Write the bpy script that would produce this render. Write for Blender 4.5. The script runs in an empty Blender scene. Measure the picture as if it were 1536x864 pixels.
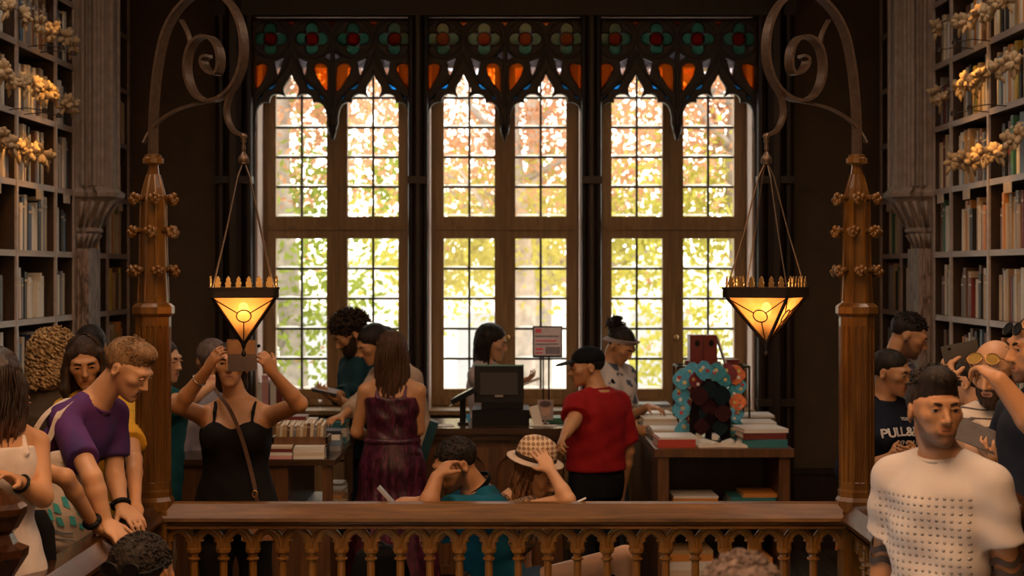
import bpy, bmesh, math, random
import numpy as np
from mathutils import Vector, Matrix

# ------------------------------------------------------------------ camera, world, light, exposure
CAMX, CAMZ, FPX, YH = 0.05, 1.93, 2600.0, 405.0
scene = bpy.context.scene
col = scene.collection
cam_d = bpy.data.cameras.new('camera')
cam = bpy.data.objects.new('camera', cam_d); col.objects.link(cam)
cam.location = (CAMX, 0, CAMZ); cam.rotation_euler = (math.pi/2, 0, 0)
cam_d.sensor_width = 36.0; cam_d.lens = FPX/1536*36
cam_d.shift_y = -(432-YH)/1536
cam_d.clip_start = 0.05; cam_d.clip_end = 200
cam_d.dof.use_dof = True; cam_d.dof.focus_distance = 6.7; cam_d.dof.aperture_fstop = 4.0
scene.camera = cam
scene.view_settings.view_transform = 'Standard'
scene.view_settings.look = 'None'
scene.view_settings.exposure = -0.22
scene.view_settings.gamma = 1.0
scene.view_settings.use_curve_mapping = False
world = bpy.data.worlds.new('world'); scene.world = world; world.use_nodes = True
wbg = world.node_tree.nodes['Background']
wbg.inputs[0].default_value = (1.0, 0.95, 0.88, 1); wbg.inputs[1].default_value = 6.4
scene.cycles.use_denoising = True
scene.cycles.max_bounces = 7; scene.cycles.diffuse_bounces = 3; scene.cycles.glossy_bounces = 3
scene.cycles.transmission_bounces = 6; scene.cycles.transparent_max_bounces = 16
scene.cycles.sample_clamp_indirect = 4.0
scene.cycles.caustics_reflective = False; scene.cycles.caustics_refractive = False

def area(name, loc, rot, size, size_y, power, color, spread=180):
    l = bpy.data.lights.new(name, 'AREA'); l.shape = 'RECTANGLE'; l.size = size; l.size_y = size_y
    l.energy = power; l.color = color; l.spread = math.radians(spread)
    o = bpy.data.objects.new(name, l); col.objects.link(o); o.location = loc; o.rotation_euler = rot
    return o
# daylight through the stained-glass skylight above the stairwell
area('skylight_daylight', (0.0, 2.9, 4.93), (0, 0, 0), 2.5, 4.2, 124, (1.0, 0.73, 0.47), 150)
# fill light added from the front, carried by an assumed window behind the viewer
area('added_front_fill', (0.0, -1.46, 2.3), (math.radians(90), 0, 0), 3.0, 2.4, 9, (1.0, 0.72, 0.46), 160)
# the gallery ceilings' own warm lamps along both bookcases
area('gallery_lamp_light_left', (-2.1, 7.3, 4.6), (0, math.radians(-14), 0), 0.4, 4.0, 40, (1.0, 0.79, 0.62), 150)
area('gallery_lamp_light_right', (2.1, 7.3, 4.6), (0, math.radians(14), 0), 0.4, 4.0, 40, (1.0, 0.79, 0.62), 150)

def P(px, py, d):
    """world point seen at photo pixel (px, py) at distance d from the camera plane"""
    return Vector((CAMX + (px-768)*d/FPX, d, CAMZ - (py-YH)*d/FPX))
def X(px, d): return CAMX + (px-768)*d/FPX
def Z(py, d): return CAMZ - (py-YH)*d/FPX

# ------------------------------------------------------------------ materials
MATS = {}
def _new(name):
    m = bpy.data.materials.new(name); m.use_nodes = True
    nt = m.node_tree; b = nt.nodes['Principled BSDF']; MATS[name] = m
    return m, nt, b
def N(nt, typ, **kw):
    n = nt.nodes.new(typ)
    for k, v in kw.items(): setattr(n, k, v)
    return n
def coords(nt, scale=(1,1,1), rot=(0,0,0), which='Object'):
    tc = N(nt, 'ShaderNodeTexCoord'); mp = N(nt, 'ShaderNodeMapping')
    mp.inputs['Scale'].default_value = scale; mp.inputs['Rotation'].default_value = rot
    nt.links.new(tc.outputs[which], mp.inputs[0]); return mp.outputs[0]
def ramp(nt, fac, stops):
    r = N(nt, 'ShaderNodeValToRGB'); el = r.color_ramp.elements
    while len(el) < len(stops): el.new(0.5)
    for e, (p, c) in zip(el, stops): e.position = p; e.color = (*c[:3], 1)
    nt.links.new(fac, r.inputs[0]); return r.outputs[0]
def noise(nt, vec, scale, detail=4, rough=0.55, dist=0.0):
    n = N(nt, 'ShaderNodeTexNoise'); n.inputs['Scale'].default_value = scale
    n.inputs['Detail'].default_value = detail; n.inputs['Roughness'].default_value = rough
    n.inputs['Distortion'].default_value = dist
    nt.links.new(vec, n.inputs['Vector']); return n.outputs['Fac']
def bump(nt, b, h, strength=0.3, dist=0.01):
    n = N(nt, 'ShaderNodeBump'); n.inputs['Strength'].default_value = strength; n.inputs['Distance'].default_value = dist
    nt.links.new(h, n.inputs['Height']); nt.links.new(n.outputs[0], b.inputs['Normal'])
def flat(name, c, rough=0.6, metal=0.0, var=0.12, nscale=30, bmp=0.1, spec=0.5, sheen=0.0):
    if name in MATS: return MATS[name]
    m, nt, b = _new(name)
    f = noise(nt, coords(nt), nscale)
    lo = tuple(x*(1-var) for x in c); hi = tuple(min(1, x*(1+var)) for x in c)
    nt.links.new(ramp(nt, f, [(0.3, lo), (0.7, hi)]), b.inputs['Base Color'])
    b.inputs['Roughness'].default_value = rough; b.inputs['Metallic'].default_value = metal
    b.inputs['Specular IOR Level'].default_value = spec
    if sheen: b.inputs['Sheen Weight'].default_value = sheen
    if bmp: bump(nt, b, f, bmp, 0.004)
    return m
def wood(name, c1, c2, axis=2, rough=0.4, scale=9, bmp=0.15):
    if name in MATS: return MATS[name]
    m, nt, b = _new(name)
    s = [1, 1, 1]; s[axis] = 0.09
    v = coords(nt, tuple(s))
    f = noise(nt, v, scale*3, 6, 0.6, 0.6)
    nt.links.new(ramp(nt, f, [(0.3, c1), (0.55, tuple((a+d)/2 for a, d in zip(c1, c2))), (0.72, c2)]), b.inputs['Base Color'])
    b.inputs['Roughness'].default_value = rough; bump(nt, b, f, bmp, 0.004)
    return m
def emit(name, c, strength):
    m, nt, b = _new(name)
    b.inputs['Base Color'].default_value = (*c, 1)
    b.inputs['Emission Color'].default_value = (*c, 1); b.inputs['Emission Strength'].default_value = strength
    return m
def glass_thin(name, tint=(1, 1, 1), gloss=0.06, transl=0.0, tcol=None):
    """thin pane: straight-through transmission with a little reflection and scatter"""
    m = bpy.data.materials.new(name); m.use_nodes = True; MATS[name] = m
    nt = m.node_tree; nt.nodes.clear()
    out = N(nt, 'ShaderNodeOutputMaterial'); t = N(nt, 'ShaderNodeBsdfTransparent'); g = N(nt, 'ShaderNodeBsdfGlossy')
    t.inputs[0].default_value = (*tint, 1); g.inputs['Roughness'].default_value = 0.08
    mx = N(nt, 'ShaderNodeMixShader'); mx.inputs[0].default_value = gloss
    nt.links.new(t.outputs[0], mx.inputs[1]); nt.links.new(g.outputs[0], mx.inputs[2]); last = mx.outputs[0]
    if transl:
        tr = N(nt, 'ShaderNodeBsdfTranslucent'); tr.inputs[0].default_value = (*(tcol or tint), 1)
        v = noise(nt, coords(nt), 25); cr = ramp(nt, v, [(0.3, tuple(x*0.75 for x in (tcol or tint))), (0.7, tcol or tint)])
        nt.links.new(cr, tr.inputs[0])
        m2 = N(nt, 'ShaderNodeMixShader'); m2.inputs[0].default_value = transl
        nt.links.new(last, m2.inputs[1]); nt.links.new(tr.outputs[0], m2.inputs[2]); last = m2.outputs[0]
    nt.links.new(last, out.inputs[0]); return m

WOOD_RAIL = wood('rail_oak', (0.065, 0.026, 0.004), (0.235, 0.102, 0.019), 0, 0.42)
WOOD_BAL_LIT = wood('baluster_oak_lit', (0.12, 0.050, 0.008), (0.36, 0.165, 0.030), 2, 0.34)  # rail oak lightened to paint in the light falling on arches and balusters
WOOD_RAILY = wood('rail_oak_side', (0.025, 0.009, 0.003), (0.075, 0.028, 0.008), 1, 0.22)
WOOD_POST = wood('post_oak', (0.062, 0.025, 0.004), (0.225, 0.100, 0.017), 2, 0.28)
WOOD_DARK = wood('dark_wood', (0.009, 0.004, 0.002), (0.030, 0.013, 0.006), 2, 0.45)
WOOD_TRAC = wood('tracery_wood', (0.009, 0.004, 0.002), (0.026, 0.012, 0.006), 2, 0.5)
WOOD_WIN = wood('window_oak', (0.17, 0.098, 0.036), (0.34, 0.20, 0.078), 2, 0.45)
WOOD_FURN = wood('furniture_oak', (0.06, 0.025, 0.009), (0.19, 0.08, 0.028), 2, 0.38)
WOOD_TOP = wood('counter_wood', (0.035, 0.016, 0.008), (0.09, 0.042, 0.018), 0, 0.22)
WOOD_FLOOR = wood('floor_wood', (0.035, 0.024, 0.017), (0.10, 0.068, 0.046), 1, 0.38)
SHELF = wood('shelf_paint', (0.30, 0.24, 0.21), (0.46, 0.37, 0.33), 1, 0.4)
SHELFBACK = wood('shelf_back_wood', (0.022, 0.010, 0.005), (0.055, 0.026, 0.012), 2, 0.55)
STONE = flat('carved_stone', (0.27, 0.21, 0.175), 0.7, 0, 0.22, 18, 0.3)
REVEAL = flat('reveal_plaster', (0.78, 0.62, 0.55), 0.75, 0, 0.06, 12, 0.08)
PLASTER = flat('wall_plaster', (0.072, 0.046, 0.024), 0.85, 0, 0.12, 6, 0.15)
IRON = flat('wrought_iron', (0.17, 0.115, 0.08), 0.42, 0.7, 0.2, 40, 0.15)
IRON_DK = flat('dark_iron', (0.03, 0.02, 0.015), 0.5, 0.6, 0.2, 40, 0.1)
PAPER = flat('paper_white', (0.75, 0.70, 0.62), 0.8, 0, 0.04, 60, 0.05)
BLACK = flat('black_plastic', (0.006, 0.006, 0.007), 0.5, 0, 0.1, 40, 0.05, 0.2)
BRASS = flat('brass', (0.55, 0.33, 0.12), 0.35, 0.9, 0.1, 40, 0.05)
PANE = glass_thin('clear_pane', (0.96, 0.97, 0.95), 0.05)

# ------------------------------------------------------------------ mesh builder
WLOC = {}
def wloc(o): return WLOC.get(o.name, Vector((0, 0, 0)))
class MB:
    def __init__(s): s.v = []; s.f = []; s.m = []
    def add(s, verts, faces, mi=0):
        n = len(s.v); s.v += [tuple(p) for p in verts]
        s.f += [tuple(i+n for i in f) for f in faces]; s.m += [mi]*len(faces); return s
    def box(s, c, size, rz=0.0, mi=0, R=None):
        cx, cy, cz = c; a, b, h = (x/2 for x in size)
        M = R if R is not None else Matrix.Rotation(rz, 3, 'Z')
        vs = [Vector(c) + M @ Vector((x*a, y*b, z*h)) for z in (-1, 1) for x, y in ((-1, -1), (1, -1), (1, 1), (-1, 1))]
        return s.add(vs, [(3, 2, 1, 0), (4, 5, 6, 7), (0, 1, 5, 4), (1, 2, 6, 5), (2, 3, 7, 6), (3, 0, 4, 7)], mi)
    def bx(s, x0, x1, y0, y1, z0, z1, mi=0):
        return s.box(((x0+x1)/2, (y0+y1)/2, (z0+z1)/2), (abs(x1-x0), abs(y1-y0), abs(z1-z0)), 0, mi)
    def loft(s, rings, mi=0, cap=True, closed=True):
        n = len(rings[0]); vs = [p for r in rings for p in r]; fs = []
        for k in range(len(rings)-1):
            for i in range(n if closed else n-1):
                j = (i+1) % n; fs.append((k*n+i, k*n+j, (k+1)*n+j, (k+1)*n+i))
        if cap: fs.append(tuple(range(n-1, -1, -1))); fs.append(tuple((len(rings)-1)*n+i for i in range(n)))
        return s.add(vs, fs, mi)
    def lathe(s, prof, n=12, c=(0, 0, 0), mi=0, rot=0.0, sx=1, sy=1):
        rings = [[(c[0]+r*sx*math.cos(2*math.pi*i/n+rot), c[1]+r*sy*math.sin(2*math.pi*i/n+rot), c[2]+z) for i in range(n)] for r, z in prof]
        return s.loft(rings, mi)
    def tube(s, pts, r, n=8, mi=0, flatn=None, closed=False):
        pts = [Vector(p) for p in pts]; rings = []; prev = None
        for k, p in enumerate(pts):
            t = (pts[min(k+1, len(pts)-1)] - pts[max(k-1, 0)])
            if t.length < 1e-9: t = Vector((0, 0, 1))
            t.normalize()
            if prev is None:
                a = Vector((0, 0, 1)) if abs(t.z) < 0.9 else Vector((0, 1, 0)); u = t.cross(a).normalized()
            else:
                u = (prev - t*prev.dot(t)); u = u.normalized() if u.length > 1e-6 else t.orthogonal().normalized()
            prev = u; w = t.cross(u); rr = r[k] if isinstance(r, (list, tuple)) else r
            rings.append([p + u*rr*math.cos(2*math.pi*i/n) + w*rr*math.sin(2*math.pi*i/n) for i in range(n)])
        return s.loft(rings, mi)
    def ribbon(s, pts, nrm, half_w, half_t, mi=0):
        """flat bar along pts; nrm = axis of the bar's width"""
        pts = [Vector(p) for p in pts]; nrm = Vector(nrm).normalized(); rings = []
        for k, p in enumerate(pts):
            t = (pts[min(k+1, len(pts)-1)] - pts[max(k-1, 0)]).normalized(); b = t.cross(nrm).normalized()
            w = half_w[k] if isinstance(half_w, (list, tuple)) else half_w
            rings.append([p+nrm*w+b*half_t, p-nrm*w+b*half_t, p-nrm*w-b*half_t, p+nrm*w-b*half_t])
        return s.loft(rings, mi)
    def ball(s, c, r, n=8, m=6, mi=0, sc=(1, 1, 1)):
        prof = [(max(1e-4, r*math.sin(math.pi*k/m)), -r*math.cos(math.pi*k/m)) for k in range(m+1)]
        rings = [[(c[0]+a*sc[0]*math.cos(2*math.pi*i/n), c[1]+a*sc[1]*math.sin(2*math.pi*i/n), c[2]+z*sc[2]) for i in range(n)] for a, z in prof]
        return s.loft(rings, mi)
    def mesh(s, name, mats, origin, smooth):
        me = bpy.data.meshes.new(name)
        o = Vector(origin); me.from_pydata([(v[0]-o.x, v[1]-o.y, v[2]-o.z) for v in s.v], [], s.f); me.update()
        bm = bmesh.new(); bm.from_mesh(me); bmesh.ops.recalc_face_normals(bm, faces=bm.faces); bm.to_mesh(me); bm.free()
        for m in (mats if isinstance(mats, (list, tuple)) else [mats]): me.materials.append(m)
        if any(s.m): me.polygons.foreach_set('material_index', s.m)
        if smooth: me.shade_smooth()
        return me
    def build(s, name, mats, parent=None, smooth=False, local=False, origin=None):
        if local: o = Vector((0, 0, 0))
        elif parent is not None: o = wloc(parent)
        elif origin is not None: o = Vector(origin)
        else:
            a = np.array([tuple(v) for v in s.v]); o = Vector(((a[:, 0].min()+a[:, 0].max())/2, (a[:, 1].min()+a[:, 1].max())/2, a[:, 2].min()))
        ob = bpy.data.objects.new(name, s.mesh(name, mats, o, smooth)); col.objects.link(ob)
        if parent is not None: ob.parent = parent; WLOC[ob.name] = o.copy()
        else: ob.location = o; WLOC[ob.name] = o.copy()
        return ob
def tag(o, label=None, cat=None, group=None, kind=None):
    if label: o['label'] = label
    if cat: o['category'] = cat
    if group: o['group'] = group
    if kind: o['kind'] = kind
    return o
def empty(name, loc, label=None, cat=None, group=None, kind=None):
    o = bpy.data.objects.new(name, None); o.empty_display_size = 0.1; col.objects.link(o)
    o.location = loc; WLOC[o.name] = Vector(loc); return tag(o, label, cat, group, kind)
def copy_tree(o, parent=None, loc=None):
    c = o.copy(); col.objects.link(c); c.parent = parent
    if loc is not None: c.location = loc; WLOC[c.name] = Vector(loc)
    for ch in o.children: copy_tree(ch, c)
    return c
def inst(name, me, parent, loc, rot=(0, 0, 0), scale=(1, 1, 1)):
    o = bpy.data.objects.new(name, me); col.objects.link(o)
    if parent is not None: o.parent = parent; o.location = Vector(loc) - wloc(parent)
    else: o.location = loc
    o.rotation_euler = rot; o.scale = scale; return o
def shape(outer, holes=(), thick=0.03, bevel=0.0, plane='xz', y=0.0):
    """filled 2-D outline with holes, extruded: (verts, faces) with u->x, w->z, thickness along y"""
    cu = bpy.data.curves.new('tmp', 'CURVE'); cu.dimensions = '2D'; cu.fill_mode = 'BOTH'
    cu.extrude = max(0.0005, thick/2-bevel); cu.bevel_depth = bevel; cu.bevel_resolution = 0
    for poly in [outer, *holes]:
        sp = cu.splines.new('POLY'); sp.points.add(len(poly)-1); sp.use_cyclic_u = True
        for pt, (a, b) in zip(sp.points, poly): pt.co = (a, b, 0, 1)
    ob = bpy.data.objects.new('tmp', cu); me = bpy.data.meshes.new_from_object(ob)
    vs = [(v.co.x, y-v.co.z, v.co.y) for v in me.vertices]; fs = [tuple(p.vertices) for p in me.polygons]
    bpy.data.objects.remove(ob); bpy.data.curves.remove(cu); bpy.data.meshes.remove(me)
    return vs, fs
def catmull(pts, n=6):
    pts = [Vector(p) for p in pts]; out = []
    for i in range(len(pts)-1):
        p0, p1, p2, p3 = pts[max(i-1, 0)], pts[i], pts[i+1], pts[min(i+2, len(pts)-1)]
        for k in range(n):
            t = k/n
            out.append(0.5*((2*p1)+(p2-p0)*t+(2*p0-5*p1+4*p2-p3)*t*t+(3*p1-p0-3*p2+p3)*t**3))
    out.append(pts[-1]); return out
rnd = random.Random(7)

# ------------------------------------------------------------------ room shell
DW, DG, DR = 12.0, 12.38, 7.43            # front of end wall, glass plane, front balustrade
SW, SG = FPX/DW, FPX/DG
UC = [-1.195, 0.0, 1.195]                # window centres
OH = 0.535                               # half opening
ZS, ZT = 0.96, 3.70                      # opening bottom / top
RX = 2.6
def struct(o, label=None): o['kind'] = 'structure'; return o

m = MB()
xs = [-3.2] + [q for c in UC for q in (c-OH, c+OH)] + [3.2]
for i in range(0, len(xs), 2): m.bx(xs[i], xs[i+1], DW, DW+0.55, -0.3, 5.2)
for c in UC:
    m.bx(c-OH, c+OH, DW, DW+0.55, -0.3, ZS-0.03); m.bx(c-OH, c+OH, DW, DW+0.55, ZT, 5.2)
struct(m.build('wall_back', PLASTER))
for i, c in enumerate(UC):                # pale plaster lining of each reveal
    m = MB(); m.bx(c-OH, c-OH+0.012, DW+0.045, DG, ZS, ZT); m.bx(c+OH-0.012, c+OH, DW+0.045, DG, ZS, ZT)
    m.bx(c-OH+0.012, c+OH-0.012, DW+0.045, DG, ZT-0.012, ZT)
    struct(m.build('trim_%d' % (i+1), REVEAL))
struct(MB().bx(-3.2, -2.92, -1.5, 12.0, -0.2, 5.2).build('wall_left', PLASTER))
struct(MB().bx(2.92, 3.2, -1.5, 12.0, -0.2, 5.2).build('wall_right', PLASTER))
struct(MB().bx(-3.2, -1.55, -1.8, -1.5, -4, 5.2).bx(1.55, 3.2, -1.8, -1.5, -4, 5.2).bx(-1.55, 1.55, -1.8, -1.5, -4, 1.05).bx(-1.55, 1.55, -1.8, -1.5, 3.55, 5.2).build('wall_front', PLASTER))
fwn = empty('window_5', (0, -1.65, 1.05), kind='structure')  # unseen window added for the front fill light on the balustrade arches
m = MB()
for k in range(4): m.bx(-1.55+k*3.1/3-.04, -1.55+k*3.1/3+.04, -1.69, -1.61, 1.05, 3.55)
for z_ in (1.05, 1.9, 2.7, 3.55): m.bx(-1.55, 1.55, -1.68, -1.62, z_-.03, z_+.03)
m.build('frame', WOOD_DARK, fwn)
fg = glass_thin('tinted_fill_glass', (0.8, 0.6, 0.4), 0.04, 0.6, (0.8, 0.6, 0.4))
fpm = MB().box((0, 0, 0), (.95, .008, .78)).mesh('pane', fg, (0, 0, 0), False)
for a_ in range(3):
    for z_ in (1.475, 2.3, 3.125): inst('pane', fpm, fwn, (-1.033+a_*1.033, -1.65, z_))
m = MB()                                  # ceiling with the skylight opening
m.bx(-3.2, -1.4, -1.5, 12.55, 5.0, 5.2); m.bx(1.4, 3.2, -1.5, 12.55, 5.0, 5.2)
m.bx(-1.4, 1.4, -1.5, 0.6, 5.0, 5.2); m.bx(-1.4, 1.4, 5.2, 12.55, 5.0, 5.2)
struct(m.build('ceiling', WOOD_DARK))
sk = empty('window_4', (0, 2.9, 5.0), kind='structure')
m = MB()
for k in range(5): m.bx(-1.4+k*0.7-0.02, -1.4+k*0.7+0.02, 0.6, 5.2, 5.02, 5.07)
for k in range(7): m.bx(-1.4, 1.4, 0.6+k*4.6/6-0.02, 0.6+k*4.6/6+0.02, 5.02, 5.07)
m.build('glazing_bars', WOOD_DARK, sk)
skg = glass_thin('amber_skylight_glass', (0.9, 0.55, 0.25), 0.04, 0.3, (0.9, 0.55, 0.25))
pm = MB().box((0, 0, 0), (0.66, 0.72, 0.01)).mesh('pane', skg, (0, 0, 0), False)
for a in range(4):
    for b in range(6): inst('pane', pm, sk, (-1.05+a*0.7, 0.6+(b+0.5)*4.6/6, 5.045))
# floor: joists slab with single boards on it
fl = struct(MB().bx(-2.92, 2.92, 7.3, 12.0, -0.25, -0.03).bx(-2.92, -1.42, -1.5, 7.3, -0.25, -0.03).bx(1.42, 2.92, -1.5, 7.3, -0.25, -0.03).build('floor', WOOD_DARK))
bw = 0.1455
bm_mid = MB().box((0, 0, 0), (bw-0.004, 2.33, 0.028)).mesh('floor_board', WOOD_FLOOR, (0, 0, 0), False)
bm_side = MB().box((0, 0, 0), (bw-0.004, 4.38, 0.028)).mesh('floor_board', WOOD_FLOOR, (0, 0, 0), False)
for k in range(40):
    x = -2.92 + (k+0.5)*bw*1.0035
    for q in range(2): inst('floor_board', bm_mid, fl, (x, 7.32+1.17+q*2.34-(0.0), -0.0145-0.0015*((k+q) % 3)))
    if abs(x) > 1.45:
        for q in range(2): inst('floor_board', bm_side, fl, (x, -1.48+2.19+q*4.4, -0.0145-0.0015*(k % 3)))
# stair landing and top steps inside the well
struct(MB().bx(-1.40, 0.78, 2.3, 7.28, -0.62, -0.50).bx(0.60, 0.80, 2.3, 7.28, -0.5, -0.34).bx(0.80, 1.40, 2.3, 7.28, -0.5, -0.12).bx(-1.4, 1.4, 1.2, 2.3, -0.9, -0.7).build('stair_landing', WOOD_DARK))
struct(MB().bx(-3.2, 3.2, -1.5, 12, -4.2, -4.0).build('floor_lower', WOOD_DARK))
# wainscot, wall pilasters, window posts, header beam, sill
def trim(n, mb, mat): return struct(mb.build('trim_%d' % n, mat))
m = MB().bx(-2.6, -1.74, DW-0.025, DW-0.001, 0.0, 0.52).bx(1.74, 2.6, DW-0.025, DW-0.001, 0, 0.52)
m.bx(-2.6, -1.74, DW-0.04, DW-0.001, 0.52, 0.56).bx(1.74, 2.6, DW-0.04, DW-0.001, 0.52, 0.56)
m.bx(-2.6, -1.74, DW-0.045, DW-0.001, 0, 0.16).bx(1.74, 2.6, DW-0.045, DW-0.001, 0, 0.16)
trim(4, m, WOOD_DARK)
def post(x, w, dep, z0=0.0, z1=4.2, rib=True):
    m = MB().bx(x-w/2, x+w/2, DW-dep*0.5, DW-0.001, z0, z1)
    if rib:
        m.lathe([(w*0.30, z0), (w*0.30, z1)], 10, (x, DW-dep*0.5, 0)); m.lathe([(w*0.14, z0), (w*0.14, z1)], 8, (x-w*0.42, DW-dep*0.5, 0)); m.lathe([(w*0.14, z0), (w*0.14, z1)], 8, (x+w*0.42, DW-dep*0.5, 0))
    for zz in (1.02, 2.55):
        m.box((x, DW-dep*0.55, zz), (w*1.12, dep*0.9, 0.05))
    return m
for i, x in enumerate((-0.5975, 0.5975)): trim(5+i, post(x, 0.124, 0.10), WOOD_DARK)
for i, x in enumerate((-1.865, 1.865)): trim(7+i, post(x, 0.23, 0.12), WOOD_DARK)
m = MB().bx(-2.0, 2.0, DW-0.10, DW-0.001, 3.68, 3.80).bx(-2.05, 2.05, DW-0.14, DW-0.001, 3.80, 3.86).bx(-2.0, 2.0, DW-0.06, DW-0.001, 3.86, 4.3)
trim(9, m, WOOD_TRAC)
for i, c in enumerate(UC):                # sills, panel below
    m = MB().bx(c-OH-0.0, c+OH+0.0, DW-0.05, DG-0.02, ZS-0.03, ZS).bx(c-OH, c+OH, DW-0.02, DW-0.001, 0.62, ZS-0.06).bx(c-OH, c+OH, DW-0.03, DW-0.001, 0.0, 0.60)
    trim(10+i, m, WOOD_WIN)

# ------------------------------------------------------------------ windows
G_BLUE = glass_thin('blue_glass', (0.12, 0.52, 1.0), 0.03, 0.5, (0.25, 0.65, 1.0))
G_ORANGE = glass_thin('orange_glass', (0.98, 0.42, 0.10), 0.05, 0.25, (0.9, 0.35, 0.08))
G_GREEN = glass_thin('green_glass', (0.22, 0.45, 0.36), 0.06, 0.45, (0.25, 0.48, 0.38))
G_RED = glass_thin('red_glass', (0.55, 0.10, 0.04), 0.05, 0.5, (0.5, 0.09, 0.04))
G_WHITE = glass_thin('pale_lilac_glass', (0.86, 0.84, 0.92), 0.05, 0.25, (0.7, 0.66, 0.78))
G_FROST = glass_thin('frosted_brown_glass', (0.10, 0.08, 0.08), 0.03, 0.5, (0.33, 0.26, 0.28))
LIP = glass_thin('pane_edge_glint', (1, 1, 1), 0.05, 0.6, (0.98, 0.97, 0.95))  # white strip painted in for sky light caught in the pane's bevelled edge
u = 1/SW
def zz(py): return CAMZ - (py-YH)/SW
def half_arch(sgn, c):                    # outline of one cusped ogee light from its right end to apex (px offsets)
    return [(54, 176), (52.5, 164), (49, 157), (44, 153), (38, 151.5), (34, 152), (33.5, 147), (30, 142), (24, 139.5), (16, 139.5), (10.5, 142.5), (12.6, 137), (12.6, 131), (9.5, 125), (4.5, 118), (1.6, 111)]
H = half_arch(1, 0)
outer = [(-124, 28), (124, 28), (124, 196), (116, 196)]
outer += [(62+a, b) for a, b in H] + [(62, 103)] + [(62-a, b) for a, b in reversed(H[1:])]
outer += [(7, 176), (7.5, 184), (5.5, 190), (4, 198), (1.5, 207), (-1.5, 207), (-4, 198), (-5.5, 190), (-7.5, 184), (-7, 176)]
outer += [(-62+a, b) for a, b in H[1:]] + [(-62, 103)] + [(-62-a, b) for a, b in reversed(H)] + [(-116, 196), (-124, 196)]
KITE = [(8.5, 84.5), (26, 92), (22.5, 111), (19.5, 115), (13.5, 100)]
BLUE1 = [(21, 122), (36, 132.5), (34, 135), (27, 134.5), (22.5, 128.5)]
BLUE2 = [(40, 137.5), (54.5, 151.5), (51, 151.5), (43.5, 148.5)]
HEART = [(33, 101), (34.5, 97), (38, 94.5), (44, 93.5), (51, 95.5), (56, 100), (57, 118), (56.5, 141), (46.5, 129.5), (36.5, 113.5)]
DIAM = [(2, 74), (14.5, 85), (2, 94.5)]
TRI = [(-9, 30), (9, 30), (1, 40), (-1, 40)]
def quatre(cx, cy, a=14.5, R=10.8, n=48):
    out = []
    for i in range(n):
        t = 2*math.pi*i/n; ph = (t+math.pi/4) % (math.pi/2) - math.pi/4
        r = a*math.cos(ph)+math.sqrt(max(0, R*R-(a*math.sin(ph))**2)); out.append((cx+r*math.cos(t), cy+r*math.sin(t)))
    return out
QX = (-93, -31, 31, 93)
pieces = []                               # (polygon, material, name)
for c in (-62, 62):
    for sg in (1, -1):
        for poly, g, nm in ((KITE, G_WHITE, 'lilac_glass_piece'), (BLUE1, G_BLUE, 'blue_glass_piece'), (BLUE2, G_BLUE, 'blue_glass_piece'), (HEART, G_ORANGE, 'orange_glass_piece')):
            pieces.append(([(c+sg*a, b) for a, b in poly], g, nm))
    pieces.append(([(c+a, b) for a, b in TRI], G_ORANGE, 'orange_glass_piece'))
for sg in (1, -1): pieces.append(([(sg*a, b) for a, b in DIAM], G_WHITE, 'lilac_glass_piece'))
pieces.append((TRI, G_ORANGE, 'orange_glass_piece'))
holes = [p for p, _, _ in pieces] + [quatre(q, 58) for q in QX]
conv = lambda poly: [(a*u, zz(b)) for a, b in poly]
tv, tf = shape(conv(outer), [conv(h) for h in holes], 0.06, 0.006)
tm = MB().add(tv, tf)
# raised mouldings on the face of the screen: ogee hood ribs, roundel rings, pendant
for c in (-62, 62):
    for sg in (1, -1):
        rib = [(c+sg*a, b) for a, b in ((60, 172), (57, 157), (50, 146), (40, 134.5), (30, 126), (20, 116), (11, 104), (5, 92), (1, 76))]
        tm.tube([(a*u, -0.03, zz(b)) for a, b in rib], 0.011, 6)
for q in QX:
    tm.tube([(q*u+31*u*0.93*math.cos(t), -0.03, zz(58)+31*u*0.93*math.sin(t)) for t in [2*math.pi*k/28 for k in range(29)]], 0.009, 6)
tm.tube([(-122*u, -0.03, zz(30)), (122*u, -0.03, zz(30))], 0.012, 6); tm.tube([(-122*u, -0.03, zz(90)), (-122*u, -0.03, zz(195))], 0.012, 6); tm.tube([(122*u, -0.03, zz(90)), (122*u, -0.03, zz(195))], 0.012, 6)
tm.tube([(0, -0.03, zz(96)), (0, -0.03, zz(185))], 0.012, 6)
tm.lathe([(0.004, 0), (0.014, 0.012), (0.008, 0.025), (0.026, 0.05), (0.034, 0.08), (0.022, 0.11), (0.016, 0.2)], 10, (0, -0.02, zz(211)))
disc = [(math.cos(2*math.pi*i/18), math.sin(2*math.pi*i/18)) for i in range(18)]
g = lambda px: px/SG
gz = lambda py: CAMZ-(py-YH)/SG
pw, ph = 35.6, 44.6
pane_me = MB().box((0, 0, 0), (g(pw), 0.004, g(43.0))).mesh('pane', PANE, (0, 0, 0), False)
lw = g(pw)/2
lv = [(-lw, -0.006, 0), (lw, -0.006, 0)] + [(lw*math.cos(math.pi*k/8), -0.006, 0.002+0.013*math.sin(math.pi*k/8)**0.7) for k in range(9)]
lip_me = MB().loft([[(a, -0.008, c) for a, b, c in lv], [(a, 0.006, c) for a, b, c in lv]]).mesh('pane_bevel_glint', LIP, (0, 0, 0), False)
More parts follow.
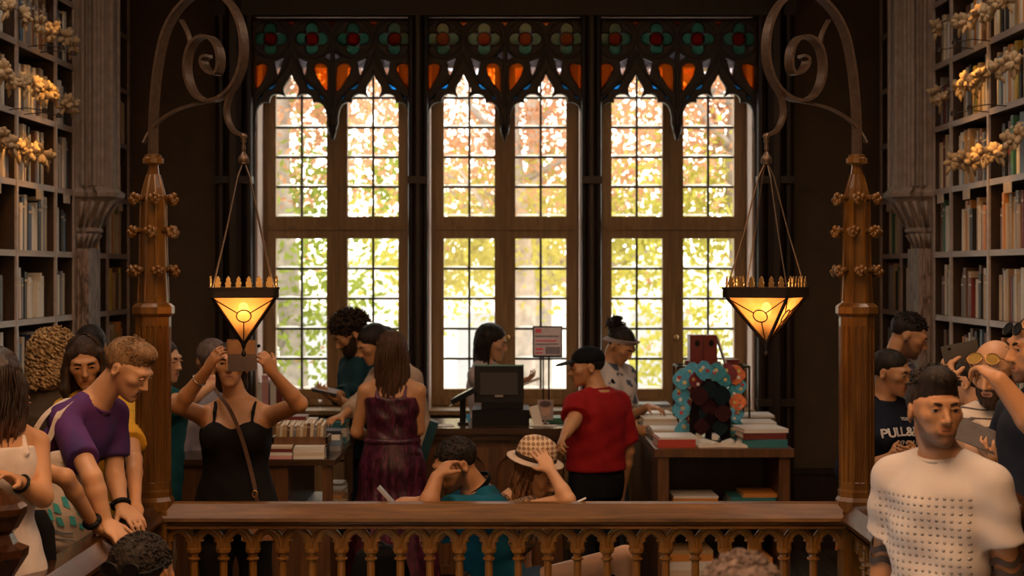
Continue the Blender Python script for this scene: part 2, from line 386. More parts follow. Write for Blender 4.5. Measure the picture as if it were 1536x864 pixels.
for i, c in enumerate(UC):
    w = empty('window_%d' % (i+1), (c, DG, ZS), kind='structure')
    fm = MB()                              # oak casement frame
    y0, y1 = DG-0.045, DG+0.045
    for a, b in ((-112, -91.5), (-15.5, 15.5), (91.5, 112)): fm.bx(c+g(a), c+g(b), y0, y1, ZS, gz(28))
    for a, b in ((583, 612), (325, 358), (90, 102)):
        fm.bx(c+g(-91.5), c+g(-15.5), y0+0.002, y1, gz(b), gz(a)); fm.bx(c+g(15.5), c+g(91.5), y0+0.002, y1, gz(b), gz(a))
    fm.bx(c+g(-110), c+g(110), y0-0.018, y0, gz(345), gz(339)).bx(c+g(-3), c+g(3), y0-0.015, y0, ZS, gz(100)).bx(c+g(-110), c+g(110), y0-0.02, y0, gz(606), gz(596))
    for a in (-106, 106): fm.bx(c+g(a-1.5), c+g(a+1.5), y0-0.01, y0, ZS, gz(100))
    fr = fm.build('frame', WOOD_WIN, w)
    km = MB().lathe([(0.006, 0), (0.006, 0.02), (0.016, 0.026), (0.018, 0.036), (0.01, 0.044)], 10)
    kv = [(v[0], -v[2], v[1]) for v in km.v]
    kb = MB(); kb.add([(a+c+g(4), b+y0-0.012, z+gz(505)) for a, b, z in kv], km.f); kb.build('latch_knob', BRASS, fr, True)
    for x0 in (-91.5, 15.5):
        for (zt, zb) in ((102.5, 325), (358, 583)):
            bm_ = MB().bx(c+g(x0+38-1.6), c+g(x0+38+1.6), DG-0.012, DG+0.012, gz(zb), gz(zt)); bm_.build('glazing_bar', WOOD_TRAC, w)
            for r in range(5):
                zc = zt+(r+0.5)*(zb-zt)/5
                if r: MB().bx(c+g(x0), c+g(x0+76), DG-0.011, DG+0.011, gz(zt+r*(zb-zt)/5+1.7), gz(zt+r*(zb-zt)/5-1.5)).build('glazing_bar', WOOD_TRAC, w)
                for q in range(2):
                    px = x0+19+q*38
                    pn = inst('pane', pane_me, w, (c+g(px), DG, gz(zc)), (rnd.uniform(-.01, .01), 0, rnd.uniform(-.01, .01)), (1.02, 1, (zb-zt)/5/44.6))
                    inst('pane_bevel_glint', lip_me, w, (c+g(px), DG-0.002, gz(zt+(r+1)*(zb-zt)/5-1.3)))
        MB().bx(c+g(x0), c+g(x0+76), DG-0.004, DG+0.004, gz(90), gz(28)).build('upper_frosted_pane', G_FROST, w)
    ts = tm.build('tracery_screen', WOOD_TRAC, w, False, True); ts.location = (0, DW+0.035-DG, -ZS)
    for poly, gm, nm in pieces:
        pv, pf = shape(conv(poly), (), 0.008, 0, y=0.0)
        o = MB().add(pv, pf).build(nm, gm, ts, False, True)
    for q in QX:
        for ang in (0, 90, 180, 270):
            dx, dz = 15.8*math.cos(math.radians(ang)), 15.8*math.sin(math.radians(ang))
            pv, pf = shape([(u*(q+dx+9.2*a), zz(58+dz)+u*9.2*b) for a, b in disc], (), 0.008); MB().add(pv, pf).build('green_glass_lobe', G_GREEN, ts, False, True)
        pv, pf = shape([(u*(q+10*a), zz(58)+u*10*b) for a, b in disc], (), 0.010, y=-0.008); MB().add(pv, pf).build('red_glass_roundel', G_RED, ts, False, True)
        MB().tube([(u*(q+10.5*a), -0.012, zz(58)+u*10.5*b) for a, b in disc+disc[:1]], 0.005, 5).build('lead_ring', WOOD_TRAC, ts, False, True)

# ------------------------------------------------------------------ outside: trees and a pale house front across the street
LEAFC = {}
def leafmat(name, c):
    m = bpy.data.materials.new(name); m.use_nodes = True; nt = m.node_tree; nt.nodes.clear()
    out = N(nt, 'ShaderNodeOutputMaterial'); d = N(nt, 'ShaderNodeBsdfDiffuse'); t = N(nt, 'ShaderNodeBsdfTranslucent'); mx = N(nt, 'ShaderNodeMixShader')
    cr = ramp(nt, noise(nt, coords(nt), 1.3, 3), [(0.35, tuple(x*0.7 for x in c)), (0.65, c)])
    nt.links.new(cr, d.inputs[0]); nt.links.new(cr, t.inputs[0]); mx.inputs[0].default_value = 0.5
    nt.links.new(d.outputs[0], mx.inputs[1]); nt.links.new(t.outputs[0], mx.inputs[2]); nt.links.new(mx.outputs[0], out.inputs[0]); return m
L_OR = leafmat('autumn_orange_leaf', (0.62, 0.34, 0.20)); L_YE = leafmat('yellow_green_leaf', (0.46, 0.43, 0.09)); L_GR = leafmat('green_leaf', (0.30, 0.36, 0.07))
BARK = flat('bark', (0.30, 0.25, 0.21), 0.9, 0, 0.3, 8, 0.4)
def tree(label, x, y, zlo, zhi, rx, ry, nleaf, mats, weights, seed, ground=-4.5, ls=1.0):
    r = random.Random(seed); t = empty('tree', (x, y, ground), label, 'tree', 'trees outside the window')
    tr = MB(); tr.tube([(x, y, ground), (x+.1, y, zlo), (x-.05, y, (zlo+zhi)/2), (x+.05, y, zhi-0.3)], [0.22, 0.15, 0.09, 0.03], 8)
    for k in range(9):
        a = r.uniform(0, 6.28); z = r.uniform(zlo-0.6, zhi-0.6); l = r.uniform(0.5, 1)
        tr.tube([(x, y, z), (x+rx*l*0.5*math.cos(a), y+ry*0.5*l*math.sin(a), z+0.3), (x+rx*l*math.cos(a), y+ry*l*math.sin(a), z+0.8)], [0.06, 0.04, 0.015], 6)
    tr.build('trunk', BARK, t, True)
    m = MB(); cl = [(r.gauss(0, .5), r.gauss(0, .5), r.random()) for _ in range(60)]
    for _ in range(nleaf):
        ca = r.choice(cl); q = Vector((x+rx*(ca[0]+r.gauss(0, .16)), y+ry*(ca[1]+r.gauss(0, .2)), zlo+(zhi-zlo)*(ca[2]+r.gauss(0, .07))))
        a = Vector((r.gauss(0, 1), r.gauss(0, 1), r.gauss(0, 1))).normalized(); b = a.orthogonal().normalized(); s = r.uniform(.03, .062)*ls
        mi = 0 if r.random() < weights(q.z) else 1
        m.add([q-a*s, q+b*s*.55+a.cross(b)*s*.1, q+a*s, q-b*s*.55], [(0, 1, 2, 3)], mi)
    f = m.build('foliage', mats, t); f['kind'] = 'stuff'
    return t
wz = lambda z: max(0.02, min(0.97, (z-2.4)/1.3))
tree('green and orange leaved tree seen through the left window', -2.3, 18.0, 0.6, 5.4, 1.35, 0.7, 10000, [L_OR, L_GR], wz, 1)
tree('yellow and orange leaved tree seen through the middle window', 0.1, 21.7, 1.7, 5.8, 1.8, 0.6, 10000, [L_OR, L_YE], wz, 2)
tree('yellow-green tree with orange top seen through the right window', 2.4, 18.0, 0.9, 5.4, 1.4, 0.7, 10000, [L_OR, L_YE], wz, 3)
tree('pale autumn tree standing farthest off behind the other trees', 0.4, 25.6, 1.9, 7.0, 4.2, 0.7, 11000, [L_OR, L_YE], wz, 4, -4.5, 1.7)
m = MB().bx(-14, 14, 30, 30.4, -4.5, 2.2)
hs = empty('house', (0, 30, -4.5), 'pale house front across the street beyond the trees', 'building')
m.build('wall', flat('pale_render', (0.85, 0.83, 0.80), 0.9), hs)
for k in range(9): MB().bx(-12.4+k*3-.5, -12.4+k*3+.5, 29.93, 30.0, -0.6, 1.2).build('window', flat('house_window', (0.35, 0.36, 0.38), 0.3), hs)
struct(MB().bx(-40, 40, 12.6, 60, -4.7, -4.5).build('street', flat('paving', (0.55, 0.53, 0.5), 0.9)))
# ------------------------------------------------------------------ balustrades
PITCH = 0.1243
def arch_piece():
    hw = PITCH/2
    inn = [(0.037, 0.735), (0.039, 0.752), (0.038, 0.766), (0.029, 0.771), (0.032, 0.777), (0.025, 0.789), (0.013, 0.799), (0.0, 0.806)]
    out = [(0.0, 0.829), (0.018, 0.825), (0.034, 0.816), (0.047, 0.803), (0.056, 0.790), (hw, 0.778), (hw, 0.735)]
    poly = [(a, b) for a, b in inn] ; poly = poly[::-1]
    o = [(a, b) for a, b in out]
    full = [(-a, b) for a, b in reversed(o)][:-1] + o + inn + [(-a, b) for a, b in reversed(inn)][1:]
    v, f = shape(full, (), 0.034, 0.006); m = MB().add(v, f)
    for sg in (1, -1):                     # raised rib following the arch
        m.tube([(sg*a, -0.018, b) for a, b in ((0.057, 0.738), (0.055, 0.762), (0.048, 0.786), (0.034, 0.804), (0.018, 0.815), (0, 0.82))], 0.0055, 5)
    return m.mesh('arch', WOOD_BAL_LIT, (0, 0, 0), False)
ARCH = arch_piece()
BAL = MB().lathe([(0.027, 0.10), (0.027, 0.13), (0.021, 0.145), (0.0175, 0.16), (0.0175, 0.685), (0.027, 0.69), (0.027, 0.697), (0.019, 0.70), (0.020, 0.712), (0.031, 0.722), (0.031, 0.737), (0.022, 0.74)], 8, rot=math.pi/8).mesh('baluster', WOOD_BAL_LIT, (0, 0, 0), False)
RAILP = [(0.075, 0.89), (0.07, 0.915), (0.05, 0.932), (0.02, 0.936), (-0.03, 0.932), (-0.078, 0.876), (-0.080, 0.862), (-0.052, 0.855), (-0.050, 0.843), (-0.064, 0.838), (-0.064, 0.830), (-0.035, 0.826), (0.035, 0.826), (0.06, 0.84), (0.06, 0.86)]
def balustrade(name, a, b, n, label, mat):
    """from a to b (xy); outer (viewer / stair) side is to the right hand of a->b turned -90 deg"""
    a, b = Vector((*a, 0)), Vector((*b, 0)); t = (b-a); L = t.length; t.normalize(); nv = Vector((t.y, -t.x, 0))
    rz = math.atan2(t.y, t.x)
    root = empty(name, a, label, 'balustrade'); root.rotation_euler = (0, 0, rz)
    MB().loft([[(x, -p[0] if False else p[0], p[1]) for p in RAILP] for x in (0.0, L)]).build('handrail', mat, root, False, True)
    MB().bx(0, L, -0.03, 0.03, 0.06, 0.105).bx(0, L, -0.045, 0.045, 0.0, 0.06).build('bottom_rail', WOOD_RAIL, root, False, True)
    p = L/n
    for k in range(n):
        o = bpy.data.objects.new('arch', ARCH); col.objects.link(o); o.parent = root; o.location = ((k+0.5)*p, 0, 0); o.scale = (p/PITCH, 1, 1)
        if k:
            o = bpy.data.objects.new('baluster', BAL); col.objects.link(o); o.parent = root; o.location = (k*p, 0, 0)
    return root
XL, XR = X(247, DR)+0.0, X(1264, DR)
balustrade('balustrade', (XL, DR), (XR, DR), 23, 'carved oak balustrade with pointed arches running straight across below the window', WOOD_RAIL)
balustrade('balustrade', (-1.50, 5.42), (-1.50, DR-0.1), 15, 'left side balustrade with glossy dark handrail under the resting hands', WOOD_RAILY)
balustrade('balustrade', (1.52, DR-0.1), (1.52, 5.42), 15, 'right side balustrade running behind the man in the dotted white t-shirt', WOOD_RAILY)
for sx, lab in ((-1.545, 'turned dark newel post at the left edge beside the girl in white'), (1.56, 'turned dark newel post at the right edge behind the white t-shirt man')):
    r = empty('newel_post', (sx, 5.33, 0), lab, 'post')
    MB().lathe([(0.075, 0), (0.075, 0.75), (0.06, 0.80), (0.055, 0.93), (0.06, 0.98)], 8, rot=math.pi/8).build('shaft', WOOD_RAILY, r, False, True)
    MB().lathe([(0.06, 0.98), (0.105, 1.05), (0.108, 1.075), (0.075, 1.09), (0.06, 1.12)], 8, rot=math.pi/8).build('collar', WOOD_RAILY, r, False, True)
    MB().lathe([(0.06, 1.12), (0.075, 1.135), (0.10, 1.18), (0.102, 1.20), (0.09, 1.215), (0.02, 1.262), (0.004, 1.268)], 8, rot=math.pi/8).build('cap', WOOD_RAILY, r, False, True)

# ------------------------------------------------------------------ lamp posts with wrought-iron scroll arms
AMBER = bpy.data.materials.new('amber_lamp_glass'); AMBER.use_nodes = True
nt = AMBER.node_tree; nt.nodes.clear()
o_ = N(nt, 'ShaderNodeOutputMaterial'); tr_ = N(nt, 'ShaderNodeBsdfTranslucent'); tp_ = N(nt, 'ShaderNodeBsdfTransparent'); gl_ = N(nt, 'ShaderNodeBsdfGlossy'); mx1 = N(nt, 'ShaderNodeMixShader'); mx2 = N(nt, 'ShaderNodeMixShader')
nt.links.new(ramp(nt, noise(nt, coords(nt), 22, 3), [(0.3, (0.85, 0.48, 0.20)), (0.7, (0.92, 0.60, 0.30))]), tr_.inputs[0])
tp_.inputs[0].default_value = (1.0, 0.72, 0.42, 1); gl_.inputs['Roughness'].default_value = 0.2
mx1.inputs[0].default_value = 0.32; mx2.inputs[0].default_value = 0.05
nt.links.new(tr_.outputs[0], mx1.inputs[1]); nt.links.new(tp_.outputs[0], mx1.inputs[2]); nt.links.new(mx1.outputs[0], mx2.inputs[1]); nt.links.new(gl_.outputs[0], mx2.inputs[2]); nt.links.new(mx2.outputs[0], o_.inputs[0])
BULB = emit('lit_bulb', (1.0, 0.75, 0.42), 22)
def lancet(w, h, n=6):
    pts = [(-w, 0), (w, 0), (w, h-1.5*w)]
    for k in range(1, n+1):
        t = math.pi/3*k/n; pts.append((-w+2*w*math.cos(t), h-1.5*w+2*w*math.sin(t)*0.87))
    left = [(-a, b) for a, b in reversed(pts[2:-1])]
    return pts+left
def crocket():
    m = MB()
    m.tube([(0, 0, 0), (0.03, 0, 0.004), (0.052, 0, -0.004)], [0.016, 0.013, 0.012], 6)
    for dy, dz, r in ((-0.017, 0.004, 0.015), (0.017, 0.004, 0.015), (0, -0.014, 0.016), (0, 0.014, 0.012), (-0.012, -0.010, 0.012), (0.012, -0.010, 0.012)):
        m.ball((0.056+abs(dy)*-0.5, dy, dz), r, 7, 5)
    m.ball((0.068, 0, -0.004), 0.011, 7, 5)
    return m.mesh('crocket', WOOD_POST, (0, 0, 0), True)
CROCK = crocket()
def lamp_post(px, side, phi, lamp_px, tilt, side_word, lamp_word):
    x = X(px, DR); S = FPX/DR; z = lambda py: CAMZ-(py-YH)/S
    r = empty('lamp_post', (x, DR, 0), 'oak lamp post with crockets and iron scroll arm, %s' % side_word, 'lamp post')
    a8 = math.pi/8; k8 = 1/math.cos(a8)
    MB().bx(x-0.07, x+0.07, DR-0.07, DR+0.07, 0, z(764)).lathe([(0.085*k8, z(764)), (0.085*k8, z(750)), (0.075*k8, z(744)), (0.075*k8, z(736)), (0.068*k8, z(728))], 8, (x, DR, 0), 0, a8).build('base', WOOD_POST, r)
    sh = MB().lathe([(0.066*k8, z(730)), (0.066*k8, z(474))], 8, (x, DR, 0), 0, a8).build('shaft', WOOD_POST, r)
    m = MB()                                # blind tracery on the faces: paired lancets and corner beads
    for f in range(8):
        ang = f*math.pi/4; M = Matrix.Rotation(ang, 3, 'Z')
        v, fc = shape([(-0.0265, z(732)), (0.0265, z(732)), (0.0265, z(476)), (-0.0265, z(476))], [[(cx+a, z(722)+b) for a, b in lancet(0.0095, z(488)-z(722))] for cx in (-0.0118, 0.0118)], 0.012, 0.002)
        m.add([M @ Vector((p[0], p[1]-0.066, p[2])) + Vector((x, DR, 0)) for p in v], fc)
    m.build('blind_tracery', WOOD_POST, r)
    MB().lathe([(0.066*k8, z(480)), (0.072*k8, z(475)), (0.085*k8, z(470)), (0.085*k8, z(460)), (0.07*k8, z(455)), (0.05*k8, z(452))], 8, (x, DR, 0), 0, a8).build('cap', WOOD_POST, r)
    m = MB().lathe([(0.062*k8, z(456)), (0.056*k8, z(410)), (0.050*k8, z(300)), (0.040*k8, z(282)), (0.024*k8, z(262)), (0.020*k8, z(248)), (0.026*k8, z(246))], 8, (x, DR, 0), 0, a8)
    for f in range(8):
        c, s = math.cos(f*math.pi/4+a8), math.sin(f*math.pi/4+a8)
        m.tube([(x+c*R_, DR+s*R_, z(q)) for R_, q in ((0.064, 452), (0.059, 410), (0.053, 300), (0.040, 280), (0.025, 262))], 0.006, 5)
    m.build('upper_shaft', WOOD_POST, r)
    MB().lathe([(0.026, z(247)), (0.046, z(245)), (0.046, z(238)), (0.036, z(236)), (0.036, z(233)), (0.02, z(231))], 12, (x, DR, 0)).build('finial_ring', WOOD_POST, r, False)
    for py in (298, 347, 406):
        for f in range(6): inst('crocket', CROCK, r, (x+0.042*math.cos(f*math.pi/3+0.2*side+py), DR+0.042*math.sin(f*math.pi/3+0.2*side+py), z(py)), (0, 0, f*math.pi/3+0.2*side+py))
    # scroll arm in a plane turned towards the stairwell
    yaw = math.radians(26); ta = math.tan(yaw)
    def A(p):
        ppx = px + (p[0]-230)*side; d = DR
        for _ in range(6): xx = X(ppx, d); d = DR - abs(xx-x)*ta
        return Vector((X(ppx, d), d, CAMZ-(p[1]-YH)*d/FPX))
    nrm = Vector((math.sin(yaw)*side, math.cos(yaw), 0))
    main = [(230, 236), (230, 190), (232, 150), (238, 95), (249, 48), (268, 14), (294, -8), (322, -10), (346, 6), (361, 36), (366, 72), (362, 104), (350, 130), (332, 146), (312, 151), (295, 143), (284, 122), (281, 95), (287, 70), (301, 56), (317, 57), (328, 72), (331, 95), (326, 110), (315, 108), (307, 98), (306, 88), (313, 84)]
    arm = MB().ribbon(catmull([A(p) for p in main], 5), nrm, 0.028, 0.0065)
    arm.ribbon(catmull([A(p) for p in [(352, 128), (344, 146), (340, 165), (343, 183), (352, 197), (365, 203)]], 5), nrm, 0.017, 0.006)
    arm.ribbon(catmull([A(p) for p in [(216, 214), (226, 196), (244, 178), (268, 164), (295, 156), (322, 151)]], 5), nrm, 0.010, 0.005)
    arm.ribbon(catmull([A(p) for p in [(272, 30), (280, 45), (285, 62), (285, 78)]], 5), nrm, 0.014, 0.004)
    arm.build('scroll_arm', IRON, r)
    h = A((365.5, 204))
    MB().lathe([(0.006, 0.012), (0.014, 0.006), (0.016, -0.004), (0.008, -0.014), (0.012, -0.022), (0.007, -0.03), (0.010, -0.05), (0.006, -0.075)], 10, h).build('hook_knob', IRON, r, True)
    # the lantern hangs from the hook: a thing of its own
    d = h.y; Sd = FPX/d; zc = lambda py: CAMZ-(py-YH)/Sd
    L = empty('pendant_lantern', (h.x, h.y, zc(545)), 'lit amber glass pyramid lantern hanging %s' % lamp_word, 'lamp')
    M = Matrix.Rotation(phi, 3, 'Z'); hw = 0.128
    cz = h
    def C(a, b, zz_): q = M @ Vector((a, b, 0)); return Vector((h.x+q.x, h.y+q.y, zz_))
    zr1, zr0, za = zc(432), zc(446), zc(517)
    m = MB()
    for a, b in ((1, 0), (-1, 0), (0, 1), (0, -1)):
        ce = C(a*(hw+0.004), b*(hw+0.004), (zr0+zr1)/2); m.box(ce, (0.02 if a else 2*hw+0.028, 0.02 if b else 2*hw+0.028, zr1-zr0), 0, 0, M)
        ce = C(a*(hw+0.010), b*(hw+0.010), zr1); m.box(ce, (0.014 if a else 2*hw+0.034, 0.014 if b else 2*hw+0.034, 0.008), 0, 0, M)
    m.build('rim', IRON_DK, L)
    apex = Vector((h.x, h.y, za)); cor = [C(sx*hw, sy*hw, zr0) for sx, sy in ((-1, -1), (1, -1), (1, 1), (-1, 1))]
    m = MB()
    for c in cor: m.tube([c, apex], 0.0075, 6)
    m.build('corner_bars', IRON_DK, L)
    for k in range(4):
        a, b = cor[k], cor[(k+1) % 4]; cen = (a+b+apex)/3; nn = (b-a).cross(apex-a).normalized()
        if (cen-Vector((h.x, h.y, cen.z))).dot(nn) < 0: nn = -nn
        i0, i1, i2 = (p+(cen-p)*0.05-nn*0.004 for p in (a, b, apex))
        g_ = MB().loft([[i0, i1, i2], [i0-nn*0.003, i1-nn*0.003, i2-nn*0.003]]).build('amber_pane', AMBER, L)
        top = (a+b)/2; rc = top+(apex-top)*0.38; t1 = (b-a).normalized(); t2 = (apex-top).normalized(); rr = 0.030
        q = MB().tube([rc+nn*0.003+(t1*math.cos(t)+t2*math.sin(t))*rr for t in [2*math.pi*i/20 for i in range(21)]], 0.0028, 5)
        q.tube([rc+nn*0.003+t2*rr, apex+nn*0.003], 0.0026, 5)
        for e, sg in ((a, -1), (b, 1)): q.tube([rc+nn*0.003+(t1*sg*0.85-t2*0.5)*rr, e+nn*0.003], 0.0026, 5)
        q.build('pane_ironwork', IRON_DK, g_)
    for k in range(4):                       # crenellated gallery of little leaf crests
        a, b = cor[k], cor[(k+1) % 4]; nn = (a+b)/2-Vector((h.x, h.y, a.z)); nn.normalize(); ry = math.atan2((b-a).y, (b-a).x)
        v, f = shape([(-0.011, 0), (0.011, 0), (0.009, 0.010), (0.012, 0.018), (0.006, 0.026), (0.008, 0.034), (0, 0.046), (-0.008, 0.034), (-0.006, 0.026), (-0.012, 0.018), (-0.009, 0.010)], (), 0.005, 0.0012)
        R = Matrix.Rotation(ry, 3, 'Z'); m = MB()
        for i in range(6):
            p = a+(b-a)*((i+0.5)/6)+nn*0.008; m.add([R @ Vector(q)+Vector((p.x, p.y, zr1+0.002)) for q in v], f)
        m.build('crest', BRASS, L)
    hub = Vector((h.x, h.y, h.z-0.09))
    MB().lathe([(0.005, 0.03), (0.012, 0.015), (0.022, 0.0), (0.024, -0.02), (0.018, -0.026)], 10, hub).build('hanger_hub', IRON, L, True)
    for k in range(4):
        c = Vector((cor[k].x, cor[k].y, zr1)); s0 = hub+(c-hub)*0.02; s0.z = hub.z-0.018
        bulge = s0+(c-s0)*0.12+Vector(((c-s0).x, (c-s0).y, 0))*0.06
        MB().tube([s0, bulge, s0+(c-s0)*0.55, c], 0.0032, 6).build('hanger_rod', IRON, L)
    MB().lathe([(0.004, 0.02), (0.012, 0.006), (0.008, -0.012), (0.004, -0.02), (0.009, -0.032), (0.011, -0.04), (0.004, -0.05)], 8, apex).build('drop_finial', IRON_DK, L, True)
    bz = zc(463)
    MB().ball((h.x, h.y, bz), 0.021, 12, 8, sc=(1, 1, 1.25)).build('bulb', BULB, L, True)
    MB().lathe([(0.012, bz-0.07), (0.012, bz-0.026), (0.016, bz-0.022)], 8, (h.x, h.y, 0)).build('bulb_socket', BRASS, L)
    l = bpy.data.lights.new('lantern_light', 'POINT'); l.energy = 3.0; l.color = (1.0, 0.62, 0.30); l.shadow_soft_size = 0.026
    lo = bpy.data.objects.new('lantern_light', l); col.objects.link(lo); lo.parent = L; lo.location = Vector((h.x, h.y, bz+0.045))-wloc(L)
lamp_post(230, 1, math.radians(9), 367, 0, 'beside the boy in purple', 'over the woman in black who takes a photo')
lamp_post(1285, -1, math.radians(-26), 1151, 0, 'beside the girl in navy', 'over the card rack, on the right')

# ------------------------------------------------------------------ bookcases along both side walls
LEV = [0.16+0.375*k for k in range(10)]
BAYS = [(7.6, 8.42), (8.42, 9.25), (9.25, 10.04), (10.04, 10.46)]
FARB = [(10.84, 11.33), (11.33, 11.95)]
LABELCARD = flat('cream_card', (0.55, 0.46, 0.36), 0.7)
def bookcase(sg, word):
    fx, bxk = sg*RX, sg*2.9
    r = empty('bookcase', (sg*2.75, 10.0, 0), 'tall painted bookcase with grid shelving lining the %s wall' % word, 'bookcase')
    MB().bx(sg*2.885, sg*2.915, 7.55, 11.99, 0.02, 4.6).build('back_panel', SHELFBACK, r)
    ys = sorted({y for b in BAYS+FARB for y in b})
    for y in ys:
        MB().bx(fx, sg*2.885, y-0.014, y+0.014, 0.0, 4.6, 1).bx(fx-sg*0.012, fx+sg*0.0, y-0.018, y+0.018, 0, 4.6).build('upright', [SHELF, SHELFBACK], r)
    for z in LEV+[3.91, 4.285]:
        for (a, b) in BAYS+FARB:
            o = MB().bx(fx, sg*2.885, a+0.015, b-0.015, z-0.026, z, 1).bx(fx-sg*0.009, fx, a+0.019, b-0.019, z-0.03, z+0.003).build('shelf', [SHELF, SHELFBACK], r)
            if abs(z-2.41) < 0.01:
                y = a+(b-a)*0.55; MB().bx(fx-sg*0.014, fx-sg*0.0095, y-0.07, y+0.07, z-0.085, z-0.031).build('label_card', LABELCARD, o)
    # clustered pilaster on its carved corbel, with a fluted board below
    p = empty('pilaster', (sg*2.5, 10.65, 0), 'carved stone pilaster on a tapering corbel between the shelves of the %s bookcase' % word, 'pilaster')
    plan = [(2.62, 10.47), (2.545, 10.47), (2.535, 10.515), (2.485, 10.515), (2.475, 10.465), (2.425, 10.495), (2.385, 10.55), (2.385, 10.72), (2.42, 10.83), (2.62, 10.83)]
    def ring(z, k=1.0, dx=0.0): return [(sg*(2.62-(2.62-a)*k), 10.65+(b-10.65)*(0.35+0.65*k), z) for a, b in plan]
    MB().loft([ring(2.44), ring(4.6)]).build('shaft', STONE, p)
    m = MB()
    for px_, py_ in ((2.545, 10.468), (2.51, 10.512), (2.470, 10.465), (2.43, 10.492), (2.388, 10.545), (2.383, 10.70)):
        m.lathe([(0.015, 2.44), (0.015, 4.6)], 8, (sg*px_, py_, 0))
    m.build('roll_mouldings', STONE, p)
    MB().loft([ring(2.36, 1.02), ring(2.375, 1.16), ring(2.40, 1.18), ring(2.42, 1.05), ring(2.44, 1.04)]).build('abacus', STONE, p)
    MB().loft([ring(2.05, 0.34), ring(2.10, 0.40), ring(2.155, 0.56), ring(2.165, 0.62), ring(2.18, 0.62), ring(2.19, 0.58), ring(2.26, 0.70), ring(2.32, 0.86), ring(2.36, 1.02)]).build('corbel', STONE, p)
    m = MB()
    for k in range(7):                        # carved leaf flutes on the corbel
        for (z0, z1, k0, k1) in ((2.19, 2.345, 0.60, 0.97), (2.065, 2.15, 0.38, 0.56)):
            i = 1+k
            q0, q1 = ring(z0, k0)[i], ring(z1, k1)[i]
            m.tube([q0, (Vector(q0)+Vector(q1))/2, q1], [0.006, 0.010, 0.015], 6)
    m.build('carved_leaves', STONE, p, True)
    m = MB().bx(sg*2.60, sg*2.515, 10.50, 10.80, 0.0, 2.06)
    for k in range(2): m.lathe([(0.012, 0.02), (0.012, 2.05)], 6, (sg*(2.575-k*0.03), 10.50, 0))
    m.build('fluted_board', STONE2, p)
STONE2 = bpy.data.materials.new('marbled_wood'); STONE2.use_nodes = True
nt = STONE2.node_tree; b_ = nt.nodes['Principled BSDF']
nt.links.new(ramp(nt, noise(nt, coords(nt, (1, 1, 0.25)), 24, 5, 0.6, 2.0), [(0.38, (0.07, 0.04, 0.025)), (0.5, (0.27, 0.19, 0.15)), (0.65, (0.35, 0.26, 0.21))]), b_.inputs['Base Color'])
b_.inputs['Roughness'].default_value = 0.55
bookcase(-1, 'left'); bookcase(1, 'right')

# books: one unit mesh (boards, spine, page block), cover colour per object
COVERS = [('black', (0.015, 0.014, 0.014)), ('cream', (0.62, 0.52, 0.38)), ('white', (0.72, 0.68, 0.62)), ('grey', (0.22, 0.22, 0.23)), ('dark blue', (0.03, 0.06, 0.14)), ('slate blue', (0.12, 0.19, 0.27)), ('maroon', (0.16, 0.025, 0.02)), ('orange', (0.62, 0.25, 0.05)), ('tan', (0.42, 0.28, 0.14)), ('brown', (0.13, 0.06, 0.03)), ('teal', (0.03, 0.18, 0.20)), ('red', (0.45, 0.05, 0.03)), ('green', (0.04, 0.16, 0.09)), ('purple', (0.14, 0.05, 0.16)), ('yellow', (0.65, 0.46, 0.08)), ('pink', (0.65, 0.32, 0.32))]
CMAT = {n: flat('cover_'+n.replace(' ', '_'), c, 0.5, 0, 0.12, 14, 0.06) for n, c in COVERS}
PAGES = flat('page_block', (0.66, 0.57, 0.44), 0.85, 0, 0.08, 80, 0.1)
m = MB()                                      # x: thickness, y: depth (spine at -y), z: height
m.bx(-0.5, -0.42, -0.5, 0.5, 0, 1, 0).bx(0.42, 0.5, -0.5, 0.5, 0, 1, 0).bx(-0.42, 0.42, -0.5, -0.46, 0, 1, 0).bx(-0.42, 0.42, -0.46, 0.47, 0.02, 0.975, 1)
m.bx(-0.5, 0.5, -0.508, -0.5, 0.80, 0.84, 1)
BOOK = m.mesh('book', [CMAT['black'], PAGES], (0, 0, 0), False)
def book(loc, rot, size, cname, label, group=None, cat='book', name='book'):
    o = bpy.data.objects.new(name, BOOK); col.objects.link(o); o.location = loc; o.rotation_euler = rot; o.scale = size
    o.material_slots[0].link = 'OBJECT'; o.material_slots[0].material = CMAT[cname]
    return tag(o, label, cat, group)
def wpick(r, d):
    ks = list(d); return r.choices(ks, [d[k] for k in ks])[0]
PAL_L = {'black': 3, 'grey': 3, 'white': 6, 'cream': 5, 'slate blue': 2, 'dark blue': 2, 'brown': 2, 'tan': 2, 'orange': 1, 'maroon': 1}
PAL_R = {'cream': 5, 'white': 4, 'tan': 3, 'black': 2, 'maroon': 1.5, 'orange': 1.2, 'yellow': .7, 'grey': 2, 'green': .5, 'brown': 2, 'slate blue': 1}
PAL_F = {'orange': 3, 'tan': 3, 'yellow': 2, 'purple': 1, 'cream': 3, 'brown': 2, 'white': 1}
ORD = {2: 'sixth', 3: 'fifth', 4: 'fourth', 5: 'fourth', 6: 'third', 7: 'second', 8: 'top'}
stuff = MB(); nbook = 0; PEND = []
rowname = {8: 'top row', 7: 'second row', 6: 'third row', 5: 'row beside the corbel', 4: 'row below the corbel', 3: '', 2: ''}
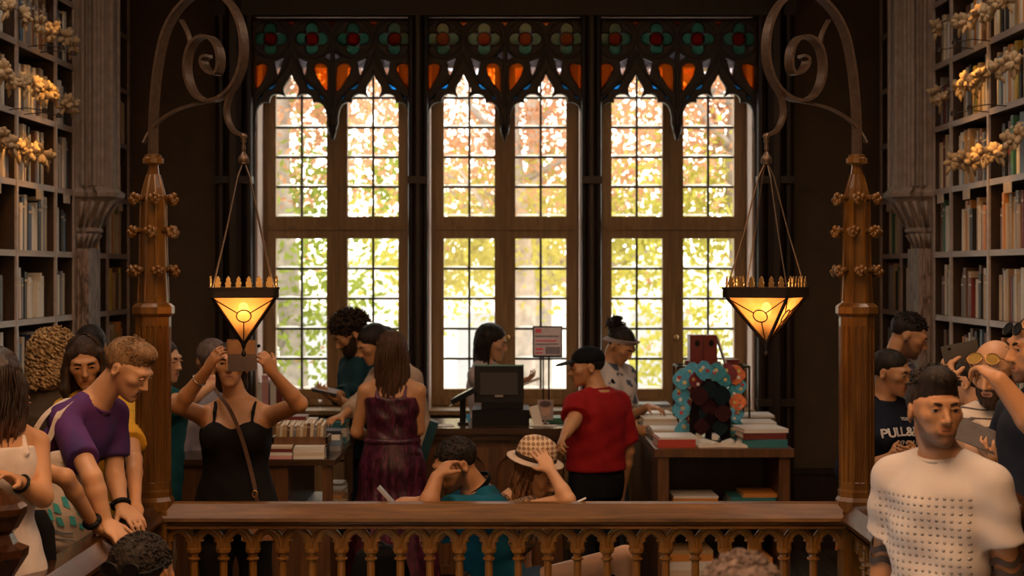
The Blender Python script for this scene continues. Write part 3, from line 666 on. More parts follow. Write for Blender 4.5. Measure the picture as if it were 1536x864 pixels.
def fill(sg, word, bay, bi, lev, pal, bname, single):
    global nbook
    r = random.Random(hash((sg, bi, lev)) & 0xffff if False else (sg+2)*1000+bi*50+lev)
    y = bay[0]+0.03+(r.uniform(0, .06)); end = bay[1]-0.03-r.uniform(0, 0.12)*(bay[1]-bay[0])
    z = LEV[lev]+0.0035; hb = r.uniform(0.23, 0.285)
    while y < end-0.03:
        t = r.uniform(0.026, 0.062) ; h = min(0.315, hb+r.uniform(-0.035, 0.05)); dp = r.uniform(0.15, 0.2)
        if r.random() < 0.06: y += 0.05; continue
        if y+t > end: break
        cn = wpick(r, pal); fx = sg*(RX+0.012+r.uniform(0, 0.02))
        # spine towards the room: local -y -> room side
        rot = (0, 0, -math.pi/2 if sg > 0 else math.pi/2); lean = 0
        loc = (fx+sg*dp/2, y+t/2, z)
        if single:
            lab = '%s book, %s, %s' % (cn, rowname[lev], bname)
            PEND.append((sg, lev, bi, cn, y, book(loc, rot, (t*0.96, dp, h), cn, 'x')))
        else:
            stuff.bx(fx, fx+sg*dp, y, y+t*0.96, z, z+h, list(CMAT).index(cn))
        y += t
for sg, word, pal in ((-1, 'left', PAL_L), (1, 'right', PAL_R)):
    for lev in range(2, 9):
        fill(sg, word, BAYS[0], 9, lev, pal, '', False)
        for bi, bay in enumerate(BAYS[1:]+FARB):
            far = bi >= 3
            if lev >= 6 and far and bi == 3: continue
            bname = '%s of the %s bookcase' % (['outermost bay', 'wide middle bay', 'narrow bay by the pilaster', '', ''][bi], word)
            fill(sg, word, bay, bi, lev, PAL_F if far and sg < 0 else pal, bname, (not far and lev >= 4 and bi in (0, 1, 2) and not (bi == 0 and lev < 5)))
ORDW = ['first', 'second', 'third', 'fourth', 'fifth', 'sixth', 'seventh', 'eighth', 'ninth', 'tenth']
from collections import defaultdict
grp_ = defaultdict(list)
for rec in PEND: grp_[rec[:4]].append(rec)
for (sg, lev, bi, cn), recs in grp_.items():
    recs.sort(key=lambda r: r[4]*(-sg)); word = 'left' if sg < 0 else 'right'; bay = ['outer bay', 'wide middle bay', 'narrow bay'][bi]
    for k, rec in enumerate(recs):
        lead = '%s %s book from the left' % (ORDW[k], cn) if len(recs) > 1 else 'the only %s book' % cn
        tag(rec[5], '%s, %s, %s, %s bookcase' % (lead, rowname[lev], bay, word), 'book', '%s of the %s bookcase, %s' % (rowname[lev], word, bay))
if stuff.v:
    so = stuff.build('shelved_books', [CMAT[n] for n in CMAT]); tag(so, 'shelved books in the far, low and outermost rows, half hidden by people', 'books', None, 'stuff')

# ------------------------------------------------------------------ garlands of paper blossoms along the upper shelves
BLOSSOM = flat('paper_blossom', (0.42, 0.30, 0.17), 0.8, 0, 0.2, 25, 0.3)
def blossom(seed):
    r = random.Random(seed); m = MB()
    for k in range(15):
        a = r.uniform(0, 6.28); e = math.asin(r.uniform(-1, 1)); d = Vector((math.cos(a)*math.cos(e), math.sin(a)*math.cos(e), math.sin(e)*1.15)); l = r.uniform(0.036, 0.054)
        q = d.orthogonal()*0.006*r.uniform(-1, 1)
        m.tube([d*0.004, d*l*0.5+q, d*l*0.85+q*2, d*l+q*3], [0.008, r.uniform(.013, .018), r.uniform(.011, .015), 0.004], 6)
    m.tube([Vector((0, 0, -.03)), Vector((.004, 0, -.06)), Vector((0, .003, -.08))], [.012, .010, .003], 6)
    return m.mesh('blossom', BLOSSOM, (0, 0, 0), True)
BL = [blossom(k) for k in range(4)]
FAIRY = emit('fairy_light', (1.0, 0.6, 0.2), 6)
GPX = {(-1, 8): [(-14, -2), (12, 12), (36, 26), (58, 36), (72, 50), (80, 44), (98, 56), (109, 68)], (-1, 7): [(5, 106), (14, 121), (37, 126), (54, 131), (63, 136), (72, 137), (81, 142), (100, 156), (108, 158)], (-1, 6): [(3, 206), (17, 215), (27, 224), (36, 222), (49, 230), (62, 230), (72, 238)],
       (1, 8): [(1405, 42), (1440, 34), (1452, 32), (1466, 20), (1478, 22), (1490, 8), (1508, -2)], (1, 7): [(1403, 142), (1414, 150), (1437, 132), (1448, 124), (1460, 126), (1472, 114), (1494, 104), (1512, 96), (1523, 94)], (1, 6): [(1429, 242), (1445, 240), (1458, 243), (1470, 232), (1482, 232), (1496, 228), (1512, 212), (1528, 202)]}
for (sg, lev), pts in GPX.items():
    fx = sg*(RX-0.045); wp = []
    for (px, py) in pts:
        d = (fx-CAMX)*FPX/(px-768); wp.append(Vector((fx, d, CAMZ-(py-YH)*d/FPX)))
    word = 'left' if sg < 0 else 'right'
    gname = {8: 'highest garland', 7: 'middle garland', 6: 'lowest garland'}[lev]
    G = empty('garland', wp[len(wp)//2], '%s of gold paper blossoms strung along the %s bookcase' % (gname, word), 'garland')
    MB().tube(catmull([w+Vector((sg*0.02, 0, 0.03)) for w in wp], 4), 0.0025, 5).build('string', IRON_DK, G)
    MB().tube([wp[0]+Vector((sg*0.02, 0, 0.03)), wp[0]+Vector((sg*0.06, 0, 0.05))], 0.0025, 5).build('string_tie', IRON_DK, G)
    for k, w in enumerate(wp):
        inst('blossom', BL[(k+lev) % 4], G, w, (rnd.uniform(-.5, .5), rnd.uniform(-.5, .5), rnd.uniform(0, 6)), (1.05, 1.05, 1.1))
    # little brass picture lamps on the shelf edge above throw their warm light on the blossoms
    for k in ((len(wp)//2-1, len(wp)//2+1) if lev != 8 else (len(wp)//2,)):
        w = wp[k]; q = Vector((sg*(RX-0.20), w.y-0.05, LEV[lev+1]-0.02)); ed = Vector((sg*(RX-0.012), w.y-0.05, LEV[lev+1]-0.014))
        MB().tube([ed, (ed+q)/2+Vector((0, 0, 0.012)), q], 0.003, 6).lathe([(0.018, 0.0), (0.013, 0.022), (0.004, 0.028)], 10, q-Vector((0, 0, 0.012))).build('picture_lamp', IRON_DK, G)
        l = bpy.data.lights.new('picture_light', 'SPOT'); l.energy = 9.0 if lev != 8 else 5.0; l.color = (1.0, 0.45, 0.09); l.shadow_soft_size = 0.015; l.spot_size = math.radians(75); l.spot_blend = 0.9
        lo = bpy.data.objects.new('picture_light', l); col.objects.link(lo); lo.parent = G; lo.location = q-Vector((0, 0, 0.016))-wloc(G)
        lo.rotation_euler = (w+Vector((0, 0, -0.02))-q).to_track_quat('-Z', 'Y').to_euler()
# ------------------------------------------------------------------ display tables, counter and what lies on them
def arch_panel(x0, x1, y, z0, z1, n, mb):
    w = (x1-x0)/n
    for k in range(n):
        c = x0+(k+.5)*w
        v, f = shape([(c-w/2, z0), (c+w/2, z0), (c+w/2, z1), (c-w/2, z1)], [[(c+a, z0+0.05+b) for a, b in lancet(w*0.36, z1-z0-0.09)]], 0.02, 0.004, y=y); mb.add(v, f)
# service counter
CX0, CX1, CY0, CY1, CZ = X(622, 10.3), X(852, 10.3), 10.3, 10.95, Z(642, 10.3)
ct = empty('counter', ((CX0+CX1)/2, (CY0+CY1)/2, 0), 'carved dark oak service counter carrying the cash register', 'counter')
MB().bx(CX0+0.02, CX1-0.02, CY0+0.03, CY1, 0, CZ-0.04).build('body', WOOD_FURN, ct)
MB().bx(CX0-0.02, CX1+0.02, CY0-0.03, CY1+0.02, CZ-0.035, CZ).bx(CX0, CX1, CY0-0.01, CY0+0.03, CZ-0.07, CZ-0.035).build('worktop', WOOD_TOP, ct)
m = MB(); arch_panel(CX0+0.03, CX1-0.03, CY0+0.018, 0.12, CZ-0.12, 4, m); m.build('blind_arches', WOOD_FURN, ct)
# left display table
LX1, LY0, LY1, TZ = X(503, 9.0), 9.0, 10.25, 0.945
LX0 = LX1-0.95
lt = empty('display_table', ((LX0+LX1)/2, (LY0+LY1)/2, 0), 'left oak display table with a tray of books behind the woman in black', 'table')
MB().bx(LX0+0.03, LX1-0.03, LY0+0.03, LY1, 0.0, 0.62).bx(LX0+0.03, LX1-0.25, LY0+0.03, LY1, 0.62, TZ-0.03).build('body', WOOD_FURN, lt)
MB().bx(LX0, LX1, LY0, LY1+0.02, TZ-0.03, TZ).build('top', WOOD_TOP, lt)
for y in (LY0+0.05, LY1-0.03): MB().bx(LX1-0.07, LX1-0.02, y-0.025, y+0.025, 0.62, TZ-0.031).build('corner_post', WOOD_FURN, lt)
# right display table
RX0, RX1, RY0, RY1 = X(987, 9.55), X(1185, 9.55), 9.55, 11.7
rt = empty('display_table', ((RX0+RX1)/2, (RY0+RY1)/2, 0), 'right oak display table with open shelf holding the card rack', 'table')
MB().bx(RX0-0.02, RX1+0.02, RY0-0.02, RY1, TZ-0.045, TZ).build('top', WOOD_FURN, rt)
MB().bx(RX0, RX0+0.06, RY0, RY1-0.02, 0, TZ-0.046).bx(RX1-0.06, RX1, RY0, RY1-0.02, 0, TZ-0.046).build('side_panels', WOOD_FURN, rt)
MB().bx(RX0+0.06, RX1-0.06, RY0+0.01, RY1-0.03, 0.58, 0.605).build('shelf', WOOD_FURN, rt)
MB().bx(RX0+0.06, RX1-0.06, RY0+0.6, RY0+0.62, 0, TZ-0.046).build('back_panel', WOOD_DARK, rt)
MB().bx(RX0+0.06, RX1-0.06, RY0+0.01, RY0+0.58, 0.0, 0.16).build('plinth', WOOD_FURN, rt)
def lay(px, d, z, w, dp, t, cn, label, rz=0.0, group=None):
    """a book lying flat, spine to the viewer"""
    return book((X(px, d), d+dp/2, z), (0, math.radians(90), rz-math.pi/2+math.pi/2), (t, dp, w), cn, label, group) if False else flatbook((X(px, d), d+dp/2, z), w, dp, t, cn, label, rz, group)
fb = MB()
fb.bx(-.5, .5, -.5, .5, 0, .1, 0).bx(-.5, .5, -.5, .5, .9, 1, 0).bx(-.5, .5, -.5, -.47, .1, .9, 0).bx(-.485, .485, -.47, .48, .1, .9, 1)
FLATB = fb.mesh('book', [CMAT['black'], PAGES], (0, 0, 0), False)
def flatbook(loc, w, dp, t, cn, label, rz=0.0, group=None):
    o = bpy.data.objects.new('book', FLATB); col.objects.link(o); o.location = loc; o.rotation_euler = (0, 0, rz); o.scale = (w, dp, t)
    o.material_slots[0].link = 'OBJECT'; o.material_slots[0].material = CMAT[cn]
    return tag(o, label, 'book', group)
def stack(px, d, z, specs, where):
    for i, (w, dp, t, cn, rz, dx) in enumerate(specs):
        pos = 'topmost' if i == len(specs)-1 else ('bottom' if i == 0 else ['', 'second', 'third', 'fourth', 'fifth'][i])
        lab = '%s book, %s of the stack %s' % (cn, pos, where)
        flatbook((X(px, d)+dx, d+dp/2, z), w, dp, t, cn, lab, rz); z += t+0.0005
    return z
T = TZ+0.001
stack(1014, 9.60, T, [(0.21, 0.28, 0.045, 'red', 0.03, 0), (0.215, 0.29, 0.012, 'white', 0.05, 0.01)], 'at the front left corner of the right table')
stack(1148, 9.60, T, [(0.25, 0.29, 0.045, 'teal', -0.02, 0), (0.24, 0.28, 0.035, 'maroon', 0.05, -0.01), (0.25, 0.28, 0.022, 'white', 0.12, -0.01)], 'at the front right corner of the right table')
stack(1003, 10.02, T, [(0.2, 0.26, 0.02, 'black', 0, 0), (0.2, 0.25, 0.03, 'tan', 0.04, 0), (0.19, 0.25, 0.012, 'white', 0, 0)], 'second from front, left edge of right table')
stack(990, 10.40, T, [(0.22, 0.26, 0.05, 'teal', 0, 0), (0.21, 0.26, 0.02, 'white', 0.03, 0), (0.2, 0.25, 0.02, 'cream', 0.02, 0)], 'at mid left edge of the right table')
stack(984, 10.80, T, [(0.22, 0.26, 0.045, 'maroon', 0, 0), (0.22, 0.26, 0.03, 'pink', 0.03, 0), (0.2, 0.25, 0.015, 'white', 0.05, 0)], 'near the back left of the right table')
stack(982, 11.25, T, [(0.22, 0.26, 0.05, 'brown', 0, 0), (0.22, 0.26, 0.04, 'cream', 0.03, 0), (0.21, 0.25, 0.02, 'grey', 0, 0)], 'at the far left corner of right table')
stack(1137, 10.15, T, [(0.24, 0.27, 0.03, 'cream', 0, 0), (0.23, 0.27, 0.045, 'green', 0.02, 0), (0.22, 0.27, 0.014, 'white', 0, 0)], 'behind the teal and maroon books, right table')
stack(1135, 10.72, T, [(0.24, 0.27, 0.04, 'tan', 0, 0), (0.23, 0.27, 0.03, 'brown', 0.02, 0), (0.22, 0.27, 0.014, 'white', 0, 0)], 'farthest back on the right of right table')
stack(1043, 9.62, 0.606, [(0.26, 0.3, 0.03, 'red', 0.02, 0), (0.25, 0.29, 0.025, 'orange', 0, 0), (0.25, 0.28, 0.012, 'white', 0.03, 0)], 'left on the shelf inside the right table')
stack(1130, 9.62, 0.606, [(0.27, 0.3, 0.03, 'slate blue', 0.02, 0), (0.25, 0.29, 0.03, 'teal', 0, 0), (0.2, 0.27, 0.02, 'orange', 0.03, 0.04)], 'right on the shelf inside the right table')
stack(1035, 9.62, 0.161, [(0.26, 0.3, 0.05, 'brown', 0.02, 0), (0.25, 0.29, 0.05, 'cream', 0, 0), (0.25, 0.29, 0.05, 'white', 0, 0), (0.25, 0.28, 0.04, 'orange', 0.03, 0), (0.25, 0.28, 0.02, 'tan', 0.03, 0)], 'low on the left inside the right table')
stack(1128, 9.62, 0.161, [(0.24, 0.3, 0.06, 'black', 0.02, 0), (0.22, 0.29, 0.06, 'orange', 0, 0), (0.22, 0.29, 0.05, 'orange', 0.04, 0)], 'low on the right inside the right table')
# two open books lying between the front stacks
def open_book(px, d, w, label, rz):
    m = MB()
    for sg in (-1, 1):
        top = [(sg*a*w, b) for a, b in ((0, 0.004), (0.06, 0.022), (0.2, 0.030), (0.36, 0.022), (0.5, 0.012))]; bot = [(sg*0.5*w, 0.0), (0, 0.0)]
        ring = top+bot; m.loft([[(a, -0.11, b) for a, b in ring], [(a, 0.11, b) for a, b in ring]], 0)
    r = empty('open_book', (X(px, d), d+0.12, T), label, 'book'); r.rotation_euler = (math.radians(0), 0, rz)
    m.build('pages', PAPER, r, False, True)
    MB().bx(-w*.52, w*.52, -.115, .115, -0.0, 0.0015).build('cover', CMAT['cream'], r, False, True)
open_book(1061, 9.60, 0.15, 'open white book nearest the red book on the right table', 0.25)
open_book(1106, 9.60, 0.16, 'open white book nearest the teal book on the right table', -0.2)
# card rack: dark spinner body with lobed cards fanned round it
CARDC = [flat('card_blue', (0.10, 0.42, 0.62), 0.5, 0, 0.25, 60), flat('card_orange', (0.75, 0.20, 0.07), 0.5, 0, 0.3, 60), flat('card_maroon', (0.20, 0.03, 0.04), 0.5, 0, 0.3, 60), flat('card_teal', (0.04, 0.28, 0.36), 0.5, 0, 0.3, 60), flat('card_dark', (0.008, 0.005, 0.006), 0.8, 0, .3, 60, .2, .1), flat('card_black_maroon', (0.035, 0.008, 0.010), 0.7, 0, .3, 60, .2, .15), flat('card_black_blue', (0.006, 0.016, 0.022), 0.7, 0, .3, 60, .2, .15)]
cd = 9.95; S_ = FPX/cd; cc = P(1063, 600, cd)
rk = empty('card_rack', (cc.x, cd, T), 'dark spinner rack fanned with lobed blue and orange cards on the right table', 'rack')
MB().lathe([(0.12, 0), (0.12, 0.012), (0.02, 0.02), (0.018, 0.36)], 14, (cc.x, cd, T)).build('stand', BLACK, rk)
v, f = shape([(1063+a, b) for a, b in ((-29, 660), (-30, 625), (-24, 590), (-10, 572), (10, 571), (26, 585), (32, 620), (30, 660), (17, 660), (14, 648), (-13, 648), (-16, 660))], (), 1, 0)
MB().add([(X(a, cd), cd-0.04+0.03*b, Z(c_, cd)) for a, b, c_ in v], f).build('back_board', CARDC[4], rk)
for (bx_, by_) in ((1046, 653), (1070, 655)): MB().bx(X(bx_-4.5, cd), X(bx_+4.5, cd), cd-0.075, cd-0.07, Z(by_+5, cd), Z(by_-5, cd)).build('price_card', PAPER, rk)
lob = []
for k in range(28):
    t = 2*math.pi*k/28; rr = 1+0.07*math.cos(4*t); lob.append((rr*math.cos(t), rr*math.sin(t)))
DOTS = [flat('dot_red', (0.5, 0.05, 0.05), 0.5), flat('dot_yellow', (0.75, 0.6, 0.2), 0.5), flat('dot_white', (0.8, 0.75, 0.7), 0.5)]
cards = [(1024, 569, 0, 15), (1022, 593, 0, 14), (1023, 615, 0, 14), (1028, 646, 0, 15), (1040, 560, 0, 15), (1056, 556, 0, 14), (1075, 559, 3, 14), (1092, 560, 2, 14), (1105, 563, 1, 14), (1108, 580, 0, 13), (1107, 603, 1, 12), (1104, 622, 0, 12), (1103, 640, 3, 12), (1034, 622, 2, 13), (1035, 585, 2, 14), (1046, 570, 2, 13), (1085, 571, 3, 13), (1099, 592, 3, 12), (1033, 604, 2, 12), (1096, 655, 3, 12), (1046, 592, 5, 13), (1080, 592, 6, 14), (1062, 584, 6, 12), (1063, 608, 5, 13), (1046, 618, 6, 12), (1082, 618, 5, 12), (1050, 638, 5, 11), (1078, 640, 6, 11), (1064, 630, 4, 12)]
for k, (a, b, ci, r_) in enumerate(cards):
    R_ = r_/S_; v, f = shape([(p*R_, q*R_) for p, q in lob], (), 0.006, 0.001)
    yo = cd-0.05+0.011*(k % 5)+ (0.05 if ci < 4 else -0.045)
    yaw = math.radians(rnd.uniform(-22, 22)); M = Matrix.Rotation(yaw, 3, 'Z'); c0 = Vector((X(a, cd), yo, Z(b, cd)))
    co = MB().add([M @ Vector(p)+c0 for p in v], f).build('card', CARDC[ci], rk)
    if ci < 4:
        for q in range(3):
            t = rnd.uniform(0, 6.28); rr = R_*rnd.uniform(.2, .65); v2, f2 = shape([(p*R_*.2, q2*R_*.2) for p, q2 in disc], (), 0.002, 0, y=-0.004)
            MB().add([M @ (Vector(p)+Vector((rr*math.cos(t), 0, rr*math.sin(t))))+c0 for p in v2], f2).build('printed_dot', DOTS[(q+k) % 3], co)
# glass show case and the red boxes on it
gd = 10.55; sx0, sx1, szt = X(1017, gd), X(1124, gd), Z(549, gd)
gc = empty('show_case', ((sx0+sx1)/2, gd+0.1, T), 'glass show case behind the card rack', 'show case')
m = MB()
for x in (sx0, sx1):
    for y in (gd, gd+0.28): m.bx(x-.006, x+.006, y-.006, y+.006, T, szt)
for y in (gd, gd+0.28): m.bx(sx0, sx1, y-.006, y+.006, szt-.012, szt)
for x in (sx0, sx1): m.bx(x-.006, x+.006, gd, gd+.28, szt-.012, szt)
m.bx(sx0, sx1, gd, gd+.28, T, T+0.015); m.build('frame', IRON_DK, gc)
MB().bx(sx0, sx1, gd+.001, gd+.004, T+.015, szt-.012).build('front_pane', PANE, gc); MB().bx(sx0, sx1, gd-.005, gd+.285, szt, szt+.004).build('top_pane', PANE, gc)
REDB = flat('red_lacquer', (0.16, 0.018, 0.012), 0.35)
z0 = szt+0.0045
bxr = empty('red_box_set', (X(1057, gd), gd+0.1, z0), 'pair of dark red slip-cased volumes standing on the show case', 'box')
for a, b in ((1036, 1056), (1057, 1077)):
    vol = MB().bx(X(a, gd), X(b, gd), gd+0.04, gd+0.2, z0+0.02, Z(503, gd)).build('volume', REDB, bxr)
    MB().lathe([(0.018, 0), (0.018, 0.003)], 10).build('tmp', BLACK) if False else None
    c = P((a+b)/2, 515, gd+0.038); v, f = shape([(p*.016+c.x, q*.02+c.z) for p, q in disc], (), 0.003, 0, y=gd+0.038); MB().add(v, f).build('emblem', BLACK, vol)
MB().bx(X(1031, gd), X(1082, gd), gd+0.02, gd+0.22, z0, z0+0.02).lathe([(0.012, z0), (0.012, z0+0.026)], 8, (X(1031, gd), gd+.03, 0)).build('tray', REDB, bxr)
MB().box(P(1082, 527, gd+0.1)+Vector((0.0, 0, 0)), (0.008, 0.12, 0.19), 0, 0, Matrix.Rotation(math.radians(-18), 3, 'Y')).build('bookend', PAPER, bxr)
bs = empty('ink_box', (X(1101, gd), gd+0.1, z0), 'small flat red box beside the pair of slip-cased volumes', 'box')
MB().bx(X(1092, gd), X(1110, gd), gd+.05, gd+.15, z0, z0+.022).build('base', REDB, bs); MB().bx(X(1091, gd), X(1111, gd), gd+.045, gd+.155, z0+.022, z0+.032).build('lid', REDB, bs)

# ---- counter: cash register, barcode reader, sign, portrait card, papers
K = CZ+0.001; kd = 10.45; sc_ = lambda px: X(px, kd); kz = lambda py: Z(py, kd)
rg = empty('cash_register', (sc_(750), kd+0.15, K), 'black cash register with flat monitor facing away on the counter', 'cash register')
MB().bx(sc_(708), sc_(794), kd, kd+0.4, K, kz(615)).build('cash_drawer', BLACK, rg)
MB().bx(sc_(722), sc_(785), kd+0.06, kd+0.3, kz(615), kz(605)).bx(sc_(735), sc_(765), kd+0.12, kd+0.18, kz(605), kz(590)).build('stand', BLACK, rg)
R_ = Matrix.Rotation(math.radians(-8), 3, 'X'); mc = P(748.5, 576, kd+0.1)
mo = MB().box(mc, (sc_(786)-sc_(711), 0.03, kz(548)-kz(604)), 0, 0, R_).build('monitor', BLACK, rg)
MB().box(mc+R_ @ Vector((0, 0.0, (kz(548)-kz(604))/2)), (sc_(786)-sc_(711)+.004, 0.034, 0.008), 0, 0, R_).build('top_edge', flat('teal_plastic', (0.10, 0.30, 0.28), 0.3), mo)
MB().box(mc+R_ @ Vector((0, -0.02, 0)), (sc_(777)-sc_(720), 0.015, kz(558)-kz(592)), 0, 0, R_).build('rear_cover', flat('black_plastic_matt', (0.006, 0.006, 0.007), 0.5), mo)
MB().box(mc+R_ @ Vector((0, -0.03, -0.075)), (0.05, 0.004, 0.012), 0, 0, R_).build('logo_plate', flat('grey_plate', (0.25, 0.22, 0.2), 0.4), mo)
sn = empty('card_terminal', (sc_(694), kd+0.1, K), 'card terminal tilted on a black pole at the left of the cash register', 'terminal')
MB().bx(sc_(689), sc_(698), kd+.08, kd+.12, K, kz(596)).bx(sc_(686), sc_(702), kd+.05, kd+.15, K, K+.012).build('pole', BLACK, sn)
hd = MB().box(P(695, 594, kd+.05), (0.16, 0.09, 0.03), 0, 0, Matrix.Rotation(math.radians(-28), 3, 'Y')).build('head', BLACK, sn)
MB().box(P(694, 590.5, kd+.05), (0.13, 0.08, 0.008), 0, 0, Matrix.Rotation(math.radians(-28), 3, 'Y')).build('screen', flat('terminal_screen', (0.2, 0.32, 0.30), 0.15), hd)
MB().box(P(680, 606, kd+.05), (0.05, 0.07, 0.003), 0, 0, Matrix.Rotation(math.radians(-28), 3, 'Y')).build('receipt', PAPER, hd)
MB().bx(sc_(699.5), sc_(705), kd+.02, kd+.04, kz(632), kz(622)).build('tag', flat('blue_tag', (0.05, 0.35, 0.7), 0.4), sn)
# sign on a stand
sd = 10.75; sg_ = empty('notice_stand', (X(821, sd), sd, K), 'framed notice on a thin stand above the counter', 'sign')
MB().bx(X(822, sd), X(824.5, sd), sd, sd+.012, K, Z(535, sd)).bx(X(812, sd), X(832, sd), sd-.05, sd+.06, K, K+.01).bx(X(814, sd), X(816, sd), sd, sd+.012, Z(600, sd), Z(535, sd)).build('stand', BLACK, sg_)
fr = MB().bx(X(799, sd), X(843.5, sd), sd-.012, sd, Z(536, sd), Z(489, sd)).build('frame', BLACK, sg_)
SHEET = flat('notice_sheet', (0.62, 0.55, 0.60), 0.6)
MB().bx(X(801, sd), X(841.5, sd), sd-.014, sd-.0125, Z(533, sd), Z(491, sd)).build('sheet', SHEET, fr)
PINK = flat('pink_print', (0.75, 0.10, 0.16), 0.6); GREY = flat('grey_print', (0.22, 0.2, 0.24), 0.6)
for (a, b, c, d_, mt) in ((803, 812, 493, 499, PINK), (803, 838, 503, 505.5, GREY), (803, 835, 510, 512, PINK), (803, 838, 515, 517, GREY), (803, 815, 522, 525, PINK), (818, 840, 520, 531, GREY), (803, 814, 528, 530, PINK)):
    MB().bx(X(a, sd), X(b, sd), sd-.0155, sd-.0142, Z(d_, sd), Z(c, sd)).build('print_line', mt, fr)
pd = 10.5; pc = empty('portrait_card', (X(818, pd), pd, K), 'portrait postcard propped beside the cash register', 'card')
MB().bx(X(806, pd), X(830, pd), pd, pd+.006, Z(630, pd), Z(600, pd)).bx(X(812, pd), X(824, pd), pd+.006, pd+.06, K, K+.01).bx(X(816, pd), X(820, pd), pd+.006, pd+.012, K, Z(615, pd)).build('card', flat('portrait_ground', (0.32, 0.24, 0.22), 0.5), pc)
v, f = shape([(X(818, pd)+p*.030, Z(614, pd)+q*.042) for p, q in disc], (), 0.002, 0, y=pd-.002); MB().add(v, f).build('printed_face', flat('face_print', (0.45, 0.28, 0.21), 0.5), pc)
v, f = shape([(X(818, pd)+p*.034, Z(606, pd)+q*.02) for p, q in disc], (), 0.002, 0, y=pd-.004); MB().add(v, f).build('printed_hair', flat('hair_print', (0.08, 0.05, 0.05), 0.5), pc)
ln = MB().box(P(804, 624, 10.42), (0.055, 0.004, 0.125), 0, 0, Matrix.Rotation(math.radians(-14), 3, 'Y')).build('leaflet', PAPER); tag(ln, 'white leaflet leaning against the right end of the cash register', 'leaflet')
for k, (a, b, d_, rz, w, h_, lab) in enumerate(((655, 10.38, 0, 0.1, .2, .15, 'sheet of white paper lying at the left end of the counter'), (815, 10.36, 0, -0.1, .16, .1, 'sheet of white paper lying at the right end of the counter'))):
    o = MB().box((X(a, b), b+.07, K+.002), (w, h_, .003), rz).build('paper_sheet', PAPER); tag(o, lab, 'paper')
gb = MB().bx(X(820, 10.8), X(858, 10.8), 10.62, 10.85, K, K+.03); gb = gb.build('box_file', CMAT['green']); tag(gb, 'flat green file lying on the counter beside the boy in red', 'file')

# ---- left table: tray of books, stacks, bottle, boxes
ty, tx0, tx1 = LY0+0.12, X(409, 9.15), X(492, 9.15)
tr = empty('book_tray', ((tx0+tx1)/2, ty+.1, T), 'shallow wooden tray packed with paperbacks on the left table', 'tray')
zt = T+0.07
MB().bx(tx0, tx1, ty, ty+.012, zt-.0, zt+.035).bx(tx0, tx1, ty+.2, ty+.212, zt, zt+.035).bx(tx0, tx0+.01, ty, ty+.21, zt, zt+.035).bx(tx1-.01, tx1, ty, ty+.21, zt, zt+.035).bx(tx0, tx1, ty, ty+.21, zt-.01, zt).build('tray', WOOD_FURN, tr)
MB().bx(tx0+.01, tx1-.01, ty+.06, ty+.2, T, zt-.01).build('riser', WOOD_DARK, tr)
x = tx0+.014; k = 0; TW = ['first', 'second', 'third', 'fourth', 'fifth', 'sixth', 'seventh', 'eighth', 'ninth', 'tenth', 'eleventh', 'twelfth', 'thirteenth', 'fourteenth', 'fifteenth', 'sixteenth', 'seventeenth', 'eighteenth', 'nineteenth', 'twentieth']
while x < tx1-.03:
    t = rnd.uniform(.013, .021); o = book((x+t/2, ty+.105, zt+.001), (math.radians(6), math.radians(4), 0), (t*.95, .15, rnd.uniform(.095, .115)), ['tan', 'cream', 'tan', 'brown', 'cream', 'grey'][k % 6], '%s paperback, %s from the left in the tray on the left table' % (['tan', 'cream', 'tan', 'brown', 'cream', 'grey'][k % 6], TW[k]), 'paperbacks in the tray'); x += t+.001; k += 1
stack(421, 9.02, T, [(0.12, 0.13, 0.018, 'pink', 0, 0), (0.12, 0.13, 0.016, 'white', 0.02, 0), (0.12, 0.13, 0.018, 'maroon', 0, 0), (0.11, 0.13, 0.012, 'cream', .03, 0)], 'front left on the left table')
stack(463, 9.02, T, [(0.16, 0.13, 0.016, 'white', 0, 0), (0.16, 0.13, 0.016, 'cream', 0.02, 0), (0.16, 0.13, 0.016, 'white', 0, 0), (0.155, 0.13, 0.014, 'white', .03, 0)], 'of paperbacks below the tray, left table')
stack(493, 9.4, T, [(0.13, 0.2, 0.03, 'grey', 0, 0), (0.13, 0.2, 0.03, 'slate blue', 0.05, 0), (0.12, 0.19, 0.03, 'white', 0, 0), (.12, .18, .02, 'black', .1, 0)], 'at the right edge of the left table')
stack(490, 9.8, T, [(0.22, 0.26, 0.04, 'teal', 0, 0), (0.22, 0.26, 0.05, 'white', 0.02, 0), (.22, .24, .03, 'teal', 0, 0)], 'at the back of the left table')
stack(445, 9.5, T, [(0.22, 0.2, 0.10, 'brown', 0, 0), (0.2, 0.2, 0.06, 'white', 0.02, 0), (.14, .16, .02, 'maroon', 0, -.02)], 'behind the tray on the left table')
bt = empty('glass_bottle', (X(463, 9.45)+0.06, 9.46, T+.001), 'clear glass bottle standing behind the book tray', 'bottle')
MB().lathe([(.028, .0), (.03, .01), (.03, .16), (.014, .21), (.012, .25)], 12, wloc(bt)).build('body', PANE, bt, True)
MB().lathe([(.014, .25), (.014, .275)], 10, wloc(bt)).build('cap', flat('bottle_cap', (0.5, 0.48, 0.45), 0.3, 0.6), bt, True)
for k in range(4):
    cn = ['red', 'white', 'cream', 'slate blue'][k]
    stack(509, 9.15+.28*k, 0.621, [(0.10, 0.22, 0.03, cn, 0.05, -.03), (0.10, 0.22, 0.025, 'white', -0.1, -.03), (0.10, 0.2, 0.02, ['tan', 'orange', 'white', 'tan'][k], -0.05, -.03)], 'number' if False else ['nearest', 'second', 'third', 'farthest'][k]+' on the left table side shelf')
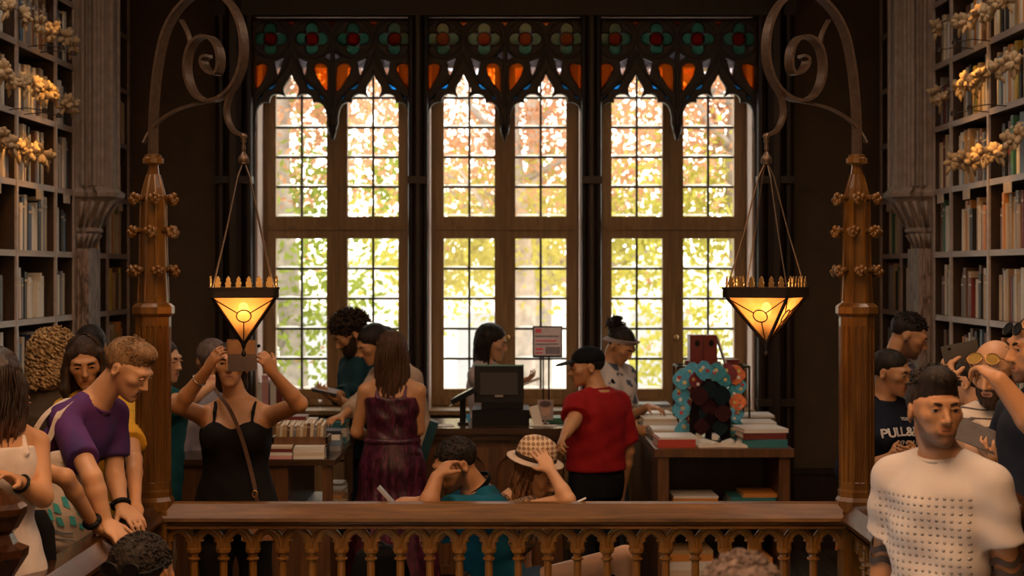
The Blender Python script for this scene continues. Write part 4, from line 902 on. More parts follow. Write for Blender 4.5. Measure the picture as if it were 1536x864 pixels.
for k, (a, cn, t, h_) in enumerate(((372, 'pink', .05, .2), (388, 'white', .03, .18), (396, 'pink', .045, .24), (408, 'white', .04, .21), (417, 'maroon', .04, .19))):
    book((X(a, 11.97), 12.1, ZS+.001), (0, 0, 0), (t, .15, h_), cn, '%s book standing on the left window sill, %s from the left' % (cn, ['first', 'second', 'third', 'fourth', 'fifth'][k]))
# bench behind the balustrade for the seated pair
bn = empty('bench', (0.0, 7.95, 0), 'low wooden bench behind the balustrade under the seated pair', 'bench')
MB().bx(-0.62, 0.72, 7.72, 8.15, 0.28, 0.32).build('seat', WOOD_FURN, bn)
for x in (-0.55, 0.65): MB().bx(x-.03, x+.03, 7.75, 8.12, 0, 0.28).build('leg', WOOD_FURN, bn)
# ------------------------------------------------------------------ figure modelling: smooth distance fields meshed by surface nets
class Field:
    """collects primitives; mesh() evaluates them on a grid and extracts one continuous skin"""
    def __init__(s): s.pr = []
    def cone(s, a, b, ra, rb, k=0.02, op='u', flat=None):
        """tapered capsule; flat=(axis, factor) squashes it along an axis"""
        s.pr.append(('c', np.array(a, float), np.array(b, float), ra, rb, k, op, flat)); return s
    def chain(s, pts, rad, k=0.015, op='u', flat=None):
        for i in range(len(pts)-1): s.cone(pts[i], pts[i+1], rad[i], rad[i+1], k, op, flat)
        return s
    def ell(s, c, r, M=None, k=0.02, op='u'):
        s.pr.append(('e', np.array(c, float), np.array(r, float), np.array(M, float) if M is not None else np.eye(3), k, op)); return s
    def loft(s, o, M, sec, k=0.02, op='u', pw=2.0):
        """stacked ellipses along local z: sec rows (z, cx, cy, rx, ry); M columns = local axes in world"""
        s.pr.append(('l', np.array(o, float), np.array(M, float), np.array(sec, float), k, op, pw)); return s
    def box(s, c, h, M=None, k=0.005, op='u', r=0.0):
        s.pr.append(('b', np.array(c, float), np.array(h, float), np.array(M, float) if M is not None else np.eye(3), k, op, r)); return s
    def fn(s, lo, hi, f): s.pr.append(('f', np.array(lo, float), np.array(hi, float), f)); return s
    def bounds(s):
        lo = np.full(3, 1e9); hi = -lo
        for p in s.pr:
            if p[0] == 'f': continue
            op = p[6] if p[0] == 'c' else (p[5])
            if op != 'u': continue
            a, b = s.bb(p); lo = np.minimum(lo, a); hi = np.maximum(hi, b)
        return lo, hi
    def bb(s, p):
        if p[0] == 'c':
            r = max(p[3], p[4]); return np.minimum(p[1], p[2])-r, np.maximum(p[1], p[2])+r
        if p[0] == 'e': r = p[2].max(); return p[1]-r, p[1]+r
        if p[0] == 'b':
            e = np.abs(p[3]) @ (p[2]+p[6]); return p[1]-e, p[1]+e
        if p[0] == 'l':
            sec = p[3]; pts = []
            for z, cx, cy, rx, ry in sec:
                for a in (-1, 1):
                    for b in (-1, 1): pts.append(p[1] + p[2] @ np.array((cx+a*rx, cy+b*ry, z)))
            pts = np.array(pts); return pts.min(0), pts.max(0)
        return p[1], p[2]
    def mesh(s, name, h, disp=None):
        lo, hi = s.bounds(); lo = lo-3*h; hi = hi+3*h
        n = np.ceil((hi-lo)/h).astype(int)+1
        V = np.full(n, 0.2, np.float32)
        ax = [lo[i]+h*np.arange(n[i]) for i in range(3)]
        for p in s.pr:
            k = p[4] if p[0] in 'el' else (p[5] if p[0] == 'c' else (p[4] if p[0] == 'b' else 0))
            op = {'c': lambda: p[6], 'e': lambda: p[5], 'l': lambda: p[5], 'b': lambda: p[5], 'f': lambda: 'f'}[p[0]]()
            a, b = s.bb(p); mg = max(3*h, k*1.2+2*h) if op != 'f' else 0
            i0 = np.maximum(0, np.floor((a-mg-lo)/h).astype(int)); i1 = np.minimum(n, np.ceil((b+mg-lo)/h).astype(int)+1)
            if (i1 <= i0).any(): continue
            sl = tuple(slice(i0[i], i1[i]) for i in range(3))
            x, y, z = np.meshgrid(*[ax[i][sl[i]].astype(np.float32) for i in range(3)], indexing='ij', sparse=True)
            if p[0] == 'c':
                A, B, ra, rb, fl = p[1], p[2], p[3], p[4], p[7]
                D = B-A; L2 = float(D @ D)+1e-12
                px, py, pz = x-A[0], y-A[1], z-A[2]
                t = np.clip((px*D[0]+py*D[1]+pz*D[2])/L2, 0, 1)
                qx, qy, qz = px-t*D[0], py-t*D[1], pz-t*D[2]
                if fl is not None:
                    f = np.array(fl[0], float); f /= np.linalg.norm(f); dt = (qx*f[0]+qy*f[1]+qz*f[2])*(1/fl[1]-1)
                    qx, qy, qz = qx+dt*f[0], qy+dt*f[1], qz+dt*f[2]
                    d = (np.sqrt(qx*qx+qy*qy+qz*qz)-(ra+(rb-ra)*t))*fl[1]**0.5
                else: d = np.sqrt(qx*qx+qy*qy+qz*qz)-(ra+(rb-ra)*t)
            elif p[0] == 'e':
                px, py, pz = x-p[1][0], y-p[1][1], z-p[1][2]; M = p[3]; r = p[2]
                q = [(px*M[0, i]+py*M[1, i]+pz*M[2, i])/r[i] for i in range(3)]
                l = np.sqrt(q[0]**2+q[1]**2+q[2]**2); g_ = np.sqrt((q[0]/r[0])**2+(q[1]/r[1])**2+(q[2]/r[2])**2)+1e-9
                d = l*(l-1)/g_
            elif p[0] == 'b':
                px, py, pz = x-p[1][0], y-p[1][1], z-p[1][2]; M = p[3]; hh = p[2]
                q = [np.abs(px*M[0, i]+py*M[1, i]+pz*M[2, i])-hh[i] for i in range(3)]
                d = np.sqrt(sum(np.maximum(v, 0)**2 for v in q))+np.minimum(np.maximum(np.maximum(q[0], q[1]), q[2]), 0)-p[6]
            elif p[0] == 'l':
                px, py, pz = x-p[1][0], y-p[1][1], z-p[1][2]; M = p[2]; sec = p[3]
                u, v, w = [px*M[0, i]+py*M[1, i]+pz*M[2, i] for i in range(3)]
                wc = np.clip(w, sec[0, 0], sec[-1, 0])
                f = [np.interp(wc, sec[:, 0], sec[:, j]) for j in range(1, 5)]
                e = p[6]; qx, qy = (u-f[0])/f[2], (v-f[1])/f[3]
                l = (np.abs(qx)**e+np.abs(qy)**e)**(1/e); dr = (l-1)*np.minimum(f[2], f[3])
                dz = np.abs(w-wc); d = np.where(dz > 0, np.sqrt(np.maximum(dr, 0)**2+dz**2), dr)
            else:
                V[sl] = p[3](V[sl], x, y, z); continue
            d = d.astype(np.float32)
            if op == 'u':
                o = V[sl]; hq = np.clip(0.5+0.5*(o-d)/max(k, 1e-5), 0, 1); V[sl] = o+(d-o)*hq-k*hq*(1-hq)
            elif op == 's':
                o = V[sl]; d = -d; hq = np.clip(0.5-0.5*(o-d)/max(k, 1e-5), 0, 1); V[sl] = o+(d-o)*hq+k*hq*(1-hq)
        if disp is not None:
            X_, Y_, Z_ = np.meshgrid(*[a.astype(np.float32) for a in ax], indexing='ij', sparse=True)
            near = np.abs(V) < 4*h
            D = disp(X_, Y_, Z_); V = np.where(near, V+D, V)
        return netmesh(name, V, lo, h)
def netmesh(name, V, lo, h):
    S = V < 0; S[0] = S[-1] = False; S[:, 0] = S[:, -1] = False; S[:, :, 0] = S[:, :, -1] = False
    cnt = np.zeros([k-1 for k in V.shape], np.int8)
    for a in (0, 1):
        for b in (0, 1):
            for c in (0, 1): cnt += S[a:V.shape[0]-1+a, b:V.shape[1]-1+b, c:V.shape[2]-1+c]
    act = (cnt > 0) & (cnt < 8); idx = np.argwhere(act); nv = len(idx)
    ids = np.full(act.shape, -1, np.int32); ids[act] = np.arange(nv)
    corner = {}
    for a in (0, 1):
        for b in (0, 1):
            for c in (0, 1): corner[a, b, c] = V[idx[:, 0]+a, idx[:, 1]+b, idx[:, 2]+c]
    acc = np.zeros((nv, 3)); num = np.zeros(nv)
    for A in corner:
        for i in range(3):
            if A[i]: continue
            B = list(A); B[i] = 1; B = tuple(B); va, vb = corner[A], corner[B]; cr = (va < 0) != (vb < 0)
            t = np.where(cr, va/np.where(np.abs(va-vb) < 1e-9, 1e-9, va-vb), 0)
            pt = np.array(A, float)[None, :].repeat(nv, 0); pt[:, i] = t
            acc += np.where(cr[:, None], pt, 0); num += cr
    vt = lo+h*(idx+acc/np.maximum(num, 1)[:, None])
    quads = []
    for i in range(3):
        j, k = (i+1) % 3, (i+2) % 3
        sl0 = [slice(1, -1)]*3; sl1 = [slice(1, -1)]*3; sl0[i] = slice(0, -1); sl1[i] = slice(1, None)
        ch = S[tuple(sl0)] != S[tuple(sl1)]; e = np.argwhere(ch)
        off = np.ones(3, int); off[i] = 0; e = e+off
        ins = S[e[:, 0], e[:, 1], e[:, 2]]
        def cid(dj, dk):
            q = e.copy(); q[:, j] += dj; q[:, k] += dk; return ids[q[:, 0], q[:, 1], q[:, 2]]
        q4 = np.stack([cid(-1, -1), cid(0, -1), cid(0, 0), cid(-1, 0)], 1)
        q4[~ins] = q4[~ins][:, ::-1]; quads.append(q4)
    Q = np.concatenate(quads); Q = Q[(Q >= 0).all(1)]
    # one relaxing pass
    nb = np.zeros((nv, 3)); nn = np.zeros(nv)
    for a in range(4):
        b = (a+1) % 4
        np.add.at(nb, Q[:, a], vt[Q[:, b]]); np.add.at(nn, Q[:, a], 1)
        np.add.at(nb, Q[:, b], vt[Q[:, a]]); np.add.at(nn, Q[:, b], 1)
    vt = vt*0.6+0.4*nb/np.maximum(nn, 1)[:, None]
    me = bpy.data.meshes.new(name)
    me.vertices.add(nv); me.vertices.foreach_set('co', vt.astype(np.float32).ravel())
    me.loops.add(len(Q)*4); me.loops.foreach_set('vertex_index', Q.astype(np.int32).ravel())
    me.polygons.add(len(Q)); me.polygons.foreach_set('loop_start', np.arange(0, len(Q)*4, 4, dtype=np.int32))
    me.update(calc_edges=True); me.validate(); me.shade_smooth()
    return me
# ------------------------------------------------------------------ people
def math_(nt, op, a, b=None):
    n = N(nt, 'ShaderNodeMath', operation=op)
    for i, v in enumerate((a, b)):
        if v is None: continue
        if isinstance(v, (int, float)): n.inputs[i].default_value = v
        else: nt.links.new(v, n.inputs[i])
    return n.outputs[0]
def skin(name, c):
    m, nt, b = _new(name)
    f = noise(nt, coords(nt), 40, 4); f2 = noise(nt, coords(nt), 7, 2)
    mx = N(nt, 'ShaderNodeMath', operation='ADD'); mx.inputs[1].default_value = 0; nt.links.new(f, mx.inputs[0])
    cr = ramp(nt, f2, [(0.3, tuple(x*0.86 for x in c)), (0.7, tuple(min(1, x*1.1) for x in c))])
    f3 = noise(nt, coords(nt), 260, 2)
    for att, tone in (('beard', (c[0]*.30, c[1]*.29, c[2]*.32)), ('lips', (c[0]*.72, c[1]*.50, c[2]*.58))):
        at = N(nt, 'ShaderNodeAttribute', attribute_name=att); mix = N(nt, 'ShaderNodeMix', data_type='RGBA')
        fac = math_(nt, 'MULTIPLY', at.outputs['Fac'], math_(nt, 'ADD', math_(nt, 'MULTIPLY', f3, .7), .62)) if att == 'beard' else at.outputs['Fac']
        nt.links.new(fac, mix.inputs[0]); nt.links.new(cr, mix.inputs[6]); mix.inputs[7].default_value = (*tone, 1); cr = mix.outputs[2]
    nt.links.new(cr, b.inputs['Base Color'])
    b.inputs['Roughness'].default_value = 0.5; b.inputs['Subsurface Weight'].default_value = 0.0
    bump(nt, b, f, 0.08, 0.002); return m
SK_L = skin('skin_fair', (0.62, 0.335, 0.18)); SK_M = skin('skin_medium', (0.54, 0.27, 0.125)); SK_T = skin('skin_tan', (0.46, 0.22, 0.098)); SK_D = skin('skin_olive', (0.44, 0.22, 0.108))
LIPS = flat('lips', (0.26, 0.115, 0.085), 0.5); STUB = flat('stubble', (0.21, 0.115, 0.065), 0.7, 0, 0.3, 120, 0.3)
MOUTH = flat('mouth_line', (0.07, 0.025, 0.018), 0.6); EYEW = flat('eye_white', (0.38, 0.33, 0.29), 0.25, 0, 0.02); IRIS = flat('iris_dark', (0.03, 0.016, 0.01), 0.15)
def hairmat(name, c, c2=None, fine=60):
    m, nt, b = _new(name); c2 = c2 or tuple(min(1, x*2.2+.004) for x in c)
    f = noise(nt, coords(nt, (1, 1, 0.12)), fine, 5, 0.65, 0.8)
    nt.links.new(ramp(nt, f, [(0.35, c), (0.7, c2)]), b.inputs['Base Color'])
    b.inputs['Roughness'].default_value = 0.55; b.inputs['Specular IOR Level'].default_value = 0.25; bump(nt, b, f, 0.8, 0.008); return m
H_BLK = hairmat('hair_black', (0.006, 0.004, 0.003), (0.034, 0.022, 0.015)); H_DKB = hairmat('hair_dark_brown', (0.014, 0.008, 0.005), (0.06, 0.032, 0.018)); H_BRN = hairmat('hair_brown', (0.045, 0.02, 0.009)); H_AUB = hairmat('hair_auburn', (0.10, 0.04, 0.014), (0.26, 0.12, 0.05)); H_SND = hairmat('hair_sandy', (0.12, 0.06, 0.025), (0.36, 0.21, 0.10)); H_BLD = hairmat('hair_blond', (0.26, 0.14, 0.055), (0.62, 0.42, 0.20)); H_GRY = hairmat('hair_greybrown', (0.10, 0.07, 0.06), (0.22, 0.16, 0.14))
def cloth(name, c, rough=0.85, nscale=14, var=0.15, weave=350):
    m, nt, b = _new(name)
    f = noise(nt, coords(nt), nscale, 4)
    nt.links.new(ramp(nt, f, [(0.3, tuple(x*(1-var) for x in c)), (0.7, tuple(min(1, x*(1+var)) for x in c))]), b.inputs['Base Color'])
    b.inputs['Roughness'].default_value = rough; b.inputs['Specular IOR Level'].default_value = 0.15
    bump(nt, b, noise(nt, coords(nt), weave, 2), 0.15, 0.002); return m
def patterned(name, fac_fn, c1, c2, rough=0.8, bumpy=0.0, rot=(0, 0, 0)):
    m, nt, b = _new(name); sep = N(nt, 'ShaderNodeSeparateXYZ'); nt.links.new(coords(nt, (1, 1, 1), rot), sep.inputs[0])
    f = fac_fn(nt, sep.outputs[0], sep.outputs[1], sep.outputs[2])
    nt.links.new(ramp(nt, f, [(0.42, c1), (0.58, c2)]), b.inputs['Base Color']); b.inputs['Roughness'].default_value = rough
    if bumpy: bump(nt, b, f, bumpy, 0.006)
    return m
def dots_fn(fr): return lambda nt, x, y, z: math_(nt, 'MULTIPLY', math_(nt, 'SINE', math_(nt, 'MULTIPLY', x, fr)), math_(nt, 'SINE', math_(nt, 'MULTIPLY', z, fr)))

def Rm(heading=0, pitch=0, roll=0):
    return np.array(Matrix.Rotation(math.radians(heading), 3, 'Z') @ Matrix.Rotation(math.radians(pitch), 3, 'X') @ Matrix.Rotation(math.radians(roll), 3, 'Y'))
def nrmz(v): v = np.array(v, float); return v/(np.linalg.norm(v)+1e-9)
def pt(p): return np.array(P(*p)) if isinstance(p, tuple) else np.array(p, float)
def ik(s, w, la, lb, hint):
    d = w-s; L = np.linalg.norm(d); L = min(L, (la+lb)*0.995); dn = nrmz(d)
    a = (la*la-lb*lb+L*L)/(2*L); h = math.sqrt(max(1e-6, la*la-a*a)); hn = hint-dn*(hint @ dn); hn = nrmz(hn)
    return s+dn*a+hn*h

class Person:
    def __init__(s, label, head, hh=0.222, z0=0.0, face=0, pitch=0, roll=0, body=0, lean=0, side=0, sex='m', girth=1.0, arms=None, seat=None, shift=(0, 0, 0), skin=None, vox=0.008, legs=True, group=None, stub=False, curl=None, brow=None):
        s.hh = hh; s.k = hh/0.225; s.H = hh*7.75; s.q = s.H/1.74; s.sex = sex; s.g = girth; s.z0 = z0; s.skin = skin or SK_M; s.vox = vox; s.stub = stub
        s.hc = pt(head); s.Mh = Rm(face, pitch, roll); s.Mb = Rm(body, lean, side); s.Mhy = Rm(face)
        q = s.q; s.body_h = body
        s.nb = s.hc + s.Mh @ np.array((0, 0.036, -0.135))*s.k*0.6 + (s.Mb @ np.array((0, 0.03, -0.135))*s.k)*0.4 + np.array(shift)
        s.o = s.nb - s.Mb @ np.array((0, 0.015, 0.52))*q
        sw = (0.168 if sex == 'm' else 0.150)*girth**0.4
        s.sh = {'L': s.T((sw, 0.005, 0.432)), 'R': s.T((-sw, 0.005, 0.432))}
        s.el, s.wr, s.hd = {}, {}, {}
        la, lb = 0.30*q, 0.262*q; s.hand_opt = {}
        arms = arms or {}
        for sd in 'LR':
            sg = 1 if sd == 'L' else -1; a = arms.get(sd, {})
            if 'wrist' in a:
                s.wr[sd] = pt(a['wrist'])
                if 'elbow' in a: s.el[sd] = pt(a['elbow'])
                else:
                    hint = a.get('hint', (sg*0.5, 0.3, -1)); s.el[sd] = ik(s.sh[sd], s.wr[sd], la, lb, Rm(body) @ np.array(hint))
            else:
                o = s.sh[sd]; R0 = Rm(body); s.el[sd] = o + R0 @ np.array((sg*0.05, 0.03, -0.29))*q; s.wr[sd] = s.el[sd] + R0 @ np.array((sg*0.01, -0.07, -0.25))*q
            dd = a.get('dir'); dd = nrmz(pt(dd)-s.wr[sd]) if dd is not None else nrmz(s.wr[sd]-s.el[sd])
            nn = a.get('palm'); nn = np.array(nn, float) if nn is not None else Rm(body) @ np.array((-sg, 0, 0))
            nn = nrmz(nn-dd*(nn @ dd)); s.hd[sd] = (dd, nn, a.get('curl', 0.35), a.get('spread', 0.1), a.get('thumb', 0.5), a.get('idx'))
        base = np.array((s.o[0], s.o[1], z0))
        s.base = base; s.seat = seat
        R0 = Rm(body); s.hip, s.kn, s.an, s.toe = {}, {}, {}, {}
        for sd in 'LR':
            sg = 1 if sd == 'L' else -1
            s.hip[sd] = s.T((sg*0.088, 0, -0.03))
            if seat:
                kx = seat.get(sd) or (sg*0.13, -0.42, -0.02)
                s.kn[sd] = s.hip[sd] + R0 @ np.array(kx)*q if not isinstance(kx[0], str) else pt(kx[1:])
                ax = seat.get(sd+'a') or (0.0, 0.02, -0.40); s.an[sd] = s.kn[sd]+R0 @ np.array(ax)*q
                s.an[sd][2] = max(z0+0.07, s.an[sd][2]) if not seat.get(sd+'a') else s.an[sd][2]
            else:
                s.an[sd] = np.array((*(base+R0 @ np.array((sg*0.10, 0.02, 0)))[:2], z0+0.08)); s.kn[sd] = (s.hip[sd]+s.an[sd])/2 + R0 @ np.array((0, -0.025, 0.02))
            s.toe[sd] = s.an[sd] + R0 @ np.array((sg*0.03, -0.15, -0.035))
        s.root = empty('person', (base[0], base[1], z0), label, 'person', group)
    def T(s, p): return s.o + s.Mb @ (np.array(p, float)*s.q)
    def h(s, p): return s.hc + s.Mh @ (np.array(p, float)*s.k)
    def put(s, name, me, mats, parent=None):
        me.transform(Matrix.Translation(-Vector(s.root.location)))
        for m in (mats if isinstance(mats, (list, tuple)) else [mats]): me.materials.append(m)
        o = bpy.data.objects.new(name, me); col.objects.link(o); o.parent = parent or s.root; WLOC[o.name] = Vector(s.root.location); return o
    def mb(s, mbuild, name, mat, smooth=True, parent=None): return mbuild.build(name, mat, parent or s.root, smooth)
    def sections(s, off=0.0, z0=-0.10, z1=0.51):
        g = s.g; q = s.q
        if s.sex == 'm': S = [(-.12, 0, .0, .155, .105), (0, 0, .0, .168, .118), (.10, 0, -.005, .158, .114), (.20, 0, -.008, .150, .110), (.32, 0, -.002, .162, .118), (.40, 0, .0, .170, .120), (.45, 0, .008, .140, .094), (.51, 0, .015, .070, .060)]
        else: S = [(-.12, 0, .0, .165, .11), (0, 0, .0, .172, .122), (.10, 0, -.004, .145, .108), (.19, 0, -.006, .122, .094), (.30, 0, -.004, .138, .106), (.39, 0, .0, .142, .106), (.44, 0, .008, .118, .084), (.51, 0, .015, .060, .052)]
        S = np.array(S); S[:, 3:] *= g; zs = sorted(set([z0] + [z for z in S[:, 0] if z0 < z < z1] + [z1]))
        zs = np.linspace(z0, z1, 26); zz_ = np.linspace(-.14, .53, 120); kern = np.hanning(17); kern /= kern.sum(); C = []
        for j in (1, 2, 3, 4):
            v = np.interp(zz_, S[:, 0], S[:, j]); v = np.convolve(np.pad(v, 8, mode='edge'), kern, 'valid'); C.append(np.interp(zs, zz_, v)*q)
        return [(zs[i]*q, C[0][i], C[1][i], C[2][i]+off, C[3][i]+off) for i in range(26)]
    def bust(s, F, off=0.0):
        if s.sex == 'f':
            for sg in (1, -1): F.ell(s.T((sg*.066*s.g, -.080*s.g, .335)), np.array((.058, .052, .060))*s.q*s.g+off, s.Mb, 0.03)
    def torso(s, F, off=0.0, z0=-0.10, z1=0.51):
        F.loft(s.o, s.Mb, s.sections(off, z0, z1), 0.03, pw=2.3)
        if z1 > 0.45:
            for sd in 'LR':
                sg = 1 if sd == 'L' else -1
                F.cone(s.T((sg*.03, .02, .510)), s.sh[sd], .034*s.q+off, (.046 if s.sex == 'm' else .039)*s.q+off, 0.03)
    def arm(s, F, sd, off=0.0, frac=2.0, loose=0.0):
        m = s.sex == 'm'; q = s.q*s.g**0.5; r = (.050, .041, .040, .029) if m else (.043, .035, .033, .024)
        S_, E, W = s.sh[sd], s.el[sd], s.wr[sd]
        if frac <= 1: F.cone(S_, S_+(E-S_)*frac, r[0]*q+off, (r[0]+(r[1]-r[0])*frac)*q+off+loose, 0.02)
        else:
            F.cone(S_, E, r[0]*q+off, r[1]*q+off+loose*.5, 0.02); t = frac-1; mid = E+(W-E)*.3
            if t > .3: F.cone(E, mid, r[1]*q+off+loose*.5, r[2]*q*1.04+off+loose*.5, 0.015); F.cone(mid, E+(W-E)*t, r[2]*q*1.04+off+loose*.5, (r[2]+(r[3]-r[2])*t)*q+off+loose, 0.015)
            else: F.cone(E, E+(W-E)*t, r[1]*q+off, r[1]*q+off+loose, 0.015)
    def cut(s, F, c, n, w=0.13, L=0.06):
        """saw off everything beyond point c in direction n"""
        n = nrmz(n); a = nrmz(np.cross(n, (0.3, 0.5, 0.8))); b = np.cross(n, a); F.box(c+n*L, (w, w, L), np.stack([a, b, n], 1), 0.003, 's')
    def hand(s, F, sd):
        dd, nn, curl, spread, thumb, idx = s.hd[sd]; sc = s.q*(1.0 if s.sex == 'm' else 0.9); W = s.wr[sd]
        ac = np.cross(dd, nn)*(1 if sd == 'R' else -1)
        M = np.stack([ac, dd, nn], 1)
        F.ell(W+dd*.050*sc, np.array((.042, .055, .0165))*sc, M, 0.010)
        F.cone(W, W+dd*.03*sc, .024*sc, .026*sc, 0.012, flat=(nn, 0.75))
        for i, (off, L) in enumerate(((.031, .072), (.0105, .080), (-.0105, .074), (-.030, .058))):
            b = W+dd*(.092-(.008 if i == 3 else 0)-(.004 if i == 0 else 0))*sc+ac*off*sc; c = curl if not (i == 0 and idx is not None) else idx
            d0 = nrmz(dd+ac*off*8*spread); th = 0; p = b; rr = (.0090, .0082, .0074, .0062)
            for j, fr in enumerate((.46, .30, .24)):
                th += c*(math.radians(72), math.radians(85), math.radians(55))[j]; v = d0*math.cos(th)+nn*math.sin(th)
                p2 = p+v*L*fr*sc; F.cone(p, p2, rr[j]*sc, rr[j+1]*sc, 0.004); p = p2
        b = W+dd*.022*sc+ac*.026*sc; v = nrmz(ac*.72+dd*.62+nn*(.15+.7*thumb)); p = b+v*.042*sc; F.cone(b, p, .0135*sc, .011*sc, 0.010)
        v2 = nrmz(ac*(.5-.5*thumb)+dd*.8+nn*(.15+.75*thumb)); p2 = p+v2*.032*sc; F.cone(p, p2, .0105*sc, .0085*sc, 0.004); s.tip = p2
    def head_sdf(s, F):
        k = s.k; f = s.sex == 'f'; H = s.h; Mh = s.Mh
        nr = (.047 if f else .056)*s.g**.3*k
        F.cone(s.nb-(s.Mb @ np.array((0, 0, .02))), H((0, .026, -.06)), nr*1.12, nr, 0.025)
        F.ell(H((0, .012, .030)), np.array((.074, .093, .083))*k, Mh, 0.02)
        j = .92 if f else 1.0
        F.loft(s.hc, Mh, np.array([(-.106, 0, -.054, .020*j, .022), (-.092, 0, -.048, .036*j, .038), (-.07, 0, -.040, .048*j, .050), (-.045, 0, -.030, .057*j, .060), (-.01, 0, -.020, .065, .073), (.03, 0, -.012, .068, .080)])*k, 0.015, pw=2.2)
        for sg in (1, -1):
            F.ell(H((sg*.044, -.060, -.014)), np.array((.021, .020, .018))*k, Mh, 0.02)
            F.ell(H((sg*.0765, .010, -.008)), np.array((.0095, .019, .031))*k, Mh @ Rm(sg*18), 0.006)
            F.ell(H((sg*.0815, .009, -.004)), np.array((.005, .010, .016))*k, Mh @ Rm(sg*18), 0.004, 's')
            F.ell(H((sg*.032, -.098, .003)), np.array((.019, .016, .0115))*k, Mh, 0.008, 's')
        F.cone(H((-.036, -.080, .024)), H((.036, -.080, .024)), (.009 if f else .0115)*k, (.009 if f else .0115)*k, 0.016)
        F.chain([H((0, -.086, .020)), H((0, -.096, -.006)), H((0, -.109, -.030))], [.0075*k, .0085*k, .0115*k], 0.008)
        for sg in (1, -1): F.ell(H((sg*.0115, -.098, -.034)), np.array((.0075, .010, .007))*k, Mh, 0.004)
        F.cone(H((-.022, -.0850, -.0535)), H((.022, -.0850, -.0535)), .0065*k, .0065*k, 0.006); F.cone(H((-.019, -.0855, -.0665)), H((.019, -.0855, -.0665)), .0078*k, .0078*k, 0.006)
        F.cone(H((-.022, -.0955, -.0600)), H((.022, -.0955, -.0600)), .0018*k, .0018*k, 0.003, 's')
        F.ell(H((0, -.076, -.096)), np.array((.021, .016, .014))*k, Mh, 0.012)
    def body(s, legs=False, hands=('L', 'R')):
        F = Field(); s.torso(F, 0, -0.10 if not legs else -0.12); s.bust(F)
        for sd in 'LR': s.arm(F, sd)
        for sd in hands: s.hand(F, sd)
        if legs:
            for sd in 'LR':
                q = s.q; F.cone(s.hip[sd], s.kn[sd], .085*q, .055*q, 0.03); F.cone(s.kn[sd], s.kn[sd]+(s.an[sd]-s.kn[sd])*.35, .054*q, .054*q, 0.02); F.cone(s.kn[sd]+(s.an[sd]-s.kn[sd])*.35, s.an[sd], .054*q, .036*q, 0.02)
                F.cone(s.an[sd]-np.array((0, 0, .03)), s.toe[sd], .034*q, .026*q, 0.015)
        s.head_sdf(F)
        me = F.mesh('body', s.vox)
        c = np.zeros(len(me.vertices)*3, np.float32); me.vertices.foreach_get('co', c); c = c.reshape(-1, 3)
        l = (c-s.hc) @ s.Mh/s.k; sm = lambda a: np.clip(a, 0, 1)**2*(3-2*np.clip(a, 0, 1))
        lip = sm((1.25-((l[:, 0]/.026)**2+((l[:, 2]+.060)/.0105)**2))/.5)*(l[:, 1] < -.074)
        at = me.attributes.new('lips', 'FLOAT', 'POINT'); at.data.foreach_set('value', (lip*.8).astype(np.float32))
        if s.stub:
            top = -.034-.018*sm((np.abs(l[:, 0])-.01)/.03)+.9*np.clip(l[:, 1]+.055, 0, .055)
            w = sm((top-l[:, 2])/.022)*sm((l[:, 2]+.130)/.02)*sm((.016-l[:, 1])/.015)*(np.linalg.norm(l, axis=1) < .17)*(1-lip)
            at = me.attributes.new('beard', 'FLOAT', 'POINT'); at.data.foreach_set('value', (w*.95).astype(np.float32))
        o = s.put('body', me, s.skin); s.bodyo = o
        return o
    def eyes(s, brow=H_DKB, look=0, open_=1.0):
        k = s.k
        for sg in (1, -1):
            c = s.h((sg*.032, -.0750, .0040)); m = MB(); rings = []; n = 12
            for i in range(7):
                t = math.pi*i/12; r = max(1e-4, .0128*k*math.sin(t)); d = .0128*k*math.cos(t)
                ax = s.Mh @ nrmz((look*.3, -1, -.05)); u_ = nrmz(np.cross(ax, s.Mh @ np.array((0, 0, 1.0)))); w_ = np.cross(ax, u_)
                rings.append([Vector(c+ax*d+u_*r*math.cos(2*math.pi*j/n)+w_*r*math.sin(2*math.pi*j/n)) for j in range(n)])
            m.loft(rings[:3], 1, True); m.loft(rings[2:], 0, False)
            s.mb(m, 'eye', [EYEW, IRIS], True)
            lid = MB().tube([s.h((sg*(.032+dx), -.0935+.35*abs(dx)*abs(dx)*30, .0105-abs(dx)*.22)) for dx in (-.017, -.008, 0, .008, .017)], [.0018*k, .0032*k, .0034*k, .0032*k, .0018*k], 6); s.mb(lid, 'eyelid', s.skin)
            if sg == 1: s.mb(MB().tube([s.h((x_, y_, z_)) for x_, y_, z_ in ((-.027, -.0835, -.0612), (-.013, -.0915, -.0594), (0, -.0935, -.0602), (.013, -.0915, -.0594), (.027, -.0835, -.0612))], [.0008*k, .0016*k, .0016*k, .0016*k, .0008*k], 6), 'mouth_line', MOUTH)
            b = MB().tube([s.h((sg*x_, y_, z_)) for x_, y_, z_ in ((.013, -.0935, .0185), (.024, -.0940, .0220), (.036, -.0895, .0240), (.048, -.0775, .0195))], [.0036*k, .0050*k, .0046*k, .0018*k], 6); s.mb(b, 'eyebrow', brow)
    # ---- clothes
    def top(s, mat, name='t_shirt', sleeve=0.62, hem=-0.08, off=0.010, loose=0.012, neck=1.28, wr=0.004, vox=None, waist=0.0, vneck=0.0, collar=None, seed=0.0):
        F = Field()
        for sd in 'LR':
            if sleeve > 0: s.arm(F, sd, off, sleeve+0.06, loose)
        for sd in 'LR':
            if sleeve > 0:
                S_, E, W = s.sh[sd], s.el[sd], s.wr[sd]
                c, n = (S_+(E-S_)*sleeve, E-S_) if sleeve <= 1 else (E+(W-E)*(sleeve-1), W-E); s.cut(F, c, n, 0.11, 0.06)
        sec = s.sections(off, hem, .505)
